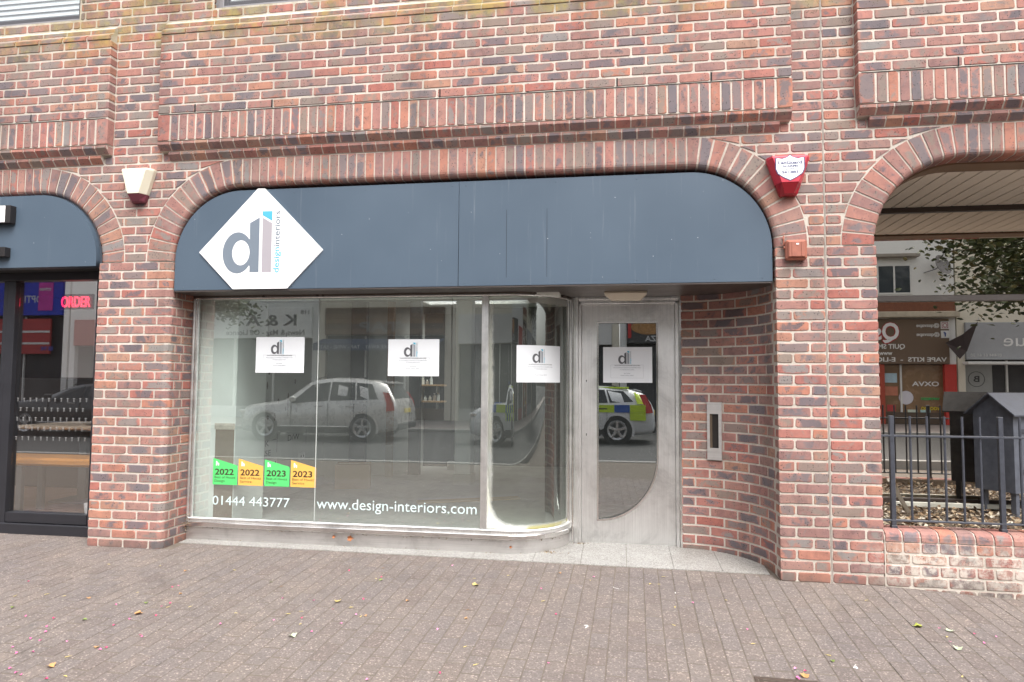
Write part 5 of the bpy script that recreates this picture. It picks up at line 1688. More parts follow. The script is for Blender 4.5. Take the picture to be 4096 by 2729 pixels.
# bed of dead leaves and rubble behind the railing
tag(MB().box(0.30, 3.2, 0.19, 1.52, 0.0, 0.235).obj('planting_bed', pm('bed_soil', (0.10, 0.075, 0.055), 0.95, var=0.5, scale=20, bump=1.0, bscale=60)), 'narrow earth bed between the railing and the tinted glass', 'bed', kind='structure')
lit = MB()
r9 = random.Random(9)
for k in range(2600):
    x, y = r9.uniform(0.34, 2.3), r9.uniform(0.20, 1.40)
    z = 0.236 + r9.random() ** 2 * 0.05
    s = r9.uniform(0.008, 0.030)
    a, t1, t2 = r9.uniform(0, 6.28), r9.uniform(-.7, .7), r9.uniform(-.7, .7)
    M = Matrix.Translation((x, y, z)) @ Matrix.Rotation(a, 4, 'Z') @ Matrix.Rotation(t1, 4, 'X') @ Matrix.Rotation(t2, 4, 'Y')
    lit.add([M @ Vector(p) for p in ((-s, 0, 0), (-s * .2, -s * .55, s * .12), (s, 0, 0), (-s * .1, s * .55, s * .18))], [(0, 1, 2, 3)])
def litter_material():
    m, nt, b = newmat('dead_leaf_litter')
    geo = node(nt, 'ShaderNodeNewGeometry')
    c = ramp(nt, geo.outputs['Random Per Island'], [(0.0, (0.10, 0.065, 0.04)), (0.3, (0.21, 0.13, 0.07)), (0.55, (0.32, 0.23, 0.14)), (0.8, (0.44, 0.36, 0.25)), (1.0, (0.62, 0.57, 0.48))])
    lk(nt, c, b.inputs['Base Color'])
    b.inputs['Roughness'].default_value = 0.8
    return m
M_LITTER = litter_material()
tag(lit.obj('dead_leaves', M_LITTER), 'brown dead leaves and rubble behind the railing', 'leaf litter', kind='stuff')
M_ALU = pm('old_aluminium', (0.56, 0.55, 0.48), 0.45, metal=0.4, var=0.2)
tag(MB().box(0.86, 1.75, 1.24, 1.27, 0.262, 0.30, 0.003).obj('metal_strip', M_ALU), 'pale metal strip lying along the foot of the tinted glass', 'strip')
ps = MB()
ps.tube([(0.60, 0.62, 0.56), (0.86, 0.94, 0.25)], 0.020, 4)
tag(ps.obj('leaning_batten', pm('old_batten', (0.40, 0.36, 0.30), 0.7, var=0.3)), 'old grey batten leaning against the pier behind the railing', 'batten')
# gabled black cabinet
gb = thing('gabled_cabinet', 'black gabled metal cabinet on legs behind the railing', 'cabinet', (1.75, 1.1, 0.24))
A = Vector((1.655, 0.98, 0)); Bv = Vector((1.50, 1.27, 0))
gx = (A - Bv); gw = gx.length; gx.normalize(); gyv = Vector((-gx.y, gx.x, 0))
if gyv.x < 0:
    gyv = -gyv
O = (A + Bv) / 2
def gp(u, w, z):
    return O + gx * u + gyv * w + Vector((0, 0, z))
hw, ln_, zb_, ze, zr = gw / 2, 0.70, 0.43, 1.075, 1.205
M_GBX = pm('black_sheet_metal', (0.095, 0.104, 0.128), 0.38, var=0.5, scale=18, bump=0.25, bscale=300)
v = [gp(-hw, 0, zb_), gp(hw, 0, zb_), gp(hw, 0, ze), gp(0, 0, zr), gp(-hw, 0, ze), gp(-hw, ln_, zb_), gp(hw, ln_, zb_), gp(hw, ln_, ze), gp(0, ln_, zr), gp(-hw, ln_, ze)]
MB().add(v, [(0, 1, 2, 3, 4), (9, 8, 7, 6, 5), (1, 6, 7, 2), (0, 4, 9, 5), (0, 5, 6, 1), (2, 7, 8, 3), (4, 3, 8, 9)]).obj('body', M_GBX, gb)
rf = MB()
for s in (-1, 1):
    e0, e1 = (s * (hw + 0.045), ze - 0.035), (0.0, zr + 0.006)
    t_ = 0.012
    v = [gp(e0[0], -0.05, e0[1]), gp(e1[0], -0.05, e1[1]), gp(e1[0], ln_ + .05, e1[1]), gp(e0[0], ln_ + .05, e0[1]),
         gp(e0[0], -0.05, e0[1] + t_), gp(e1[0], -0.05, e1[1] + t_), gp(e1[0], ln_ + .05, e1[1] + t_), gp(e0[0], ln_ + .05, e0[1] + t_)]
    MB().add(v, [(0, 1, 2, 3), (4, 7, 6, 5), (0, 4, 5, 1), (2, 6, 7, 3), (0, 3, 7, 4), (1, 5, 6, 2)]).obj('roof_panel', M_GBX, gb)
for u, w in ((-hw + .04, .05), (hw - .04, .05), (-hw + .04, ln_ - .05), (hw - .04, ln_ - .05)):
    MB().obox(gp(u, w, 0.33), gx, gyv, (0, 0, 1), 0.02, 0.02, 0.10).obj('leg', M_GBX, gb)
for k, z in enumerate((0.60, 0.92)):
    MB().obox(gp(hw + 0.004, 0.10, z), gx, gyv, (0, 0, 1), 0.006, 0.03, 0.018, 0.003).obj('hinge', M_IRON, gb)
MB().obox(gp(hw + 0.003, 0.40, 0.76), gx, gyv, (0, 0, 1), 0.004, 0.16, 0.24, 0.003).obj('hatch', M_GBX, gb)
MB().obox(gp(hw + 0.009, 0.53, 0.76), gx, gyv, (0, 0, 1), 0.006, 0.012, 0.02, 0.003).obj('latch', M_STEEL, gb)
# tinted glazing
tg = thing('tinted_window', 'wide tinted shop window set back behind the railing', 'shop window', (1.8, 1.48, 0.24))
M_BRZ = pm('bronze_frame', (0.045, 0.032, 0.026), 0.4)
MB().box(-0.2, 4.2, 1.455, 1.52, 0.236, 0.300, 0.003).obj('bottom_rail', M_BRZ, tg)
MB().box(-0.2, 4.2, 1.455, 1.52, 2.815, 2.858, 0.003).obj('head', M_BRZ, tg)
MB().box(-0.2, 4.2, 1.450, 1.52, 2.018, 2.072, 0.004).obj('transom', pm('grey_transom', (0.22, 0.20, 0.19), 0.4, metal=0.5), tg)
for x in (-0.15, 2.14, 4.1):
    MB().box(x - 0.02, x + 0.02, 1.456, 1.52, 2.073, 2.814, 0.003).obj('mullion', M_BRZ, tg)
MB().box(-0.2, 4.2, 1.480, 1.486, 0.301, 2.017).obj('pane', M_GLASS_DARK, tg)
MB().box(-0.2, 4.2, 1.480, 1.486, 2.073, 2.814).obj('pane', M_GLASS_DARK, tg)
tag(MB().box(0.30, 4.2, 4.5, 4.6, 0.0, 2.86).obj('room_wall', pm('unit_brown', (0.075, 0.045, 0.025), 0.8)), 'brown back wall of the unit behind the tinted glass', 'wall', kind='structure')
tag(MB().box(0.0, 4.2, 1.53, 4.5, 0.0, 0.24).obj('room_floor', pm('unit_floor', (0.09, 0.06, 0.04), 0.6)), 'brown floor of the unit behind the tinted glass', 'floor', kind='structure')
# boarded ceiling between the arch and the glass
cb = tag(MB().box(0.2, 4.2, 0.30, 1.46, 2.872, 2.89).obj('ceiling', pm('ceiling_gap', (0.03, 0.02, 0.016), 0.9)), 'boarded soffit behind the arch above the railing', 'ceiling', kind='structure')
cbm = MB().box(-0.056, 0.056, 0.345, 1.455, 2.860, 2.8715, 0.002).mesh('board', pm('soffit_board', (0.92, 0.86, 0.76), 0.6, var=0.12, scale=3))
x = 0.30
while x < 4.1:
    link('board', cbm, cb, (x, 0, 0))
    x += 0.123
MB().prism([(0.345, 2.25)] + [(0.935 - 0.592 * math.cos(R(a)), 2.25 + 0.592 * math.sin(R(a))) for a in range(0, 91, 6)] + [(4.2, 2.842), (4.2, 2.90), (0.2, 2.90), (0.2, 2.25)], 0.163, 0.343, 'y').obj('arch_lining', pm('arch_lining_brown', (0.20, 0.125, 0.075), 0.6), bld)
us = MB().box(-5.8, 4.3, 0.35, LIGHT_GAP[2], 2.95, 3.0)  # slab left open above the same added daylight gap
us.box(-5.8, LIGHT_GAP[0], LIGHT_GAP[2], 6.1, 2.95, 3.0)
us.box(LIGHT_GAP[1], 4.3, LIGHT_GAP[2], 6.1, 2.95, 3.0)
us.box(LIGHT_GAP[0], LIGHT_GAP[1], LIGHT_GAP[3], 6.1, 2.95, 3.0)
tag(us.obj('upper_floor_slab', pm('slab', (0.1, 0.1, 0.1), 0.9)), 'concrete floor over the shops', 'floor', kind='structure')
tag(MB().box(-12, 6, 0.40, 0.45, 3.0, 6.0).obj('upper_back_wall', pm('upper_back', (0.25, 0.25, 0.25), 0.9)), 'inner wall of the upper storey', 'wall', kind='structure')
# ------------------------------------------------------------------ the street behind the viewer, seen in the glass
M_ASPH = pm('asphalt', (0.055, 0.054, 0.053), 0.85, var=0.25, scale=3, bump=0.5, bscale=150)
tag(MB().box(-70, 60, -15.2, -6.75, -0.6, -0.30).obj('road', M_ASPH), 'dark asphalt road opposite the shops', 'road', kind='structure')
tag(MB().box(-70, 60, -6.75, -6.6, -0.6, -0.20, 0.01).obj('kerb', pm('kerb_stone', (0.34, 0.33, 0.31), 0.8)), 'stone kerb of the near pavement', 'kerb', kind='structure')
tag(MB().box(-70, 60, -15.35, -15.2, -0.6, -0.20, 0.01).obj('kerb', pm('kerb_stone', (0.34, 0.33, 0.31), 0.8)), 'stone kerb of the far pavement', 'kerb', kind='structure')
tag(MB().box(-70, 60, -20.0, -15.35, -0.6, -0.205).obj('pavement', pm('far_paving', (0.25, 0.215, 0.20), 0.85, var=0.15)), 'paved footway on the far side of the road', 'pavement', kind='structure')
tag(MB().add([(-300, -300, -0.55), (300, -300, -0.55), (300, 300, -0.55), (-300, 300, -0.55)], [(0, 1, 2, 3)]).obj('ground', M_ASPH), 'ground sheet under the street', 'ground', kind='structure')
YF = -20.0
M_CREAM = pm('cream_render', (0.74, 0.69, 0.58), 0.85, var=0.08, scale=1.5)
M_GREYR = pm('grey_render', (0.76, 0.76, 0.74), 0.85, var=0.08, scale=1.5)
M_WINDK = pm('far_window_glass', (0.05, 0.06, 0.07), 0.08, var=0.1)
M_FARSHOP = pm('far_shop_glass', (0.075, 0.075, 0.078), 0.9, var=0.6, scale=1.2, spec=0.05)
M_UPVC = pm('white_upvc', (0.72, 0.72, 0.70), 0.4)
def far_building(label, x0, x1, h, m_wall, fas_c, zf0, zf1, name='far_building', win_xs=(), shopcol=None, roofc=(0.10, 0.07, 0.06)):
    t = thing(name, label, 'building', ((x0 + x1) / 2, YF, -0.2))
    w = MB()
    w.box(x0, x1, YF - 6, YF - 0.3, -0.3, h)
    w.box(x0, x1, YF - 0.3, YF, zf1, h)
    w.box(x0, x0 + 0.25, YF - 0.3, YF, -0.3, zf1 - 0.001)
    w.box(x1 - 0.25, x1, YF - 0.3, YF, -0.3, zf1 - 0.001)
    w.obj('wall', m_wall, t)
    MB().box(x0 + 0.26, x1 - 0.26, YF - 0.05, YF + 0.10, zf0, zf1 - 0.01, 0.01).obj('fascia', pm('far_fascia_%d' % round(x0 * 10), fas_c, 0.5), t)
    sh = shopcol or M_FARSHOP
    MB().box(x0 + 0.26, x1 - 0.26, YF - 0.25, YF - 0.2, 0.25, zf0 - 0.01).obj('shop_glass', sh, t)
    MB().box(x0 + 0.26, x1 - 0.26, YF - 0.2, YF - 0.1, -0.2, 0.25).obj('stall_riser', pm('riser_%d' % round(x0 * 10), tuple(c * 0.6 for c in fas_c), 0.6), t)
    n = max(1, int((x1 - x0) / 1.6))
    for k in range(1, n):
        x = x0 + 0.26 + (x1 - x0 - 0.52) * k / n
        MB().box(x - 0.03, x + 0.03, YF - 0.2, YF - 0.12, 0.25, zf0 - 0.02).obj('shop_mullion', M_UPVC, t)
    for xc in win_xs:
        fr = MB()
        z0, z1, hw_ = 4.75, 5.9, 0.62
        fr.box(xc - hw_, xc + hw_, YF - 0.02, YF + 0.03, z0, z0 + 0.06)
        fr.box(xc - hw_, xc + hw_, YF - 0.02, YF + 0.03, z1 - 0.06, z1)
        for dx in (-hw_ + 0.03, 0, hw_ - 0.03):
            fr.box(xc + dx - 0.03, xc + dx + 0.03, YF - 0.02, YF + 0.03, z0 + 0.06, z1 - 0.06)
        f_ = fr.obj('window', M_UPVC, t)
        MB().box(xc - hw_ + 0.06, xc + hw_ - 0.06, YF + 0.001, YF + 0.008, z0 + 0.06, z1 - 0.06).obj('pane', M_WINDK, f_)
        MB().box(xc - hw_ - 0.2, xc + hw_ + 0.2, YF, YF + 0.35, 6.15, 6.27, 0.01).obj('hood', pm('hood_grey', (0.30, 0.27, 0.23), 0.8, var=0.4), f_)
    MB().box(x0 - 0.02, x1 + 0.02, YF - 6.2, YF + 0.15, h, h + 0.25, 0.02).obj('parapet', pm('parapet_brown', roofc, 0.8), t)
    return t
def far_text(t, body, size, x, z, c, width=None, bold=0.0, y=None, mname=None):
    return text_obj('lettering', body, size, face_back(x, (YF + 0.102) if y is None else y, z), pm(mname or ('far_print_%.2f_%.2f_%.2f' % c), c, 0.5), t, thick=0.01, width=width, bold=bold)

t = far_building('two storey white render newsagent with white sign across the road', -19.0, -13.35, 7.6, M_GREYR, (0.86, 0.86, 0.84), 3.0, 4.25, win_xs=(-17.4, -15.0))
far_text(t, 'K & A', 0.62, -14.25, 3.50, (0.10, 0.10, 0.11), 2.2, 0.02)
far_text(t, 'News & Mag - Off Licence', 0.30, -13.9, 3.12, (0.10, 0.10, 0.11), 3.4, 0.01)
far_text(t, '118', 0.24, -13.72, 3.95, (0.10, 0.10, 0.11), 0.36)
t = far_building('timber clad bar with a dark blue awning across the road', -13.3, -7.9, 8.4, M_CREAM, (0.20, 0.13, 0.085), 3.1, 4.2, win_xs=(-11.6, -9.4))
for k in range(5):
    MB().box(-13.0, -8.2, YF + 0.101, YF + 0.12, 3.14 + k * 0.205, 3.335 + k * 0.205, 0.006).obj('cladding_board', pm('cladding_%d' % (k % 3), ((0.22, 0.14, 0.09), (0.17, 0.12, 0.09), (0.26, 0.16, 0.09))[k % 3], 0.7, var=0.3, scale=4), t)
far_text(t, 'TAP', 0.52, -9.9, 3.25, (0.25, 0.24, 0.23), 1.7, 0.03, YF + 0.125)
far_text(t, 'The', 0.22, -10.9, 3.75, (0.25, 0.24, 0.23), 0.4, 0.0, YF + 0.125)
MB().add([(-13.1, YF + 0.1, 2.95), (-8.1, YF + 0.1, 2.95), (-8.1, YF + 1.0, 2.72), (-13.1, YF + 1.0, 2.72), (-13.1, YF + 1.0, 2.45), (-8.1, YF + 1.0, 2.45)], [(0, 1, 2, 3), (3, 2, 5, 4)]).obj('awning', pm('awning_blue', (0.035, 0.06, 0.13), 0.7), t)
far_text(t, 'DRINK INSIDE OR TAKE AWAY', 0.2, -8.3, 2.52, (0.6, 0.62, 0.65), 2.7, 0.0, YF + 1.005)
far_text(t, 'TAP - WINE - EATS', 0.2, -11.2, 2.52, (0.6, 0.62, 0.65), 1.7, 0.0, YF + 1.005)
t = far_building('cream rendered house with a white shop sign across the road', -7.85, -1.5, 7.9, M_CREAM, (0.66, 0.65, 0.63), 2.75, 3.9, win_xs=(-6.2, -3.4))
t = far_building('pizza takeaway with a dark sign across the road', -1.45, 3.4, 8.2, M_GREYR, (0.06, 0.058, 0.06), 2.8, 3.75, win_xs=(0.3, 2.1))
far_text(t, 'PIZZA', 0.30, 0.35, 2.88, (0.62, 0.62, 0.62), 0.85, 0.02)
pz = MB()
pz.lathe([(0.0, 0.0), (0.62, 0.0), (0.68, 0.02), (0.62, 0.03), (0.0, 0.02)], (-0.35, YF + 0.11, 3.42), (0, 1, 0), 28)
po = pz.obj('pizza_picture', pm('pizza_print', (0.42, 0.22, 0.08), 0.6, var=0.7, scale=9), t)
po.scale = (1, 1, 0.42)
po.location = (0, 0, 3.42 * 0.58)
MB().box(-1.15, -1.02, YF + 0.10, YF + 0.13, 3.0, 3.7).obj('sign_stripe', pm('red_stripe', (0.5, 0.03, 0.03), 0.5), t)
t = far_building('white rendered house beside the takeaway across the road', 3.45, 7.2, 8.4, M_GREYR, (0.45, 0.06, 0.05), 2.6, 3.5, win_xs=(5.3,))
t = far_building('vape shop with brown sign and red door surround across the road', 7.25, 11.05, 8.6, M_GREYR, (0.150, 0.100, 0.065), 2.08, 3.80, win_xs=(8.95,), shopcol=pm('vape_interior', (0.24, 0.145, 0.075), 0.25, var=0.5, scale=2))
MB().box(7.27, 11.04, YF + 0.002, YF + 0.06, 4.08, 4.44).obj('brick_band', pm('brick_band', (0.20, 0.075, 0.04), 0.8, var=0.4, scale=12), t)
MB().box(7.26, 11.1, YF + 0.0, YF + 0.30, 3.84, 4.06, 0.02).obj('canopy', pm('weathered_canopy', (0.50, 0.44, 0.34), 0.7, var=0.4, scale=5), t)
far_text(t, 'Qss', 0.90, 9.06, 3.00, (0.42, 0.02, 0.02), 1.25, 0.06)
far_text(t, 'Qss', 0.90, 9.03, 3.01, (0.80, 0.80, 0.80), 1.19, 0.025, YF + 0.116)
far_text(t, 'QUIT SMOKING', 0.25, 9.23, 2.66, (0.75, 0.75, 0.73), 1.75, 0.02)
far_text(t, 'www.', 0.22, 8.78, 2.42, (0.75, 0.75, 0.73), 0.5, 0.02)
far_text(t, 'VAPE KITS  -  E-LIQUID', 0.23, 10.68, 2.17, (0.78, 0.78, 0.76), 3.0, 0.02)
for z in (3.48, 3.14):
    far_text(t, '@qssvape', 0.19, 10.45, z, (0.75, 0.75, 0.73), 0.80, 0.01)
    MB().box(10.50, 10.79, YF + 0.10, YF + 0.112, z - 0.08, z + 0.20, 0.004).obj('icon_tile', M_UPVC, t)
ic = MB()
ic.lathe([(0.055, 0.0), (0.075, 0.0), (0.075, 0.006), (0.055, 0.006), (0.055, 0.0)], (10.645, YF + 0.113, 3.54), (0, 1, 0), 20)
ic.obj('icon_ring', pm('icon_red', (0.30, 0.04, 0.06), 0.5), t)
plate_obj('icon_frame', [(-0.11, -0.11), (0.11, -0.11), (0.11, 0.11), (-0.11, 0.11)], [[(-0.09, -0.09), (-0.09, 0.09), (0.09, 0.09), (0.09, -0.09)]], face_back(10.645, YF + 0.113, 3.54), 0.004, pm('icon_red', (0.30, 0.04, 0.06), 0.5), t)
far_text(t, 'f', 0.24, 10.68, 3.12, (0.03, 0.06, 0.25), 0.09, 0.03, YF + 0.114)
far_text(t, 'OXVA', 0.24, 10.5, 1.25, (0.8, 0.8, 0.8), 0.95, 0.02, YF - 0.18)
far_text(t, 'VAPORESSO', 0.13, 10.5, 0.72, (0.02, 0.6, 0.15), 0.65, 0.01, YF - 0.18)
far_text(t, 'VOOPOO', 0.17, 10.5, 0.34, (0.75, 0.6, 0.02), 0.65, 0.02, YF - 0.18)
MB().box(10.62, 11.03, YF - 0.12, YF + 0.05, -0.2, 2.07).obj('red_pilaster', pm('red_paint', (0.50, 0.03, 0.02), 0.5), t)
MB().box(8.35, 8.52, YF - 0.12, YF + 0.02, -0.2, 2.07).obj('red_pilaster', pm('red_paint2', (0.40, 0.06, 0.03), 0.5), t)
for k, (px, pz_, w_, h_, c_) in enumerate(((8.75, 1.55, 0.55, 0.36, (0.45, 0.62, 0.72)), (8.82, 1.05, 0.45, 0.35, (0.55, 0.20, 0.12)), (9.55, 0.05, 0.35, 0.6, (0.62, 0.70, 0.60)), (10.0, 0.05, 0.35, 0.6, (0.45, 0.66, 0.66)), (8.8, 0.4, 0.3, 0.25, (0.5, 0.05, 0.05)))):
    MB().box(px - w_ / 2, px + w_ / 2, YF - 0.19, YF - 0.18, pz_ - h_ / 2, pz_ + h_ / 2).obj('poster', pm('poster_%d' % k, c_, 0.5, var=0.3, scale=8), t)
pr = MB().lathe([(0.0, 0.0), (0.26, 0.0)], (9.33, YF - 0.18, 0.80), (0, 1, 0), 24).obj('round_poster', pm('poster_round', (0.7, 0.68, 0.75), 0.5), t)
t = far_building('cream rendered shop with pale grey sign across the road', 11.1, 17.5, 8.6, M_CREAM, (0.36, 0.37, 0.39), 2.25, 3.65, win_xs=(14.2, 16.2))
far_text(t, 'ue', 0.66, 13.35, 2.75, (0.78, 0.78, 0.78), 0.72, 0.0)
far_text(t, '01444 61 61 30', 0.16, 12.55, 2.36, (0.66, 0.66, 0.66), 1.05, 0.0)
far_text(t, 'B', 0.32, 11.90, 1.42, (0.05, 0.05, 0.05), 0.2, 0.01, YF - 0.17)
MB().box(11.3, 12.35, YF - 0.199, YF - 0.18, 0.3, 2.2).obj('grey_panel', pm('grey_panel', (0.33, 0.34, 0.33), 0.5), t)
MB().lathe([(0.27, 0.0), (0.29, 0.0), (0.29, 0.005), (0.27, 0.005)], (11.8, YF - 0.175, 1.52), (0, 1, 0), 28).obj('circle_mark', pm('far_print_0.05_0.05_0.05', (0.05, 0.05, 0.05), 0.5), t)
MB().box(11.2, 17.3, YF + 0.10, YF + 0.55, 2.05, 2.16, 0.02).obj('awning_case', M_UPVC, t)
t = far_building('shop row with a deep blue optician sign across the road', -31.0, -24.6, 9.0, M_GREYR, (0.025, 0.05, 0.50), 4.0, 5.6, win_xs=())
far_text(t, 'OPTICIAN', 0.42, -25.8, 4.55, (0.6, 0.6, 0.65), 1.9, 0.01)
MB().box(-26.0, -25.3, YF + 0.105, YF + 0.12, 4.2, 5.4).obj('pink_sign', pm('pink_sign', (0.60, 0.05, 0.38), 0.5), t)
MB().box(-30.7, -25.4, YF - 0.02, YF + 0.08, 2.35, 3.85, 0.01).obj('red_panel', pm('red_panel', (0.45, 0.05, 0.05), 0.5), t)
for z in (2.75, 3.25):
    MB().box(-30.7, -25.4, YF + 0.081, YF + 0.10, z, z + 0.09, 0.01).obj('white_stripe', M_UPVC, t)
far_text(t, 'scrivens', 0.24, -25.4, 5.05, (0.7, 0.7, 0.72), 0.55, 0.01, YF + 0.125)
far_text(t, 'SEE THE', 0.22, -25.2, 2.5, (0.05, 0.08, 0.4), 0.6, 0.03, YF + 0.09)
t = far_building('red fronted shop between the optician and the newsagent across the road', -24.5, -19.1, 8.0, M_GREYR, (0.40, 0.05, 0.04), 2.7, 3.8, win_xs=(-22.0,))
t = far_building('plain rendered house at the end of the far row', 17.6, 26.0, 8.2, M_GREYR, (0.2, 0.2, 0.2), 2.6, 3.6, win_xs=(20.0, 23.0))
t = far_building('plain rendered house beyond the optician', -42.0, -31.1, 8.6, M_CREAM, (0.3, 0.28, 0.25), 2.8, 3.8, win_xs=(-38.0, -34.0))
# satellite dish on the vape shop wall
sdh = thing('satellite_dish', 'grey satellite dish on the wall above the vape shop', 'satellite dish', (10.3, YF, 5.6))
MB().lathe([(0.0, 0.0), (0.18, 0.02), (0.32, 0.07), (0.40, 0.13), (0.405, 0.13), (0.32, 0.06), (0.18, 0.01), (0.0, -0.01)], (10.45, YF + 0.35, 5.75), (0.5, 0.8, 0.35), 24).obj('bowl', pm('dish_grey', (0.20, 0.19, 0.19), 0.6), sdh)
MB().tube([(10.0, YF + 0.02, 5.55), (10.3, YF + 0.3, 5.65), (10.45, YF + 0.36, 5.75)], 0.02, 6).obj('arm', pm('dish_arm', (0.2, 0.2, 0.2), 0.5), sdh)
fl = thing('hanging_flag', 'dark pennant flag hanging outside the vape shop', 'flag', (10.9, YF + 0.5, 3.0))
MB().tube([(11.2, YF + 0.1, 2.25), (11.55, YF + 0.7, 3.78)], 0.015, 6).obj('pole', M_UPVC, fl)
MB().add([(11.52, YF + 0.68, 3.62), (11.25, YF + 0.4, 2.55), (10.95, YF + 0.5, 2.25), (10.45, YF + 0.55, 2.85), (11.0, YF + 0.62, 3.15)], [(0, 1, 2, 3, 4)]).obj('cloth', pm('flag_cloth', (0.05, 0.035, 0.035), 0.8, var=0.5, scale=5), fl)

# ------------------------------------------------------------------ street trees
def leaf_material():
    m, nt, b = newmat('tree_leaf')
    geo = node(nt, 'ShaderNodeNewGeometry')
    c = ramp(nt, geo.outputs['Random Per Island'], [(0.0, (0.030, 0.045, 0.012)), (0.5, (0.060, 0.080, 0.022)), (0.85, (0.10, 0.105, 0.03)), (1.0, (0.15, 0.12, 0.04))])
    lk(nt, c, b.inputs['Base Color'])
    b.inputs['Roughness'].default_value = 0.6
    return m
M_LEAF, M_BARK = leaf_material(), pm('bark', (0.10, 0.075, 0.055), 0.9, var=0.35, scale=12, bump=0.8, bscale=60)
def tree(label, x, y, zc, rx, rz, seed, n=2600, nb=15, leaf=1.0):
    t = thing('street_tree', label, 'tree', (x, y, -0.25), 'street trees along the kerb')
    r = random.Random(seed)
    tr = MB().tube([(x, y, -0.25), (x + 0.03, y, 1.2), (x - 0.03, y + 0.02, 2.4), (x, y, zc - 0.4), (x + 0.05, y, zc + rz * 0.6)], [0.16, 0.125, 0.105, 0.085, 0.03], 10)
    tips = []
    for k in range(nb):
        a = k * 2.4 + r.uniform(-.3, .3)
        z0 = zc - rz * 0.75 + r.random() * rz * 0.9
        L = rx * r.uniform(0.55, 0.95)
        p1 = (x + math.cos(a) * L * 0.5, y + math.sin(a) * L * 0.5, z0 + 0.25 * L)
        p2 = (x + math.cos(a) * L, y + math.sin(a) * L, z0 + r.uniform(-.1, .5) * L)
        tr.tube([(x, y, z0 - 0.3), p1, p2], [0.05, 0.03, 0.01], 6)
        tips += [p1, p2, tuple((u + w) / 2 for u, w in zip(p1, p2))]
    tr.obj('trunk', M_BARK, t)
    cr = MB()
    for k in range(n):
        c = r.choice(tips)
        d = Vector((r.gauss(0, 1), r.gauss(0, 1), r.gauss(0, 0.7))) * (rx * 0.17)
        p = Vector(c) + d
        s = r.uniform(0.05, 0.10)
        M = Matrix.Translation(p) @ Matrix.Rotation(r.uniform(0, 6.3), 4, 'Z') @ Matrix.Rotation(r.uniform(-1.2, 1.2), 4, 'X') @ Matrix.Rotation(r.uniform(-.8, .8), 4, 'Y')
        cr.add([M @ (Vector(q) * leaf) for q in ((-s, 0, 0), (-s * .3, -s * .6, 0), (s * .5, -s * .45, 0.01), (s * 1.1, 0, -0.02), (s * .5, s * .45, 0.01), (-s * .3, s * .6, 0))], [(0, 1, 2, 3, 4, 5)])
    cr.obj('crown', M_LEAF, t)
tree('leafy street tree by the kerb opposite the vape shop', 10.9, -12.9, 4.9, 3.6, 1.7, 3, 9000, 30, 1.25)
tree('leafy street tree by the kerb opposite the newsagent', -15.4, -14.6, 4.4, 2.0, 1.5, 5, 4500, 22, 1.1)

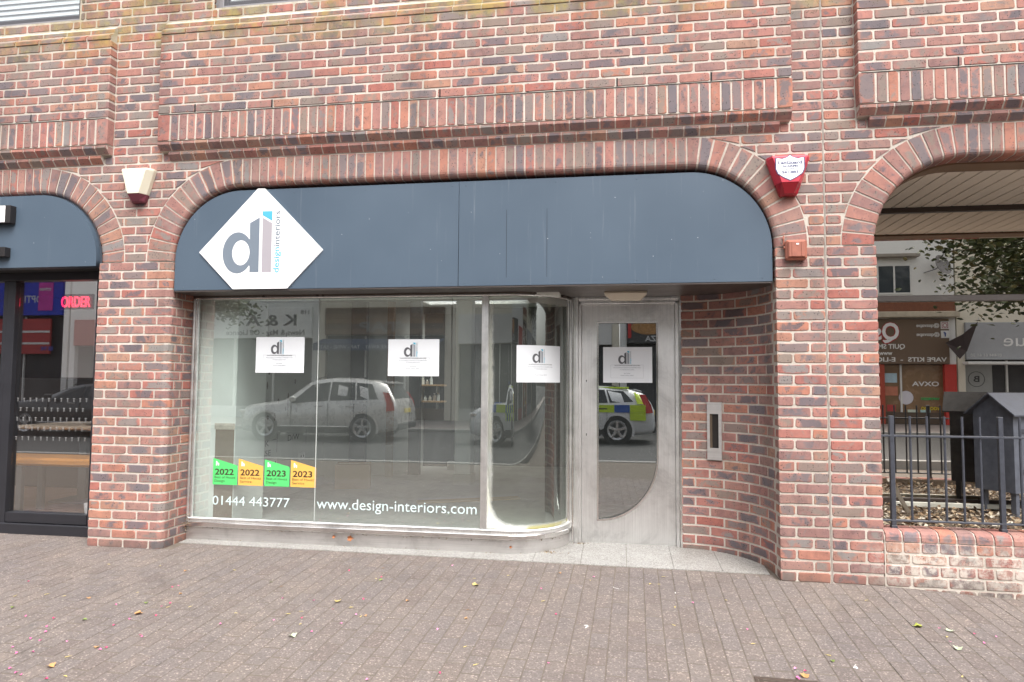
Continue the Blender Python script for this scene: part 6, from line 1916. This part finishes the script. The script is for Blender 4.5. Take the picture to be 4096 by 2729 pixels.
# ------------------------------------------------------------------ parked cars (their sides face the shops)
M_TYRE = pm('tyre', (0.018, 0.018, 0.019), 0.8)
M_RIM = pm('alloy_rim', (0.55, 0.55, 0.56), 0.25, metal=0.9)
M_CGLASS = pm('car_glass', (0.02, 0.025, 0.028), 0.05, var=0.05)
M_TAIL = pm('tail_lamp', (0.50, 0.012, 0.012), 0.15, var=0.1)
M_PLASTIC = pm('black_trim', (0.03, 0.03, 0.032), 0.6)
M_CHROME = pm('car_chrome', (0.7, 0.7, 0.7), 0.12, metal=1.0)
def car(name, label, m_body, L=4.7, W=1.86, H=1.64, police=False, seed=1, van=False):
    """built around the origin: nose to -x, near side to +y"""
    t = thing(name, label, 'car', (0, 0, 0))
    hw = W / 2
    # stations: x, floor, shoulder, top, half width at shoulder, half width at top
    S = [(-0.500, 0.40, 0.60, 0.70, 0.74, 0.58), (-0.488, 0.26, 0.70, 0.82, 0.88, 0.72), (-0.45, 0.22, 0.80, 0.92, 0.96, 0.80), (-0.36, 0.22, 0.88, 0.985, 1.0, 0.83), (-0.25, 0.22, 0.93, 1.03, 1.0, 0.84),
         (-0.205, 0.22, 0.945, 1.08, 1.0, 0.83), (-0.07, 0.22, 0.975, H - 0.13, 1.0, 0.70), (0.00, 0.22, 0.985, H - 0.035, 1.0, 0.685), (0.09, 0.22, 1.00, H, 1.0, 0.68), (0.22, 0.22, 1.02, H - 0.02, 1.0, 0.67), (0.34, 0.23, 1.05, H - 0.075, 0.985, 0.66), (0.415, 0.25, 1.07, H - 0.15, 0.96, 0.66),
         (0.450, 0.27, 1.06, 1.26, 0.94, 0.72), (0.478, 0.30, 1.00, 1.08, 0.915, 0.80), (0.496, 0.36, 0.82, 0.90, 0.87, 0.78), (0.500, 0.42, 0.60, 0.66, 0.82, 0.72)]
    if van:
        S = [(q[0], q[1], q[2] + 0.12, q[3] + (0.1 if q[0] < -0.2 else 0.2), q[4], q[5]) for q in S[:6]] + [(-0.10, 0.24, 1.22, H - 0.12, 1.0, 0.86), (-0.03, 0.24, 1.22, H, 1.0, 0.86), (0.2, 0.24, 1.22, H, 1.0, 0.86), (0.46, 0.24, 1.22, H, 1.0, 0.86), (0.492, 0.26, 1.22, H - 0.06, 0.99, 0.84), (0.498, 0.34, 1.2, H - 0.4, 0.98, 0.9), (0.5, 0.42, 0.9, 1.2, 0.96, 0.93)]
    v, f = [], []
    for xs_, zf, zs_, zt, ws, wt in S:
        x = xs_ * L
        ring = [(-ws * 0.93, zf), (-ws, zf + 0.10), (-ws * 1.005, (zf + zs_) / 2 + 0.05), (-ws * 0.985, zs_), (-wt, zt - 0.02 if zt - zs_ > 0.2 else zt - 0.01), (-wt * 0.9, zt), (0, zt + 0.02)]
        ring += [(-a, b) for a, b in ring[-2::-1]]
        v += [(x, a * hw, b) for a, b in ring]
    n = 13
    for i in range(len(S) - 1):
        for k in range(n - 1):
            f.append((i * n + k, (i + 1) * n + k, (i + 1) * n + k + 1, i * n + k + 1))
        f.append((i * n + n - 1, (i + 1) * n + n - 1, (i + 1) * n, i * n))
    f += [tuple(range(n)), tuple(range((len(S) - 1) * n, len(S) * n))[::-1]]
    MB().add(v, f).obj('body', m_body, t, smooth=True)
    # side windows follow the cabin flanks
    def flank(x, k, s):
        """point on the flank: k=0 shoulder, k=1 roof edge"""
        for i in range(len(S) - 1):
            if S[i][0] * L <= x <= S[i + 1][0] * L:
                q = (x / L - S[i][0]) / (S[i + 1][0] - S[i][0])
                a = [S[i][j] + (S[i + 1][j] - S[i][j]) * q for j in range(6)]
                y0, z0, y1, z1 = a[4] * 0.985, a[2], a[5], a[3] - 0.02
                return Vector((x, s * (hw * (y0 + (y1 - y0) * k) + 0.008), z0 + (z1 - z0) * k))
    for s in (-1, 1):
        for x0, x1, x0t, x1t in ((-0.165, 0.075, -0.045, 0.070), (0.085, 0.245, 0.080, 0.225), (0.255, 0.385, 0.235, 0.330)):
            if van and x0 > 0:
                continue
            vv = [flank(x0 * L, 0.10, s), flank(x1 * L, 0.10, s), flank(x1t * L, 0.88, s), flank(x0t * L, 0.88, s)]
            MB().add(vv, [(0, 1, 2, 3)]).obj('window', M_CGLASS, t)
    for (xa, xb) in (((-0.165, -0.105),) if van else ((-0.198, -0.075), (0.418, 0.474))):
        a0 = [q for q in S]
        def topw(x):
            for i in range(len(S) - 1):
                if S[i][0] <= x <= S[i + 1][0]:
                    q = (x - S[i][0]) / (S[i + 1][0] - S[i][0])
                    return S[i][3] + (S[i + 1][3] - S[i][3]) * q, (S[i][5] + (S[i + 1][5] - S[i][5]) * q) * hw
        za, wa = topw(xa)
        zb2, wb2 = topw(xb)
        MB().add([(xa * L, -wa * .86, za + .018), (xa * L, wa * .86, za + .018), (xb * L, wb2 * .86, zb2 + .018), (xb * L, -wb2 * .86, zb2 + .018)], [(0, 1, 2, 3)]).obj('windscreen', M_CGLASS, t)
    r = 0.36
    for xw in (-0.318 * L, 0.295 * L):
        for s in (-1, 1):
            y = s * (hw - 0.10)
            wh = MB().lathe([(0.0, -0.11), (0.235, -0.11), (0.26, -0.12), (r - 0.02, -0.115), (r, -0.08), (r, 0.08), (r - 0.02, 0.115), (0.26, 0.12), (0.235, 0.10), (0.0, 0.06)], (xw, y, r), (0, s, 0), 28).obj('wheel', M_TYRE, t)
            rim = MB().lathe([(0.20, 0.105), (0.25, 0.122), (0.255, 0.118)], (xw, y, r), (0, s, 0), 28)
            for k in range(5):
                a = 2 * PI * k / 5 + 0.3
                c_ = Vector((xw + math.cos(a) * 0.125, y + s * 0.108, r + math.sin(a) * 0.125))
                rim.obox(c_, (math.cos(a), 0, math.sin(a)), (0, 1, 0), (-math.sin(a), 0, math.cos(a)), 0.115, 0.012, 0.036, 0.006)
            rim.lathe([(0.0, 0.125), (0.05, 0.12), (0.055, 0.10)], (xw, y, r), (0, s, 0), 16)
            rim.obj('rim', M_RIM, wh)
            # dark arch lip, a shallow ring
            ar = [(xw + (r + 0.09) * math.cos(R(a)), r + (r + 0.07) * math.sin(R(a))) for a in range(-20, 201, 10)]
            ai = [(xw + (r + 0.03) * math.cos(R(a)), r + (r + 0.02) * math.sin(R(a))) for a in range(200, -21, -10)]
            MB().prism(ar + ai, s * (hw * 0.985), s * (hw * 1.008), 'y').obj('arch_lip', m_body, t)
            MB().lathe([(0.0, 0.0), (r + 0.04, 0.0), (r + 0.04, -0.2)], (xw, s * hw * 1.001, r + 0.01), (0, s, 0), 24).obj('arch_shadow', M_PLASTIC, t)
    for s in (-1, 1):
        yy = sorted((s * hw * 0.90, s * hw * 1.010))
        MB().box(-0.25 * L, 0.225 * L, yy[0], yy[1], 0.21, 0.40, 0.03).obj('lower_cladding', M_PLASTIC, t)
        for xd in (-0.155, 0.078, 0.24):
            MB().obox((xd * L, s * hw * 1.0035, 0.70), (1, 0, 0), (0, 1, 0), (0, 0, 1), 0.005, 0.006, 0.29).obj('door_gap', M_PLASTIC, t)
        MB().box(-0.23 * L, 0.20 * L, *(sorted((s * hw * 0.93, s * hw * 1.018))), 0.36, 0.40, 0.01).obj('sill_trim', M_CHROME if not police else M_PLASTIC, t)
        MB().add([(0.415 * L, s * hw * 0.955, 1.30), (0.44 * L, s * hw * 0.97, 1.02), (0.44 * L, s * hw * 1.0, 0.80), (0.490 * L, s * hw * 0.93, 0.82), (0.480 * L, s * hw * 0.95, 1.02), (0.45 * L, s * hw * 0.90, 1.28)], [(0, 1, 2, 3, 4, 5)]).obj('tail_lamp', M_TAIL, t)
        MB().box(-0.497 * L, -0.45 * L, *(sorted((s * hw * 0.55, s * hw * 0.93))), 0.70, 0.80, 0.02).obj('headlamp', M_CHROME, t)
        for xh in (-0.01, 0.19):
            MB().box(xh * L, xh * L + 0.24, *(sorted((s * hw * 1.0, s * hw * 1.02))), 0.90, 0.93, 0.006).obj('door_handle', M_CHROME if not police else M_PLASTIC, t)
        MB().obox((-0.135 * L, s * (hw + 0.10), 1.10), (1, 0, 0), (0, 1, 0), (0, 0, 1), 0.06, 0.10, 0.07, 0.03).obj('mirror', m_body, t)
    if not van:
        for s in (-1, 1):
            MB().tube([(-0.03 * L, s * hw * 0.62, H - 0.03), (0.02 * L, s * hw * 0.63, H + 0.03), (0.25 * L, s * hw * 0.62, H + 0.015), (0.33 * L, s * hw * 0.60, H - 0.05)], 0.014, 6).obj('roof_rail', M_PLASTIC, t)
        MB().obox((0.41 * L, 0, H - 0.11), (1, 0, -0.25), (0, 1, 0), (0.25, 0, 1), 0.10, hw * 0.60, 0.014, 0.006).obj('spoiler', m_body, t)
    MB().box(0.485 * L, 0.507 * L, -hw * 0.8, hw * 0.8, 0.30, 0.48, 0.03).obj('bumper', M_PLASTIC, t)
    MB().box(0.500 * L, 0.506 * L, -0.26, 0.26, 0.74, 0.86, 0.004).obj('number_plate', pm('yellow_plate', (0.7, 0.55, 0.08), 0.4), t)
    MB().box(-0.507 * L, -0.49 * L, -hw * 0.7, hw * 0.7, 0.34, 0.66, 0.03).obj('grille', M_PLASTIC, t)
    if police:
        mb_, my_ = pm('police_blue', (0.02, 0.10, 0.42), 0.35), pm('police_yellow', (0.55, 0.75, 0.03), 0.35)
        for s in (-1, 1):
            for k in range(10):
                x0 = -0.40 * L + k * 0.40
                for rr_ in (0, 1):
                    z0 = 0.62 + rr_ * 0.20
                    if (z0 < 0.75) and (abs(x0 + 0.18 + 0.318 * L) < 0.5 or abs(x0 + 0.18 - 0.295 * L) < 0.5):
                        continue
                    yy = sorted((s * hw * 0.99, s * hw * 1.012))
                    MB().box(x0, x0 + 0.395, yy[0], yy[1], z0, z0 + 0.195).obj('check_panel', mb_ if (k + rr_) % 2 and k < 9 else my_, t)
        MB().box(-0.1, 0.15, -0.55, 0.55, H + 0.015, H + 0.10, 0.03).obj('light_bar', mb_, t)
        for s in (-1, 1):
            MB().add([(0.385 * L, s * (hw * 0.77), H - 0.14), (0.405 * L, s * (hw * 0.99), 1.05), (0.445 * L, s * (hw * 0.965), 1.03), (0.425 * L, s * (hw * 0.76), H - 0.24)], [(0, 1, 2, 3)]).obj('pillar_panel', my_, t)
        MB().box(-0.02 * L, 0.36 * L, hw * 0.60, hw * 0.67, H - 0.07, H - 0.02, 0.01).obj('roof_stripe', my_, t)
    return t
cr1 = car('parked_car', 'silver grey estate car with red tail lamps parked across the road', pm('silver_paint', (0.66, 0.64, 0.62), 0.28, metal=0.45, var=0.03, coat=0.6), 4.45, 1.9, 1.66)
cr1.location = (-9.42, -12.4, -0.30)
cr2 = car('police_car', 'police car with yellow and blue checks parked across the road', pm('white_car_paint', (0.68, 0.69, 0.70), 0.3, var=0.02, coat=0.6), 4.7, 1.84, 1.50, police=True)
cr2.location = (-2.9, -12.3, -0.30)
cr3 = car('parked_car', 'black hatchback parked across the road beside the cafe end', pm('black_paint', (0.018, 0.019, 0.022), 0.2, var=0.05, coat=0.7), 4.3, 1.8, 1.46)
cr3.location = (-16.6, -12.2, -0.30)

cr4 = car('parked_van', 'white panel van parked behind the black hatchback across the road', pm('van_white', (0.74, 0.74, 0.73), 0.35, var=0.02), 5.2, 2.0, 2.35, van=True)
cr4.location = (-25.2, -13.9, -0.30)
cr4['category'] = 'van'

# ------------------------------------------------------------------ leaves, petals and grit on the paving
def leaf_mesh(name, mat, s, lobes, curl, r):
    v = [(0, 0, 0.004)]
    n = 18 if lobes else 12
    for k in range(n):
        a = 2 * PI * k / n
        if lobes:
            rad = s * (0.62 + 0.38 * abs(math.cos(2.5 * a)))
            x, y = rad * math.cos(a), rad * math.sin(a)
        else:
            x, y = s * math.cos(a), s * 0.38 * math.sin(a) * (1 - 0.25 * math.cos(a))
        z = 0.003 + curl * (abs(y) / s) ** 1.5 * s * 0.9 + r.uniform(0, .002)
        v.append((x, y, z))
    f = [(0, 1 + k, 1 + (k + 1) % n) for k in range(n)]
    m = MB().add(v, f)
    m.add([(s * .9, -.0012, .004), (s * 1.5, -.001, .006), (s * 1.5, .001, .006), (s * .9, .0012, .004)], [(0, 1, 2, 3)])
    return m.mesh(name, mat)
LC = {'y': ((0.52, 0.42, 0.15), 'yellow'), 'Y': ((0.52, 0.41, 0.16), 'yellow'), 'o': ((0.46, 0.26, 0.12), 'orange brown'), 'O': ((0.50, 0.27, 0.11), 'orange brown'), 'g': ((0.20, 0.27, 0.07), 'green'), 'G': ((0.30, 0.32, 0.05), 'olive'), 'P': ((0.46, 0.52, 0.36), 'pale green'), 'd': ((0.10, 0.105, 0.04), 'dark'), 'b': ((0.22, 0.12, 0.06), 'brown')}
LEAVES = [(-5.155, -0.426, 'y'), (-4.754, -0.398, 'y'), (-4.498, -0.477, 'o'), (-4.165, -0.404, 'y'), (-3.773, -0.604, 'd'), (-5.083, -1.051, 'y'), (-4.942, -1.067, 'y'), (-4.763, -1.072, 'o'), (-5.255, -1.113, 'y'), (-5.095, -1.288, 'g'), (-4.527, -0.931, 'y'), (-4.345, -1.087, 'g'), (-4.232, -0.912, 'o'), (-4.033, -1.103, 'y'), (-4.161, -1.132, 'y'), (-4.267, -1.256, 'O'), (-3.698, -1.155, 'y'), (-4.515, -1.388, 'g'), (-4.218, -1.946, 'O'), (-4.161, -1.711, 'o'), (-4.219, -1.838, 'y'), (-4.06, -2.027, 'y'), (-3.093, -0.421, 'y'), (-3.048, -0.443, 'g'), (-3.126, -0.191, 'b'), (-3.176, -0.873, 'Y'), (-2.747, -0.797, 'o'), (-3.055, -0.959, 'y'), (-3.325, -1.068, 'y'), (-3.383, -1.117, 'y'), (-3.239, -1.254, 'y'), (-2.94, -1.088, 'y'), (-2.919, -1.074, 'o'), (-3.207, -1.412, 'P'), (-2.423, -0.308, 'y'), (-2.387, -0.438, 'Y'), (-2.202, -0.211, 'y'), (-2.238, -1.398, 'y'), (-2.139, -1.596, 'y'), (-2.318, -1.022, 'o'), (-2.339, -0.883, 'b'), (-3.659, -0.673, 'b'), (-1.848, -0.102, 'o'), (-1.629, -0.219, 'y'), (-1.129, -0.061, 'y'), (-1.227, -0.229, 'y'), (-1.165, -0.226, 'y'), (-1.906, -0.666, 'y'), (-1.094, -0.64, 'y'), (-1.121, -0.928, 'y'), (-0.766, -0.464, 'y'), (0.252, -0.725, 'G'), (0.41, -0.744, 'P'), (0.35, -0.847, 'y'), (0.334, -1.005, 'P'), (0.107, -0.328, 'y'), (-0.365, -1.202, 'y'), (-0.366, -1.272, 'g'), (0.2, -1.347, 'y'), (-0.547, -1.459, 'O'), (-0.724, -1.119, 'y')]
PETALS = [(-5.41, -0.853), (-4.371, -0.799), (-4.345, -0.772), (-4.193, -1.069), (-4.208, -1.127), (-4.507, -1.148), (-4.897, -1.394), (-4.709, -1.4), (-4.144, -1.264), (-4.258, -1.338), (-4.589, -1.58), (-4.597, -1.669), (-4.523, -1.686), (-4.369, -1.675), (-4.592, -1.786), (-4.513, -1.841), (-4.443, -1.818), (-4.106, -1.711), (-4.119, -1.736), (-4.042, -1.536), (-4.019, -1.552), (-4.393, -2.0), (-4.325, -2.033), (-4.282, -2.05), (-4.128, -2.065), (-3.695, -1.323), (-3.42, -1.219), (-4.646, -1.511), (-4.283, -1.436), (-3.347, -0.283), (-2.641, -0.051), (-3.067, -0.381), (-3.33, -0.887), (-3.034, -0.812), (-3.148, -1.007), (-3.542, -0.88), (-3.273, -1.163), (-3.012, -1.206), (-3.127, -1.343), (-2.44, -1.197), (-2.294, -1.711), (-2.615, -1.831), (-2.98, -1.065), (-1.945, -0.438), (-1.803, -0.872), (-1.781, -1.521), (-0.715, -0.924), (-1.61, -0.144), (-0.98, -0.546), (0.334, -0.919), (0.52, -0.881), (0.639, -0.761), (-0.572, -1.385), (-0.53, -1.407), (-0.587, -1.484), (-0.582, -1.495), (0.365, -0.725), (0.535, -0.753)]
r5 = random.Random(5)
lm, nth = {}, {}
for k, (x, y, c) in enumerate(LEAVES):
    cc, word = LC[c]
    big = c in 'YOPG'
    key = (c, k % 3)
    if key not in lm:
        lm[key] = leaf_mesh('fallen_leaf', pm('leaf_' + word.replace(' ', '_') + ('_b' if c.isupper() else ''), cc, 0.6, var=0.35, scale=60), 0.024 if big else r5.uniform(0.010, 0.015), big or c in 'go', r5.uniform(.3, .9), r5)
    o = link('fallen_leaf', lm[key], None, (x, y, ground_z(x, y) + 0.001), (r5.uniform(-.08, .08), r5.uniform(-.08, .08), r5.uniform(0, 6.3)))
    where = {('O', 0): 'below the award stickers', ('O', 1): 'at the front edge', ('O', 2): 'beside the drain cover', ('P', 0): 'below the phone number', ('P', 1): 'behind the olive leaf', ('P', 2): 'in front of the low wall', ('Y', 0): 'below the web address', ('Y', 1): 'in front of the curved glass', ('G', 0): 'in front of the railing pier'}
    nth[c] = nth.get(c, -1) + 1
    tag(o, '%s%s fallen leaf on the grey paving%s' % ('large lobed ' if big else 'small ', word, (' ' + where.get((c, nth[c]), '')) if big else ''), 'leaf', '%s%s leaves on the paving' % ('large ' if big else 'small ', word))
pmh = [leaf_mesh('flower_petal', pm('petal_pink_%d' % k, c_, 0.5, var=0.2, scale=80), 0.0075, True, 1.0, r5) for k, c_ in enumerate(((0.75, 0.16, 0.38), (0.72, 0.05, 0.20), (0.80, 0.28, 0.50)))]
for x, y in PETALS:
    o = link('flower_petal', pmh[r5.randrange(3)], None, (x, y, ground_z(x, y) + 0.001), (r5.uniform(-.3, .3), r5.uniform(-.3, .3), r5.uniform(0, 6.3)))
    tag(o, 'tiny pink flower petal on the grey paving', 'petal', 'pink petals on the paving')
# dry litter caught under the sill and in the corners
lt = MB()
def bit(x, y, z, s):
    M = Matrix.Translation((x, y, z)) @ Matrix.Rotation(r5.uniform(0, 6.3), 4, 'Z') @ Matrix.Rotation(r5.uniform(-1.4, 1.4), 4, 'X') @ Matrix.Rotation(r5.uniform(-1, 1), 4, 'Y')
    lt.add([M @ Vector(p) for p in ((-s, 0, 0), (0, -s * .5, s * .2), (s, 0, 0), (0, s * .5, s * .3))], [(0, 1, 2, 3)])
for k in range(170):
    s_ = r5.uniform(0.02, PW_LEN - 0.02)
    x, y, nx, ny = PW(s_)
    if r5.random() < 0.55:
        bit(x + nx * 0.012, y + ny * 0.012, 0.054 - abs(r5.gauss(0, .006)), r5.uniform(.004, .010))
    else:
        bit(x + nx * r5.uniform(.01, .05), y + ny * r5.uniform(.01, .05), -0.055 + 0.04 * y + 0.002, r5.uniform(.003, .008))
for k in range(60):
    bit(-5.03 + abs(r5.gauss(0, .02)), 0.27 + r5.gauss(0, .02), r5.uniform(0.02, 0.16), r5.uniform(.004, .011))
for k in range(40):
    bit(-1.75 + r5.gauss(0, .03), 0.70 + r5.gauss(0, .015), -0.036, r5.uniform(.004, .01))
    bit(-1.98 + r5.gauss(0, .05), 0.40 + r5.gauss(0, .02), -0.046, r5.uniform(.004, .01))
tag(lt.obj('dry_litter', M_LITTER), 'dry leaf scraps caught under the steel sill and in corners', 'litter', kind='stuff')
for x, y, z, s_, lab in ((-3.58, 0.297, 0.015, 0.024, 'rust brown dead leaf stuck to the steel plinth'), (-3.72, 0.298, 0.022, 0.014, 'small brown dead leaf on the steel plinth'), (-2.27, 0.312, 0.0, 0.012, 'tiny dark leaf on the curved plinth')):
    me = leaf_mesh('fallen_leaf', pm('leaf_rust', (0.30, 0.11, 0.04), 0.7, var=0.4, scale=50), s_, True, 0.9, r5)
    o = link('fallen_leaf', me, None, (x, y, z), (R(80), 0, 0.3))
    tag(o, lab, 'leaf')
for x, y in ((-1.62, -1.0), (-1.45, -0.33), (-1.05, -0.37), (-0.26, -1.3)):
    me = leaf_mesh('bird_dropping', pm('chalk_white', (0.72, 0.71, 0.69), 0.8), 0.03, True, 0.02, r5)
    o = link('bird_dropping', me, None, (x, y, ground_z(x, y) - 0.0025), (0.04, 0, r5.uniform(0, 6)))
    o.scale = (1.2, 0.5, 0.4)
    tag(o, 'white bird dropping splashed on the paving', 'bird dropping', 'white droppings on the paving')
